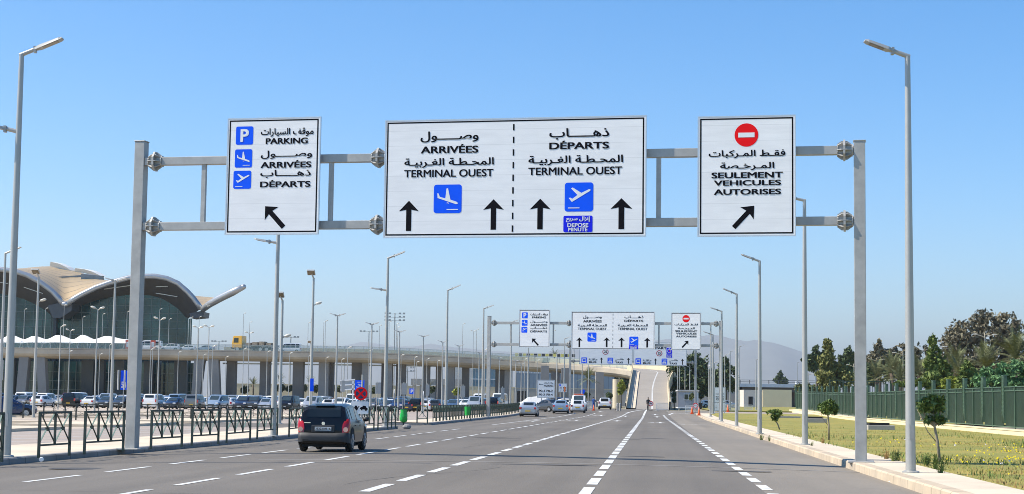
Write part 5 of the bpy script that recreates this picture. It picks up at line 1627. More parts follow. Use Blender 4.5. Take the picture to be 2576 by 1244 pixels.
# white portal building
o, w, h = bldg('gate_building', 'pale flat roofed gate canopy far behind the car park', 1033, 1162, 954, 500, 8, mat('gate roof', (.42, .38, .33), .8), zb=5.6)
for u in (.03, .17, .62, .95):
    MB().box(w*u, w*u+.9, .5, 1.4, -5.8, 0).build('column', concrete, o)
MB().box(w*.25, w*.95, 3, 6, -5.8, -1.5).build('rear_wall', mat('gate rear wall', (.40, .40, .40), .8), o)
o, w, h = bldg('glass_building', 'pale building with a blue glass front behind the flyover piers', 1143, 1290, 912, 540, 14, mat('pale cladding2', (.55, .53, .48), .7))
for k in range(7): MB().box(w*.30+k*w*.063, w*.30+(k+1)*w*.063-.15, -.05, .02, 3, h-.6).build('window', mat('blue glass', (.07, .15, .21), .15, 0, .3, .3, spec=.8), o)
for z in (.35, .6, .85): MB().box(w*.29, w*.76, -.12, -.04, h*z, h*z+.2).build('sill_band', white_pl, o)
# cream gatehouse right
zb = P(1930, 1024.5, 405).z
o, w, h = bldg('gatehouse', 'cream flat building with one dark doorway at the far end of the lawn', 1871, 1990, 982, 405, 9, mat('whitish render', (.60, .55, .48), .85, 0, .08, .4, big=(.2, (.52, .46, .38), .5)), zb=zb)
MB().box(w*.40, w+.1, -.35, .0, 0, h+.12).build('front_panel', mat('yellow render', (.72, .62, .38), .85, 0, .07, .4, big=(.2, (.62, .52, .32), .5)), o)
MB().box(w*.10, w*.19, -.04, .03, .25, h*.60).build('doorway', dark, o)
MB().box(w*.095, w*.195, -.08, .0, h*.60, h*.63).build('lintel', concrete, o)
# road bridge right
br = thing('road_bridge', 'low pale blue road bridge crossing behind the gatehouse', 'bridge', (0, 0, 0))
bx0, bx1 = P(1790, 970, 430).x, P(2110, 970, 430).x
zt = P(1950, 966.5, 430).z
MB().box(bx0, bx1, 430, 441, zt-.85, zt).build('deck', mat('pale blue concrete', (.46, .50, .53), .8, 0, .1, .3), br)
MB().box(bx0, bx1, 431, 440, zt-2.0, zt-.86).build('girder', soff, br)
sr = MB(); x = bx0
while x < bx1: sr.box(x-.08, x+.08, 430.1, 430.25, zt, zt+.95); x += 2.4
for z in (.45, .9): sr.box(bx0, bx1, 430.12, 430.2, zt+z-.05, zt+z+.05)
sr.build('railing', mat('dark railing', (.08, .08, .08), .6), br)
for px in (2005, 1862): MB().box(P(px-3, 1000, 432).x, P(px+3, 1000, 432).x, 431, 433, -.2, zt+(.7 if px == 2005 else -.9)).build('pier', mat('pale blue concrete', (.46, .50, .53), .8), br)
MB().box(P(1796, 980, 436).x, P(1858, 980, 436).x, 435, 437, -.2, zt-1).build('abutment', mat('pale blue concrete', (.46, .50, .53), .8), br)
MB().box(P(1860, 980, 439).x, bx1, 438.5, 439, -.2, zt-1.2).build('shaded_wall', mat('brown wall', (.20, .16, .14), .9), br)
# guard booth
gb = G(1731, 1031)
Yg = 257.0; xb0, xb1 = P(1706, 1000, Yg).x, P(1757, 1000, Yg).x
zg = gz(xb0, Yg)+.15
o = thing('guard_booth', 'grey prefabricated guard booth with one window at the foot of the ramp', 'booth', (xb0, Yg, zg))
w = xb1-xb0; h = P(1731, 985.5, Yg).z-zg
seamg = seams(mat('grey cabin panels', (.36, .37, .40), .6, 0, .05, 1), 1.05, 'X', .25, .03)
MB().box(0, w, 0, 2.6, .25, h).build('wall', seamg, o)
MB().box(-.12, w+.12, -.18, 2.75, h, h+.22).build('roof', mat('booth roof', (.50, .48, .46), .7), o, bevel=.03)
MB().box(-.02, w+.02, -.04, 2.62, .14, .28).build('base_frame', white_pl, o)
for x in (.1, w-.25): MB().box(x, x+.15, .05, .3, -.2, .16).build('foot', concrete, o)
f = MB()
for a in ((.28*w, .28*w+.07, .54*h, .84*h), (.72*w, .72*w+.07, .54*h, .84*h), (.28*w, .74*w, .54*h-.06, .54*h), (.27*w, .75*w, .84*h, .84*h+.09), (.49*w, .51*w, .54*h, .84*h)): f.box(a[0], a[1], -.05, .02, a[2], a[3])
wi = f.build('window', white_pl, o)
MB().box(.30*w, .72*w, -.02, .01, .55*h, .84*h).build('pane', mat('booth glass', (.06, .07, .05), .15, 0, .3, 3), wi)
MB().box(w-.16, w-.02, -.06, .0, .3, h).build('corner_post', white_pl, o)
# ============================================================ trees, palms, shrubs, fence
def leafm(name, a, b, rough=.75): return mat(name, a, rough, 0, .2, .35, island=.6, alt=b, spec=.25)
L_euc = leafm('eucalyptus leaves', (.10, .088, .058), (.225, .20, .13))
L_dark = leafm('dark tree leaves', (0.038, 0.063, 0.028), (0.131, 0.166, 0.074))
L_mid = leafm('mid green leaves', (0.049, 0.088, 0.021), (0.201, 0.245, 0.061))
L_olive = leafm('olive leaves', (0.061, 0.074, 0.028), (0.219, 0.236, 0.084))
L_oliv2 = leafm('bright olive leaves', (.085, .092, .030), (.27, .27, .085))
L_citrus = leafm('citrus leaves', (0.032, 0.06, 0.018), (0.228, 0.298, 0.079), .35)
L_palm = leafm('palm leaflets', (.055, .068, .028), (.21, .22, .10))
L_blue = leafm('blue green bush leaves', (.05, .125, .05), (.17, .30, .12))
L_yel = leafm('yellow green leaves', (0.123, 0.158, 0.021), (0.385, 0.42, 0.07))
bark = mat('bark', (.10, .075, .05), .9, 0, .3, 3)
barkp = mat('pale bark', (.26, .22, .16), .9, 0, .3, 6)
def leaves(blobs, n, size, seed, squash=1.0, hang=0.0):
    """leaf clumps spread through ellipsoids (centre, radii); returns verts, faces"""
    rs = np.random.RandomState(seed)
    vol = np.array([b[1][0]*b[1][1]*b[1][2] for b in blobs])**.75
    cnt = np.maximum(6, (n*vol/vol.sum()).astype(int))
    C = []
    for (c, r), k in zip(blobs, cnt):
        d = rs.normal(size=(k, 3)); d /= np.linalg.norm(d, axis=1)[:, None]
        ph = rs.rand(3)*6
        lump = 1+.22*np.sin(d[:, 0]*5+ph[0])*np.sin(d[:, 2]*6+ph[1])+.16*np.sin(d[:, 1]*9+d[:, 2]*7+ph[2])
        rad = (.35+.65*rs.rand(k)**.45)*lump
        C.append(np.array(c)+d*rad[:, None]*np.array(r))
    C = np.concatenate(C)
    # drop whole pockets so that what stands behind shows through
    keep = np.array([noise.noise(Vector(p)*(.9/size/4)) for p in C]) > -.18
    C = C[keep]
    n = len(C)
    u = rs.normal(size=(n, 3)); u /= np.linalg.norm(u, axis=1)[:, None]
    u[:, 2] -= hang
    w = rs.normal(size=(n, 3)); w -= u*(w*u).sum(1)[:, None]; w /= np.linalg.norm(w, axis=1)[:, None]
    s = size*(.5+rs.rand(n))[:, None]
    V = np.stack([C-u*s*.9, C+w*s*.42-u*s*.1, C+u*s*.9, C-w*s*.42+u*s*.1], 1).reshape(-1, 3)
    return V, np.arange(4*n).reshape(-1, 4)
def crown_obj(name, V, Fc, mt, parent):
    me = bpy.data.meshes.new(name); me.from_pydata(V, [], Fc); me.materials.append(mt)
    o = bpy.data.objects.new(name, me); COL.objects.link(o); adopt(o, parent)
    return o
def tree(name, lab, Y, blobs_px, mt, n=2600, size=.45, seed=1, group=None, trunk=.28, cat='tree', zb=None, depth=.8, hang=0, tm=None, stem=None, limbs=True):
    """blobs_px: ellipses (px, py, rx, ry) of the crown as they stand at depth Y"""
    k = Y/F
    cx = sum(b[0]*b[2] for b in blobs_px)/sum(b[2] for b in blobs_px)
    if stem is not None: cx = stem
    base = P(cx, 1000, Y); base.z = gz(base.x, base.y) if zb is None else zb
    o = thing(name, lab, cat, base, 0, group)
    B = []
    rr = random.Random(seed)
    for x, y, rx, ry in blobs_px:
        c = P(x, y, Y)-base
        B.append(((c.x, rr.uniform(-.3, .3)*rx*k, c.z), (rx*k, rx*k*depth, ry*k)))
    V, Fc = leaves(B, n, size, seed, hang=hang)
    crown_obj('crown', V, Fc, mt, o)
    if trunk:
        t = MB()
        top = max(B, key=lambda b: b[0][2])[0]
        lowz = min(b[0][2]-b[1][2]*.3 for b in B)
        t.path([(0, 0, -.2), (rr.uniform(-.1, .1), 0, lowz*.5), (top[0]*.4, 0, lowz), (top[0]*.8, top[1], top[2])], [trunk, trunk*.8, trunk*.65, trunk*.2], 8)
        if limbs:
            for c, r in B: t.path([(top[0]*.25, 0, lowz*.75), (c[0]*.6, c[1]*.6, (lowz+c[2])/2), (c[0], c[1], c[2]+r[2]*.4)], [trunk*.45, trunk*.3, trunk*.1], 6)
        t.build('trunk', tm or bark, o, smooth=True)
    return o
GB = 'trees beyond the green fence'
tree('eucalyptus', 'big brownish eucalyptus, the tallest tree at the right edge', 232, [(2408,850,30,30),(2450,832,24,26),(2520,815,22,22),(2430,845,48,42),(2500,835,58,46),(2450,905,60,52),(2540,870,42,52),(2400,860,30,36),(2520,915,60,46),(2470,800,26,20),(2543,812,34,24),(2385,905,26,40),(2572,900,30,50)], L_euc, 15000, .31, 1, GB, .35)
tree('tree', 'slender fresh green tree behind the fence, left of the brown eucalyptus', 172, [(2352,885,18,30),(2362,925,30,34),(2350,955,32,28),(2345,858,11,16),(2375,960,24,26),(2335,925,14,22)], L_mid, 4200, .26, 2, GB, .14, hang=.4)
tree('tree', 'tall conifer shaped dark green tree right of the far lamp, before the billboards', 240, [(2083,885,15,24),(2078,918,24,28),(2085,955,30,30),(2066,940,16,26),(2112,938,20,26),(2125,955,22,20),(2080,864,9,10)], L_oliv2, 6500, .30, 3, GB, .2)
BGT = [('grey green tree in the far row, leftmost beyond the billboards', 330, [(2035,915,16,22),(2050,905,18,28),(2060,885,12,18),(2075,900,20,30)], L_dark), ('pointed tree in the far row, just left of the gantry post', 330, [(2137,892,14,18),(2135,915,20,26),(2150,910,12,26),(2114,898,5,10)], L_dark),
       ('bushy brownish tree in the far row, right of the gantry post', 300, [(2205,885,14,18),(2215,870,10,16),(2220,905,28,26),(2195,915,22,24),(2240,895,16,18)], L_euc), ('wide brownish tree in the far row, behind the nearest lamp', 300, [(2270,885,24,18),(2300,890,26,26),(2260,910,26,26),(2315,915,18,30),(2325,885,12,16)], L_euc),
       ('dark rounded tree in the far row, behind the date palms', 290, [(2280,930,40,26),(2230,935,36,22),(2330,930,30,26),(2190,940,30,22)], L_dark), ('low dark trees at the far end of the fence', 370, [(2040,985,30,16),(2020,975,18,10),(2065,990,26,18)], L_olive)]
BGT += [('olive tree in the far row, left of the tall cream lamp', 285, [(2395,925,34,34),(2370,940,30,28),(2420,945,30,28)], L_olive), ('olive tree in the far row, behind the tall cream lamp', 285, [(2460,930,40,36),(2490,945,36,30),(2440,950,30,26)], L_dark), ('olive tree in the far row, at the right edge of the photo', 285, [(2540,935,40,40),(2570,950,30,34),(2520,955,34,26)], L_olive), ('olive tree in the far row, beside the gantry post', 310, [(2175,935,20,24),(2190,950,26,20),(2160,955,20,18)], L_dark)]
for i, (lab, Y, bl_, m) in enumerate(BGT): tree('tree', lab, Y, bl_, m, 5200, .38, 20+i, 'trees in the far row beyond the fence', .25, depth=.6)
tree('shrub', 'large blue green bush spilling over the fence at the right edge', 128, [(2500,945,40,26),(2545,935,44,26),(2575,955,36,34),(2470,965,30,22),(2530,970,50,26)], L_blue, 7000, .16, 30, 'shrubs behind the green fence', 0, 'shrub')
tree('shrub', 'upright olive shrub left of the large blue green bush', 140, [(2432,930,16,20),(2440,955,26,26),(2425,965,20,22)], L_mid, 2200, .18, 31, 'shrubs behind the green fence', .08, 'shrub')
tree('shrub', 'rounded bright green shrub behind the fence', 150, [(2392,962,20,12),(2372,966,14,10),(2405,968,16,12)], L_yel, 1600, .18, 32, 'shrubs behind the green fence', 0, 'shrub')
tree('shrub', 'low clipped green hedge behind the fence, left of the rounded shrub', 165, [(2270,966,22,7),(2310,963,24,9),(2335,968,14,9)], L_mid, 1500, .2, 33, 'shrubs behind the green fence', 0, 'hedge')
# trees behind the ramp and the booth
tree('tree', 'dense dark green tree mass right of the ramp, behind the booth', 330, [(1705,935,26,36),(1735,925,34,36),(1765,940,26,40),(1725,965,44,30),(1775,965,20,28),(1690,960,16,26),(1752,903,16,12)], L_dark, 9000, .40, 40, 'trees behind the ramp', .3)
tree('tree', 'second dark tree right of the booth, behind the lamp posts', 350, [(1822,930,16,26),(1835,950,18,28),(1812,955,18,28),(1842,965,10,22),(1825,910,9,12)], L_dark, 4200, .4, 41, 'trees behind the ramp', .25)
tree('shrub', 'dry brownish bush between the two dark trees', 340, [(1772,978,12,12),(1782,984,12,10)], L_olive, 700, .4, 42, None, 0, 'shrub')
tree('tree', 'small yellowish tree behind the round flyover pier', 322, [(1562,968,7,9),(1566,976,7,9),(1561,984,6,8)], L_yel, 1000, .34, 43, None, .1)
tree('tree', 'dark trees seen under the curved flyover', 480, [(1525,960,20,26),(1550,950,16,30),(1580,960,20,26),(1540,975,30,18)], L_dark, 1800, .7, 44, None, .3)
tree('tree', 'lone conifer far behind the road bridge', 620, [(1963,945,6,10),(1962,957,14,10),(1972,960,9,8)], L_dark, 900, .7, 45, None, .2)
def topiary(px, py, r, Y, lab):
    tree('topiary', lab, Y, [(px, py, r, r)], L_dark, 700, .2, int(px), 'ball topiary trees near the ramp', .06, depth=1)
topiary(1533, 996, 7.5, 300, 'ball topiary left of the round flyover pier'); topiary(1477, 994, 7, 300, 'ball topiary beside the small palm under the flyover'); topiary(1696, 994, 7, 300, 'ball topiary between ramp wall and booth, upper one'); topiary(1697, 1007, 6, 298, 'ball topiary between ramp wall and booth, lower one'); topiary(1764, 997, 6, 330, 'ball topiary right of the booth'); topiary(1782, 993, 6, 330, 'ball topiary just left of the lamp posts by the white board')
tree('shrub', 'small thin tree growing before the booth window', 254, [(1742, 996, 6, 7), (1738, 1003, 4, 5)], L_olive, 300, .14, 47, None, .04, 'shrub')
for i, (px, py, r) in enumerate(((615, 982, 9), (705, 978, 10), (727, 979, 8), (762, 978, 9), (795, 979, 9), (836, 978, 9), (855, 980, 8), (938, 984, 7), (1085, 982, 8), (1150, 986, 9))):
    tree('shrub', 'rounded dark bush at the back of the car park, %s from the left' % ORD[i].replace('nearest', 'first'), 400 if px != 1150 else 372, [(px, py, r, r*.8), (px+4, py-2, r*.7, r*.7)], L_dark if px != 1150 else L_yel, 700, .4, 60+i, 'bushes at the back of the car park', 0, 'shrub')
def palm(px, py, Y, fl, lab, n=26, group='date palms', zb=None, trunk=.25, seed=1, droop=1.0):
    c = P(px, py, Y); base = Vector((c.x, c.y, gz(c.x, c.y) if zb is None else zb))
    H = c.z-base.z
    o = thing('palm_tree', lab, 'palm', base, 0, group)
    rr = random.Random(seed)
    MB().path([(0, 0, -.2), (.05, 0, H*.5), (0, 0, H)], [trunk, trunk*.9, trunk*1.15], 9).build('trunk', bark, o, smooth=True)
    V, T = [], []
    for k in range(n):
        a = 6.2832*k/n*2.4+rr.uniform(-.2, .2)
        el = R(rr.uniform(-10, 78)) if k % 4 else R(rr.uniform(55, 85))
        L_ = fl*rr.uniform(.8, 1.1)
        p = Vector((0, 0, H)); d = Vector((math.cos(a)*math.cos(el), math.sin(a)*math.cos(el), math.sin(el)))
        m = 11
        for j in range(m):
            q = p+d*(L_/m)
            side_ = d.cross(Vector((0, 0, 1)))
            if side_.length < .05: side_ = Vector((math.sin(a), -math.cos(a), 0))
            side_.normalize()
            lw = fl*.17*math.sin(math.pi*min(1, (j+1.2)/(m+.6)))+.05
            if j > 0:
                for sg in (-1, 1):
                    for h in (0, .5):
                        b0 = p.lerp(q, h); tip = b0+side_*sg*lw+d*lw*.75+Vector((0, 0, -lw*.25+rr.uniform(-.05, .05)))
                        n0 = len(V); w = d*(L_/m*.17)
                        V += [b0-w, b0+w, tip]; T.append((n0, n0+1, n0+2))
            n0 = len(V); w = side_*.03; V += [p-w, p+w, q+w, q-w]; T.append((n0, n0+1, n0+2, n0+3))
            p = q
            d = (d+Vector((0, 0, -.115*droop*(.4+j/m)))).normalized()
    crown_obj('fronds', V, T, L_palm, o)
PG = 'date palms beyond the green fence'
palm(2480, 925, 190, 3.4, 'dark upright date palm right of the tall cream twin lamp', 30, PG, seed=1, droop=.8)
palm(2555, 905, 175, 3.6, 'date palm at the right edge before the eucalyptus', 34, PG, seed=2)
palm(2402, 930, 205, 3.6, 'date palm left of the tall cream twin lamp', 32, PG, seed=3)
palm(2420, 955, 180, 3.0, 'lower date palm beneath the left one', 26, PG, seed=4)
palm(2243, 940, 225, 3.3, 'date palm in the middle, right of the gantry post', 34, PG, seed=5)
palm(2205, 952, 230, 3.0, 'lower date palm just right of the gantry post', 26, PG, seed=6)
palm(2312, 945, 215, 3.2, 'date palm just right of the nearest lamp', 30, PG, seed=7)
palm(2265, 957, 210, 2.6, 'short date palm left of the nearest lamp', 24, PG, seed=8)
palm(1480, 955, 330, 2.6, 'small palm under the curved flyover', 26, 'palms near the flyover', seed=9)
palm(1395, 893, 384, 1.6, 'small palm standing on the elevated road', 20, 'palms near the flyover', zb=11.2, seed=10, trunk=.12)
for i, (x, y) in enumerate(((637, 968), (668, 969), (704, 960), (780, 965), (1079, 975))): palm(x, y, 500, 2.6, 'distant palm below the flyover, %s from the left' % ORD[i].replace('nearest', 'first'), 18, 'distant palms below the flyover', seed=70+i)
# young citrus trees on the lawn
def citrus(px, py, blobs, lab, seed, lean):
    b = G(px, py, .16); Y = b.y
    o = thing('citrus_tree', lab, 'young tree', b, 0, 'young citrus trees on the lawn')
    k = Y/F
    B = []
    for x, y, r in blobs:
        c = P(x, y, Y)-b
        B.append(((c.x, random.uniform(-.4, .4)*r*k, c.z), (r*k, r*k, r*k*.85)))
    V, Fc = leaves(B, 1300, .10 if Y < 70 else .125, seed)
    crown_obj('crown', V, Fc, L_citrus, o)
    ct = B[0][0]
    lo = min(q[0][2]-q[1][2]*.6 for q in B)
    t = MB()
    w = Vector((lean*.5, 0, lo*.55))
    t.path([(0, 0, -.1), w, (ct[0]*.9, 0, lo), (ct[0], ct[1], ct[2])], [.045, .038, .03, .012], 7)
    for c, r in B[1:]: t.path([w.lerp(Vector((ct[0], 0, lo)), .8), (c[0]*.8, c[1]*.6, lo*.6+c[2]*.4), c], [.022, .018, .008], 6)
    t.path([w*.9, w+Vector((-.25, .02, .25)), (ct[0]-.35, 0, lo+.2)], [.014, .012, .008], 5)
    t.build('trunk', barkp, o, smooth=True)
citrus(2366, 1168, [(2347, 1026, 17), (2318, 1024, 13), (2307, 1030, 8), (2357, 1054, 13), (2345, 1003, 11), (2365, 1008, 9), (2364, 1027, 11), (2333, 1057, 9), (2330, 1010, 10), (2370, 1060, 8)], 'nearest young citrus tree, on the lawn right of the nearest lamp', 1, -.15)
citrus(2085, 1108, [(2082, 1028, 15), (2070, 1025, 9), (2094, 1032, 11), (2085, 1016, 10), (2100, 1025, 8)], 'second young citrus tree, left of the gantry post', 2, 0)
citrus(1963, 1082, [(1948, 1042, 11), (1938, 1040, 8), (1958, 1040, 8), (1950, 1052, 7)], 'leaning young citrus tree, farthest of the three on the lawn', 3, -.3)

# ------------------------------------------------------------ green fence on its cream wall
FS = 20.0
fz = lambda t: gst(FS, t)+.45
wall = thing('garden_wall', 'low cream wall running below the green fence', 'wall', (0, 0, 0))
rows = []
for t in np.arange(58, 243, 6):
    z = gst(19.2, t)
    rows.append([(*st2w(19.0, t), z-.2), (*st2w(19.0, t), z+.40), (*st2w(18.97, t), z+.41), (*st2w(18.97, t), z+.46), (*st2w(19.5, t), z+.46), (*st2w(20.4, t), z+.42)])
MB().loft(rows).build('wall', cream, wall)
fence = thing('fence', 'long dark green metal fence with tapered fin posts along the lawn', 'fence', (*st2w(FS, 60), 0), 0)
fo = Vector(fence.location)
BAY = 6.1
rail = mat('fence rail green', (.060, .110, .068), .5, 0, .2, 1.5)
def stl(s, t, z): x, y = st2w(s, t); return Vector((x, y, z))-fo
for i in range(30):
    t = 62.6+i*BAY
    z = fz(t)
    far = i > 24
    # fin post: broad at the head, forked to a point at the foot
    p = MB()
    d = Vector((*st2w(0, 1), 0)); n = Vector((*st2w(1, 0), 0))
    c = stl(FS, t, z)
    hw = .26
    for sg in (-1, 1):
        a = [c+d*(sg*hw)+Vector((0, 0, 2.95)), c+d*(sg*.02)+Vector((0, 0, 2.95)), c+d*(sg*.02)+Vector((0, 0, 1.15)), c+d*(sg*hw)+Vector((0, 0, .28))]
        p.prism([q-n*.10 for q in a], n*.20)
        if not far:
            for k in range(9):
                zz = .6+k*.24
                p.bar(c+d*(sg*hw*1.06)-n*.13+Vector((0, 0, zz)), c+d*(sg*.05)-n*.13+Vector((0, 0, zz+.32)), .025, .03)
    p.bar(c+d*-.28+Vector((0, 0, 2.97)), c+d*.28+Vector((0, 0, 2.97)), .24, .05)
    p.build('fin_post', rail, fence)
    if i == 29: break
    q = MB()
    step = .14 if i < 12 else .2 if i < 25 else .3
    w = .06 if i < 12 else .10 if i < 25 else .2
    s_ = .3
    while s_ < BAY-.3:
        zz = fz(t+s_)
        b = stl(FS, t+s_, zz)
        q.bar(b+Vector((0, 0, .06)), b+Vector((0, 0, 2.30)), w, .03, up=tuple(n))
        s_ += step
    q.build('picket_panel', fence_green, fence)
    r_ = MB()
    for h, th in ((.10, .05), (2.10, .05), (2.32, .05)): r_.bar(stl(FS-.04, t, fz(t)+h), stl(FS-.04, t+BAY, fz(t+BAY)+h), .05, th)
    for k in range(6 if i < 25 else 0): r_.bar(stl(FS, t+.6+k, fz(t)+2.1), stl(FS, t+.6+k, fz(t)+2.32), .03)
    r_.build('rail', rail, fence)
    MB().bar(stl(FS-.05, t+BAY/2, fz(t)-.1), stl(FS-.05, t+BAY/2, fz(t)+2.36), .07, .07).build('post', rail, fence)
# dark frames and gates behind the fence
gt = thing('gate', 'tall dark green gate frames standing behind the fence', 'gate', (0, 0, 0))
for x0, x1, y0, y1, Y in ((2088, 2122, 957, 990, 235), (2122, 2160, 960, 988, 228), (2183, 2228, 960, 985, 215), (2228, 2240, 958, 988, 212), (2242, 2300, 966, 984, 205)):
    a, b = P(x0, y0, Y), P(x1, y1, Y)
    m_ = MB().bar((a.x, Y, 0), (a.x, Y, a.z), .14).bar((b.x, Y, 0), (b.x, Y, a.z), .14).bar((a.x, Y, a.z), (b.x, Y, a.z), .12)
    x = a.x+.3
    while x < b.x: m_.bar((x, Y, 0), (x, Y, a.z), .05); x += .28
    m_.build('frame', fence_green, gt)
# billboards seen from behind
for x0, x1, lab in ((2050, 2072, 'white louvred billboard back left of the conifer'), (2127, 2153, 'white louvred billboard back right of the conifer')):
    a, b = P(x0, 930, 330), P(x1, 962, 330)
    o = thing('billboard', lab, 'billboard', (a.x, 330, 0), 0, 'billboards beyond the fence')
    m_ = MB()
    for k in range(12):
        z = b.z+(a.z-b.z)*k/12
        m_.box(0, b.x-a.x, -.06, .1, z, z+(a.z-b.z)/12*.7)
    m_.build('louvre_panel', mat('pale blue louvre', (.40, .46, .55), .6), o)
    MB().box(.2, .5, .1, .3, -.2, a.z).box(b.x-a.x-.5, b.x-a.x-.2, .1, .3, -.2, a.z).build('frame', galv, o)
# ============================================================ barriers, small signs, people, bits on the ground
gpaint = mat('dark green barrier paint', (.016, .034, .026), .5, 0, .25, 3)
gpale = mat('worn green barrier paint', (.10, .17, .14), .6, 0, .3, 5)
def barrier(a, b, bays, label, group, name='barrier', h=1.05):
    """a pavement railing from a to b: posts, two rails, crossed flats with a block where they cross"""
    a, b = Vector(a), Vector(b)
    d = b-a; rz = math.atan2(d.y, d.x); L_ = math.hypot(d.x, d.y)
    o = thing(name, label, 'barrier', a, rz, group)
    for x in (0, L_): MB().box(x-.03, x+.03, -.03, .03, -.05, h).build('post', gpaint, o)
    f = MB().box(-.03, L_+.03, -.028, .028, h-.012, h+.045).build('top_rail', gpaint, o)
    MB().box(.03, L_-.03, -.022, .022, .24, .285).build('bottom_rail', gpaint, o)
    for k in range(1, bays): MB().box(L_*k/bays-.025, L_*k/bays+.025, -.026, .026, .285, h-.012).build('post', gpaint, o)
    for k in range(bays):
        x0, x1 = L_*k/bays+.03, L_*(k+1)/bays-.03
        MB().bar((x0, -.02, h-.02), (x1, -.02, .29), .035, .012).build('diagonal', gpaint, o)
        MB().bar((x1, .02, h-.02), (x0, .02, .29), .035, .012).build('diagonal', gpale, o)
        xm = (x0+x1)/2
        MB().box(xm-.035, xm+.035, -.04, .04, .61, .70).build('clamp', gpaint, o)
    return o
NB = [((-45, 1160), (4, 1157), 2, 'barrier at the left edge of the photo, half hidden by the nearest lamp'), ((97, 1148), (174, 1142), 2, 'green two bay barrier just right of the nearest lamp'), ((212, 1139), (309.5, 1131.5), 3, 'green three bay barrier just left of the gantry post'), ((379.6, 1126), (457, 1120.4), 3, 'green three bay barrier just right of the gantry post'),
      ((482.5, 1118), (549, 1113), 3, 'second green barrier right of the gantry post'), ((570, 1111), (629, 1105), 3, 'third green barrier right of the gantry post'), ((647, 1102), (697, 1097), 3, 'green barrier in front of the second left lamp'), ((727, 1096), (775, 1090), 3, 'green barrier half hidden behind the black hatchback'),
      ((903, 1083), (940.5, 1079.6), 3, 'green barrier just right of the black hatchback, by the tow sign'), ((950.7, 1079.6), (975, 1077), 2, 'green barrier in front of the third left lamp'), ((985, 1076), (995, 1074.5), 1, 'short green barrier left of the bright green bin')]
for a, b, n, lab in NB: barrier(G(*a, .16), G(*b, .16), n, lab, 'green barriers along the near left pavement')
barrier(G(1049, 1064, .16), G(1075, 1064, .16), 1, 'single wide crossed barrier right of the bright green bin', None)
barrier(G(978, 1067, .0), G(1001, 1067, .0), 1, 'thin crossed barrier behind the bright green bin', None)
k = 0
t = 113.0
ORDW = ['first','second','third','fourth','fifth','sixth','seventh','eighth','ninth','tenth','eleventh','twelfth','thirteenth','fourteenth','fifteenth','sixteenth','seventeenth','eighteenth','nineteenth','twentieth','twenty-first','twenty-second','twenty-third','twenty-fourth','twenty-fifth','twenty-sixth','twenty-seventh','twenty-eighth','twenty-ninth','thirtieth','thirty-first','thirty-second','thirty-third','thirty-fourth','thirty-fifth','thirty-sixth','thirty-seventh','thirty-eighth','thirty-ninth','fortieth','forty-first','forty-second','forty-third','forty-fourth','forty-fifth','forty-sixth']
pr = None
while t < 188:
    a = Vector((*st2w(-14.35, t), gst(-14.35, t)+.16)); b = Vector((*st2w(-14.35, t+1.5), gst(-14.35, t+1.5)+.16))
    lab = 'green barrier along the far left pavement, %s one counting away from the bin' % ORDW[k]
    if pr is None: pr = barrier(a, b, 2, lab, 'green barriers along the far left pavement')
    else: dup(pr, a, math.atan2((b-a).y, (b-a).x), lab)
    k += 1; t += 1.95
# thin crossed barriers round the car park
thinm = mat('thin barrier steel', (.05, .055, .045), .6, .2, .2, 2)
pr = None; k = 0
for (Y, x0, x1, off) in ((118.5, 20, 330, 0), (112, 135, 240, .4), (123, 250, 760, .3), (116, 330, 560, 0), (130, 640, 905, .2)):
    X, xe = (x0-1288)*Y/F+off, (x1-1288)*Y/F
    while X < xe:
        lab = 'thin crossed barrier at the edge of the car park, %s one placed from the left' % (ORDW+['last %d' % q for q in range(60)])[k]
        if pr is None:
            o = thing('parking_barrier', lab, 'barrier', (X, Y, 0), 0, 'thin crossed barriers round the car park')
            for x in (0, 1.42): MB().box(x-.022, x+.022, -.022, .022, -.05, 1.05).build('post', thinm, o)
            for z in (1.02, .22): MB().box(0, 1.42, -.015, .015, z-.018, z+.018).build('rail', thinm, o)
            m_ = MB()
            for sx, sz in ((-1, -1), (-1, 1), (1, -1), (1, 1)): m_.bar((.71+sx*.08, 0, .62+sz*.06), (.71+sx*.70, 0, .62+sz*.39), .016, .016)
            m_.path([(.71+.1*math.cos(a), 0, .62+.1*math.sin(a)) for a in [6.2832*j/12 for j in range(13)]], .012, 5)
            m_.build('crossed_bars', thinm, o); pr = o
        else: dup(pr, (X, Y+.012*(X-x0*0), gz(X, Y)), 0, lab)
        k += 1; X += 1.46
# waste bin with its green bag
b = G(1015, 1071.5, .0)
o = thing('litter_bin', 'bright green bag hanging on a dark post at the end of the near left pavement', 'litter bin', b)
MB().box(-.05, .05, -.05, .05, 0, 1.25).build('post', gpaint, o)
MB().path([(.22*math.cos(a), .22*math.sin(a), 1.02) for a in [6.2832*j/16 for j in range(17)]], .016, 6).build('hoop', gpaint, o)
rows = []
for z, r, in ((1.03, .215), (.85, .20), (.6, .235), (.4, .24), (.25, .19), (.20, .05)):
    rows.append([(r*math.cos(a)*(1+.10*math.sin(5*a+z*9)), r*math.sin(a)*(1+.10*math.cos(4*a+z*7)), z) for a in [6.2832*j/22 for j in range(22)]])
m_ = MB().loft(rows, close=True); m_.build('bag', mat('green plastic bag', (.01, .36, .05), .35, 0, .3, 5, .3, 8), o, smooth=True)
b = G(1053, 1072, .16)
o = thing('litter_bin', 'small green waste bin on the far left pavement, behind the barriers', 'litter bin', P(1176, 1050, 121)*1)
o.location.z = gz(o.location.x, 121)+.15
MB().lathe([(.19, .35), (.22, .95), (.22, .97), (.18, .97)], n=14).build('bag', mat('green plastic bag', (.01, .36, .05)), o); MB().tube((.2, 0, 0), (.2, 0, 1.1), .03).build('post', gpaint, o)
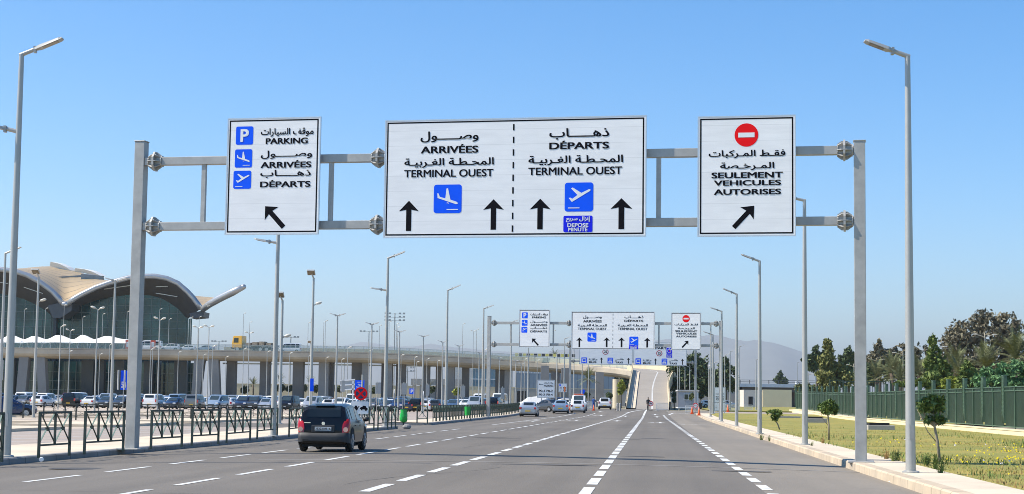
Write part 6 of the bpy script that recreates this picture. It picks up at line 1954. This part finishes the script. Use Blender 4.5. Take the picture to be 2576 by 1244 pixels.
b = G(1023, 1080); tag(MB().ball((0, 0, .12), .25, 0, 9, 6, (1, .7, .6)).build('stone', concrete_d, loc=b), 'grey stone block lying on the road past the near left kerb end', 'stone')

def post_sign(name, lab, cat, px, pbase, Y=None, h=0, r=.035, H=2.0, rz=0, group=None, m=None):
    b = G(px, pbase, h) if Y is None else P(px, 1000, Y)
    if Y is not None: b.z = gz(b.x, b.y)+h
    o = thing(name, lab, cat, b, rz, group)
    MB().tube((0, 0, -.05), (0, 0, H), r, n=8).build('post', m or lampgrey, o)
    return o, b
# no stopping disc with the tow away plate
o, b = post_sign('no_stopping_sign', 'round red and blue no stopping sign above a white tow away plate', 'road sign', 909, 1084, h=.16, H=2.55, r=.04)
c = P(908, 991, b.y)-b; R_ = 16.5*b.y/F
m_ = MB().lathe([(R_, -.045), (R_, -.065)], (c.x, 0, c.z), 32, 0, 'Y'); ds = m_.build('disc', mat('blue sign film dark', (.01, .03, .10), .5), o)
k_ = MB(); ring(k_, c.x, c.z, R_*.76, R_, -.069); k_.build('rim', red, ds)
k_ = MB()
for a in (45, -45):
    M = Matrix.Translation((c.x, -.072 if a > 0 else -.0745, c.z)) @ Matrix.Rotation(R(a), 4, 'Y')
    w = R_*.13
    k_.add([M @ Vector(v) for v in ((-R_*.8, 0, -w), (R_*.8, 0, -w), (R_*.8, 0, w), (-R_*.8, 0, w))], [(0, 1, 2, 3)])
k_.build('cross', red, ds)
c2 = P(905, 1026, b.y)-b; w, hh = 22*b.y/F, 15.5*b.y/F
m_ = MB(); flat(m_, rrect(c2.x-w, c2.x+w, c2.z-hh, c2.z+hh, -.05, .06)); m_.prism(rrect(c2.x-w, c2.x+w, c2.z-hh, c2.z+hh, -.03, .06), (0, -.018, 0)); pl2 = m_.build('tow_plate', white_pl, o)
k_ = MB()
pic_poly(k_, [((.06,.62),(.10,.50),(.20,.46),(.24,.34),(.36,.34),(.36,.50),(.46,.36),(.49,.40),(.40,.56),(.40,.66),(.06,.66)), ((.50,.60),(.56,.46),(.64,.44),(.70,.34),(.84,.36),(.88,.48),(.95,.54),(.95,.68),(.52,.62)), ((.10,.66),(.18,.66),(.18,.74),(.10,.74)), ((.28,.66),(.36,.66),(.36,.74),(.28,.74)), ((.58,.62),(.66,.63),(.66,.72),(.58,.72)), ((.82,.66),(.90,.67),(.90,.76),(.82,.76))], c2.x-w, c2.x+w, c2.z-hh, c2.z+hh, -.056, 0)
k_.build('tow_symbol', ink, pl2)
# blue parking sign behind it
Y = 145
o, b = post_sign('parking_sign', 'blue parking sign with white writing behind the no stopping sign', 'road sign', 905, 0, Y, H=3.0)
a, e = P(893.5, 957, Y)-b, P(916.5, 988, Y)-b
g = MB().box(a.x, e.x, -.09, -.05, e.z, a.z).build('panel', blue, o)
k_ = MB(); lettering(k_, 'موقف السيارات', a.x+.15, e.x-.15, a.z-.26, a.z-.12, -.095, .02); lettering(k_, 'P0-5', a.x+.25, e.x-.25, a.z-.46, a.z-.33, -.095, .03); lettering(k_, 'Parking 5', a.x+.12, e.x-.12, a.z-.66, a.z-.52, -.095, .03); k_.build('lettering', white_pl, g, fixn=False)
# edge-on round signs by the third lamp
for i, (px, yc, ry, yb, w_) in enumerate(((972, 950, 20, 1062, .06), (972, 985, 19, 1062, .06), (992, 993, 13, 1058, .05), (1065.5, 996, 11, 1050, .05))):
    if i == 1: continue
    o, b = post_sign('round_sign', ['pair of round signs seen edge-on beside the third left lamp', '', 'pale round sign seen nearly edge-on right of the third left lamp', 'pale round sign seen nearly edge-on behind the far barriers'][i], 'road sign', px, yb, h=0, H=(P(px, yc, G(px, yb).y)-G(px, yb)).z+.1)
    for cy, rr_ in ((yc, ry),)+(((985, 19),) if i == 0 else ()):
        z = (P(px, cy, b.y)-b).z; r_ = rr_*b.y/F
        MB().lathe([(r_, -.02), (r_, .02)], (-.05, 0, z), 24, 0, 'X').build('disc', white_pl if i else signback, o)
# bay signs of the car park
BAYS = [(18, 932, '5B', 60), (310, 957, '5B', 308), (326, 957, '5B', 0), (784, 969, '', 0), (862, 972, '', 1), (953, 977, '', 1), (948, 977, '', 0), (1014, 979, '', 1), (1018, 979, '', 0), (1075, 982, '', 1), (1162, 985, '', 1), (1165, 985, '', 0), (1264, 990, '', 0)]
for i, (px, yc, tx, _) in enumerate(BAYS):
    Y = {18: 150, 310: 150, 326: 149, 784: 111.6}.get(px, 175)
    o, b = post_sign('bay_sign', 'narrow %s bay sign on a post in the car park, %s from the left' % ('blue' if tx or px == 784 else 'pale', ORDW[sorted(BAYS).index(BAYS[i])]), 'parking sign', px, 0, Y, H=(P(px, yc-16, Y)).z, group='bay signs in the car park', rz=R(18) if px not in (784,) else 0)
    z = P(px, yc, Y).z-b.z; hh = (24 if px < 400 else 14 if px > 784 else 16)*Y/F; w = (8 if px < 400 else 4.5)*Y/F
    g = MB().box(-w, w, -.09, -.04, z-hh, z+hh).build('panel', blue if tx or px == 784 else signback, o)
    if tx:
        k_ = MB(); lettering(k_, tx, -w*.75, w*.75, z-hh*.8, z-hh*.15, -.094, .05); k_.build('lettering', white_pl, g, fixn=False)
        MB().box(-w*1.9, -w*1.5, -.2, .2, z-hh, z+hh*1.05).build('side_panel', mat('pale sign edge', (.4, .4, .38), .5), o)
o, b = post_sign('bay_sign', 'small blue square P sign on a post beneath the flyover', 'parking sign', 1036, 0, 340, H=4.2)
z = P(1036, 985, 340).z-b.z; g = MB().box(-.5, .5, -.1, -.04, z-.55, z+.55).build('panel', blue, o); k_ = MB(); lettering(k_, 'P', -.25, .25, z-.35, z+.35, -.105, .05); k_.build('lettering', white_pl, g, fixn=False)
# leaning board back
Y = 190; a, e = P(862, 958, Y), P(893, 982, Y)
o = thing('board', 'big white framed board seen from behind, leaning, left of the blue parking sign', 'board', (a.x, Y, gz(a.x, Y)))
M = Matrix.Rotation(R(-5), 4, 'Y')
m_ = MB()
for z in (e.z, (a.z+e.z)/2, a.z): m_.box(0, e.x-a.x+.3, -.05, .05, z-.07, z+.07, M=M)
m_.build('frame', white_pl, o); MB().box(0, e.x-a.x+.3, .02, .05, e.z, a.z, M=M).build('panel', signback, o)
MB().box((e.x-a.x)*.78, (e.x-a.x)*.78+.14, -.05, .09, 0, a.z).build('post', white_pl, o)
# parking list sign and the lane board
Y = 214; b0 = P(1352, 1001, Y); b1 = P(1395, 957, Y)
g = Sign('direction_sign', 'white sign listing parking areas P0-1 to P0-4 with a left arrow', 'road sign', (b0.x, Y, b0.z), 0, b1.x-b0.x, b1.z-b0.z, border=.02, inset=.03)
g.text('موقف السيارات', .37, .92, .10, .22, .02); g.text('PARKING', .38, .93, .27, .38, .03); g.arrow(.20, .24, .11, .26, R(90))
g.text('P0-1', .08, .43, .55, .68, .03); g.text('P0-2', .53, .90, .55, .68, .03); g.text('P0-3', .08, .43, .76, .88, .03); g.text('P0-4', .53, .90, .76, .88, .03)
for x in (.25, .75): MB().box(g.W*x-.05, g.W*x+.05, .06, .16, gz(b0.x, Y)-b0.z, g.H*.9).build('post', galv, g.o)
Y = 216; b0 = P(1405.5, 986.5, Y); b1 = P(1426, 966, Y)
g = Sign('lane_sign', 'white lane sign with a blue P and an orange matrix column', 'road sign', (b0.x, Y, b0.z), 0, b1.x-b0.x, b1.z-b0.z, border=.015, inset=.02)
g.tile(.07, .27, .06, .30, 'P')
for v in (.42, .58, .74):
    m_ = MB(); flat(m_, [(g.x(.12), -.004, g.z(v+.07)), (g.x(.42), -.004, g.z(v+.07)), (g.x(.42), -.004, g.z(v)), (g.x(.12), -.004, g.z(v))]); m_.build('line', mat('grey sign print', (.30, .30, .33), .6), g.o)
    m_ = MB(); flat(m_, [(g.x(.55), -.004, g.z(v+.10)), (g.x(.93), -.004, g.z(v+.10)), (g.x(.93), -.004, g.z(v)), (g.x(.55), -.004, g.z(v))]); m_.build('display', ink, g.o)
m_ = MB(); flat(m_, [(g.x(.66), -.008, g.z(.97)), (g.x(.82), -.008, g.z(.97)), (g.x(.86), -.008, g.z(.6)), (g.x(.80), -.008, g.z(.33)), (g.x(.68), -.008, g.z(.33)), (g.x(.62), -.008, g.z(.6))]); m_.build('orange_marking', mat('orange film', (.85, .22, .05), .5), g.o)
MB().box(g.W*.66, g.W*.73, .06, .14, gz(b0.x, Y)-b0.z, g.H).build('post', galv, g.o)
o, b = post_sign('round_sign', 'blue round sign before the cream wall under the flyover', 'road sign', 1466, 0, 300, H=P(1466, 985, 300).z)
z = P(1466, 986, 300).z-b.z; MB().lathe([(.42, -.04), (.42, -.06)], (0, 0, z), 24, 0, 'Y').build('disc', blue, o)
# white board by the second gantry
Y = 201; b0 = P(1796.5, 1034, Y); b1 = P(1824.5, 975.5, Y)
g = Sign('information_board', 'tall white two panel board partly hidden by the second gantry right post', 'road sign', (b0.x, Y, b0.z), 0, b1.x-b0.x, b1.z-b0.z, border=.02, inset=.03)
g.text('فقـط المـركبات', .12, .90, .24, .31, .02); g.text('SEULEMENT', .14, .88, .375, .42, .03); g.text('VEHICULES', .16, .86, .44, .485, .03); g.text('AUTORISES', .16, .86, .505, .55, .03)
m_ = MB(); flat(m_, [(0.03, -.004, g.z(.645)), (g.W-.03, -.004, g.z(.645)), (g.W-.03, -.004, g.z(.63)), (.03, -.004, g.z(.63))]); m_.build('joint', ink, g.o)
g.arrow(.17, .83, .09, .15, R(180))
for x in (.06, .94): MB().box(g.W*x-.05, g.W*x+.05, .06, .16, gz(b0.x, Y)-b0.z, g.H).build('post', white_pl, g.o)
# round barrier discs, crowd barriers and cones
def halt(px, yc, yb, r_px, lab):
    b = G(px, yb); o = thing('barrier_sign', lab, 'road sign', b, 0, 'round red rimmed signs on posts')
    z = (P(px, yc, b.y)-b).z; r_ = r_px*b.y/F
    MB().tube((0, 0, 0), (0, 0, z), .03, n=8).build('post', galv, o); MB().lathe([(.28, 0), (.25, .06), (.05, .07)], n=14).build('foot', dark, o)
    d_ = MB().lathe([(r_, -.04), (r_, -.06)], (0, 0, z), 28, 0, 'Y').build('disc', white_pl, o)
    k_ = MB(); ring(k_, 0, z, r_*.74, r_, -.064); k_.build('rim', red, d_)
    k_ = MB(); flat(k_, [(-r_*.42, -.064, z-.05), (r_*.42, -.064, z-.05), (r_*.42, -.064, z+.06), (-r_*.42, -.064, z+.06)]); k_.build('bar', mat('maroon sign print', (.20, .03, .04), .5), d_)
halt(1637, 1016, 1033, 6.6, 'round red rimmed white sign beside the policeman at the ramp foot')
halt(1749.3, 1021, 1040, 6.9, 'round red rimmed white sign before the guard booth')
def crowd(px0, px1, yb, yt, lab):
    a, b = G(px0, yb), G(px1, yb)
    o = thing('crowd_barrier', lab, 'barrier', a, math.atan2(b.y-a.y, b.x-a.x), 'galvanised crowd barriers')
    L_ = (b-a).length; h = (P(px0, yt, a.y)-a).z
    m_ = MB().path([(0, 0, .15), (0, 0, h-.1), (.1, 0, h), (L_-.1, 0, h), (L_, 0, h-.1), (L_, 0, .15), (0, 0, .15)], .03, 6); m_.build('frame', alu, o)
    m_ = MB(); x = .15
    while x < L_-.05: m_.tube((x, 0, .15), (x, 0, h), .014, n=5); x += .16
    m_.build('bars', alu, o)
    for x in (.2, L_-.2): MB().bar((x, -.3, .02), (x, .3, .02), .05).bar((x, 0, 0), (x, 0, .2), .04).build('foot', galv, o)
crowd(1651, 1681, 1034, 1014.5, 'crowd barrier standing across the ramp foot'); crowd(1724, 1758, 1040.5, 1020.5, 'crowd barrier in front of the guard booth'); crowd(1825, 1860, 1036, 1018, 'crowd barrier at the side road, right of the white board'); crowd(1872, 1893, 1034, 1019, 'crowd barrier farther right on the side road'); crowd(1470, 1490, 1031, 1011, 'crowd barrier beside the worker in blue')
orange = mat('orange cone', (.80, .13, .03), .5, 0, .1, 5)
def cone(px, py, lab, h=.75, m=None):
    b = G(px, py); o = thing('traffic_cone', lab, 'traffic cone', b, 0, 'traffic cones')
    MB().box(-.2, .2, -.2, .2, 0, .05).build('base', m or orange, o)
    MB().lathe([(.16, .05), (.12, h*.33), (.085, h*.60), (.02, h)], n=14).build('body', m or orange, o, smooth=True)
    for z0, z1 in ((.36, .52), (.68, .80)):
        r0 = .163-.142*z0; r1 = .163-.142*z1
        MB().lathe([(r0+.004, h*z0), (r1+.004, h*z1)], n=14, cap=False).build('reflective_band', white_pl, o)
cone(1493.5, 1033.5, 'orange and white cone at the feet of the worker in blue'); cone(1741, 1042, 'orange and white cone left of the booth sign', .8); cone(1758.5, 1046, 'orange and white cone right of the booth sign, nearest', .85); cone(1831, 1037, 'orange and white cone right of the white board', 1.0); cone(1551, 1032, 'dark cone at the left foot of the ramp', .85, blackpl); cone(1432.5, 1033, 'orange cone beside the pale blue sedan', .5)
for px in (1553.5, 1560):
    b = G(px, 1034); tag(MB().lathe([(.14, 0), (.14, .9), (.10, 1.0)], n=10).build('bollard', mat('bollard grey', (.35, .33, .3), .7), loc=b), 'grey bollard at the left foot of the ramp, %s' % ('left' if px < 1557 else 'right')+' one', 'bollard', 'bollards at the ramp foot')
tag(MB().box(-.3, .3, -.3, .3, 0, 1.1).build('waste_container', mat('black bin', (.015, .015, .018), .6), loc=G(1762, 1029), bevel=.04), 'black waste container right of the guard booth', 'bin')
# drain boxes on the lawn
for (x0, x1, yb, yt, lab) in ((2031, 2072, 1064, 1049, 'low concrete drain box with a dark grate on the lawn, left one'), (2184, 2240, 1082, 1066, 'low concrete drain box with a dark grate on the lawn, right one')):
    a, b = G(x0, yb, .16), G(x1, yb, .16); L_ = b.x-a.x; h = (P(x0, yt+4, a.y)-a).z
    o = thing('drain_box', lab, 'drain box', a, 0, 'drain boxes on the lawn')
    MB().box(0, L_, 0, 1.3, -.1, h).build('box', concrete, o, bevel=.02); MB().box(L_*.06, L_*.82, .1, 1.0, h, h+.14).build('grate', dark, o)
a, b = G(1960, 1052, .16), G(2009, 1052, .16)
tag(MB().box(0, b.x-a.x, 0, 1.5, 0, .18).build('slab', concrete, loc=a), 'flat pale concrete slab lying on the far lawn', 'slab')
for px, py, lab in ((2089, 1151, 'white litter scrap in the gutter before the gantry post'), (2247, 1215, 'white litter scrap on the road below the nearest lamp')):
    m_ = MB().add([(-.12, -.05, .01), (.1, -.08, .02), (.14, .06, .05), (-.05, .09, .03), (0, 0, .07)], [(0, 1, 4), (1, 2, 4), (2, 3, 4), (3, 0, 4)])
    tag(m_.build('litter', white_pl, loc=G(px, py)+Vector((0, 0, .01))), lab, 'litter')
tag(MB().lathe([(.002, -.03), (.05, -.03), (.06, .0)], (0, 0, .09), 16, 0, 'Y').build('kerb_stud', white_pl, loc=G(104, 1166)), 'white round stud on the left kerb face near the nearest lamp', 'stud')

# ------------------------------------------------------------ people
def person(px, py, lab, h, rz, top, legs_m, skin, hair, arms, cap=None):
    b = G(px, py)
    o = thing('person', lab, 'person', b, rz)
    k = h/1.75
    pts = {'pelvis': (0, 0, .95), 'waist': (0, .01, 1.08), 'chest': (0, .02, 1.30), 'neck': (0, .0, 1.50), 'head0': (0, -.02, 1.60), 'head1': (0, -.02, 1.69)}
    E = [('pelvis', 'waist'), ('waist', 'chest'), ('chest', 'neck'), ('neck', 'head0'), ('head0', 'head1')]
    rad = {'pelvis': (.155, .12), 'waist': (.15, .11), 'chest': (.17, .12), 'neck': (.06, .06), 'head0': (.078, .092), 'head1': (.072, .085)}
    for s_, sg in (('l', -1), ('r', 1)):
        pts['hip'+s_] = (sg*.09, 0, .90); pts['knee'+s_] = (sg*.10, -.03 if sg < 0 else .01, .50); pts['ank'+s_] = (sg*.105, .02 if sg < 0 else .05, .09); pts['toe'+s_] = (sg*.115, -.15 if sg < 0 else -.12, .035)
        E += [('pelvis', 'hip'+s_), ('hip'+s_, 'knee'+s_), ('knee'+s_, 'ank'+s_), ('ank'+s_, 'toe'+s_)]
        rad.update({'hip'+s_: (.095, .10), 'knee'+s_: (.068, .07), 'ank'+s_: (.05, .05), 'toe'+s_: (.045, .035)})
        el, wr = arms[0 if sg < 0 else 1]
        pts['sh'+s_] = (sg*.19, .01, 1.42); pts['el'+s_] = (sg*el[0], el[1], el[2]); pts['wr'+s_] = (sg*wr[0], wr[1], wr[2])
        E += [('chest', 'sh'+s_), ('sh'+s_, 'el'+s_), ('el'+s_, 'wr'+s_)]
        rad.update({'sh'+s_: (.062, .062), 'el'+s_: (.046, .046), 'wr'+s_: (.032, .028)})
        d = (Vector(pts['wr'+s_])-Vector(pts['el'+s_])).normalized(); side_ = Vector((0, -1, 0)) if abs(d.y) < .8 else Vector((sg, 0, 0))
        pm = Vector(pts['wr'+s_])+d*.07; pts['palm'+s_] = tuple(pm); rad['palm'+s_] = (.034, .022); E.append(('wr'+s_, 'palm'+s_))
        for j, (off, ln_) in enumerate(((-.028, .075), (-.009, .085), (.010, .08), (.028, .06))):
            q = pm+side_*off+d*.03; r_ = q+d*ln_*.55; e_ = r_+d*ln_*.4+Vector((-sg*.012, 0, 0))
            for nm, v in (('a', q), ('b', r_), ('c', e_)): pts['f%s%d%s' % (s_, j, nm)] = tuple(v); rad['f%s%d%s' % (s_, j, nm)] = (.009, .009)
            E += [('palm'+s_, 'f%s%da' % (s_, j)), ('f%s%da' % (s_, j), 'f%s%db' % (s_, j)), ('f%s%db' % (s_, j), 'f%s%dc' % (s_, j))]
        th = pm+side_*.04-d*.02; t2 = th+side_*.02+d*.035
        pts['t%sa' % s_] = tuple(th); pts['t%sb' % s_] = tuple(t2); rad['t%sa' % s_] = rad['t%sb' % s_] = (.010, .010)
        E += [('wr'+s_, 't%sa' % s_), ('t%sa' % s_, 't%sb' % s_)]
    names = list(pts); ix = {n_: i for i, n_ in enumerate(names)}
    me = bpy.data.meshes.new('body')
    me.from_pydata([Vector(pts[n_])*k for n_ in names], [(ix[a], ix[b_]) for a, b_ in E], [])
    ob = bpy.data.objects.new('body', me); COL.objects.link(ob)
    md = ob.modifiers.new('skin', 'SKIN')
    for i, n_ in enumerate(names):
        me.skin_vertices[0].data[i].radius = (rad[n_][0]*k, rad[n_][1]*k)
    me.skin_vertices[0].data[0].use_root = True
    ob.modifiers.new('sub', 'SUBSURF').levels = 2
    dg = bpy.context.evaluated_depsgraph_get()
    m2 = bpy.data.meshes.new_from_object(ob.evaluated_get(dg))
    bpy.data.objects.remove(ob); bpy.data.meshes.remove(me)
    m2.name = 'body'
    m2.materials.clear()
    for m in (skin, top, legs_m, dark): m2.materials.append(m)
    wr = [Vector(pts['wr'+s_])*k for s_ in 'lr']
    for p in m2.polygons:
        c = p.center; z = c.z/k
        hand = min((c-w).length for w in wr) < .02*k or any((c-w).dot((w-Vector(pts['el'+s_])*k).normalized()) > 0 and (c-w).length < .26*k for w, s_ in zip(wr, 'lr'))
        p.material_index = 0 if z > 1.53 or hand else (1 if z > .96 or abs(c.x) > .17*k else (2 if z > .10 else 3))
        p.use_smooth = True
    body = bpy.data.objects.new('body', m2); COL.objects.link(body); adopt(body, o)
    # face and hair
    f = MB()
    for sg in (-1, 1): f.ball((sg*.03*k, -.10*k, 1.66*k), .009*k, 0, 8, 5)
    f.build('eyes', dark, o)
    f = MB().prism([(-.012*k, -.10*k, 1.615*k), (.012*k, -.10*k, 1.615*k), (0, -.10*k, 1.66*k)], (0, -.022*k, 0)); f.build('nose', skin, o)
    MB().box(-.025*k, .025*k, -.104*k, -.095*k, 1.583*k, 1.591*k).build('mouth', mat('lips', (.25, .10, .08), .6), o)
    f = MB()
    for sg in (-1, 1): f.ball((sg*.078*k, -.01*k, 1.64*k), .022*k, 0, 8, 6, (.5, .8, 1.2))
    f.build('ears', skin, o)
    hm = MB().ball((0, .002*k, 1.685*k), .092*k, 0, 14, 8, (.95, 1.06, .92)); 
    hm.v = [(x, y, max(z, 1.655*k)) for x, y, z in hm.v]
    hm.build('cap' if cap else 'hair', cap or hair, o, smooth=True)
    return o
skin_m = mat('skin', (.36, .22, .15), .55, 0, .06, 8)
hairm = mat('dark hair', (.015, .012, .010), .7)
person(1493, 1032.5, 'worker in a plain blue overall standing with folded arms beside a cone', 1.74, R(160), mat('blue overall', (.015, .07, .26), .8, 0, .12, 6), mat('blue overall', (.015, .07, .26)), skin_m, hairm, (((.25, -.10, 1.14), (.05, -.22, 1.16)), ((.25, -.10, 1.15), (.03, -.24, 1.20))))
person(1630.5, 1033.5, 'police officer in black uniform standing at the foot of the ramp', 1.78, R(10), mat('black uniform', (.012, .013, .018), .8, 0, .12, 6), mat('black uniform', (.012, .013, .018)), skin_m, hairm, (((.27, .02, 1.13), (.25, -.08, .90)), ((.27, .02, 1.13), (.25, -.08, .90))), cap=mat('black cap', (.01, .01, .012), .7))
for px, Y, lab, c in ((1862*.0+838, 250, 'person standing among the parked cars, left of the tow sign', (.30, .08, .06)), (1098, 246, 'person in dark clothes among the parked cars near the far barriers', (.05, .05, .06))):
    g0 = P(px, 1000, Y)
    r_ = ray(px, 1000)
    o = person(px, hor(px)+1.7*F/Y, lab, 1.72, R(20), mat('shirt %d' % px, c, .8), mat('dark trousers', (.03, .03, .04), .8), skin_m, hairm, (((.26, .02, 1.13), (.25, -.08, .90)), ((.26, .02, 1.13), (.25, -.08, .90))))
# ============================================================ haze
hz = bpy.data.materials.new('haze')
hz.use_nodes = True
hn = hz.node_tree
hn.nodes.remove(hn.nodes['Principled BSDF'])
pv = hn.nodes.new('ShaderNodeVolumePrincipled')
pv.inputs['Color'].default_value = (.86, .87, .86, 1)
pv.inputs['Density'].default_value = HAZE
pv.inputs['Anisotropy'].default_value = .35
hn.links.new(pv.outputs[0], hn.nodes['Material Output'].inputs['Volume'])
MB().box(-27000, 27000, -350, 30000, -1.2, 900).build('haze', hz)['kind'] = 'stuff'
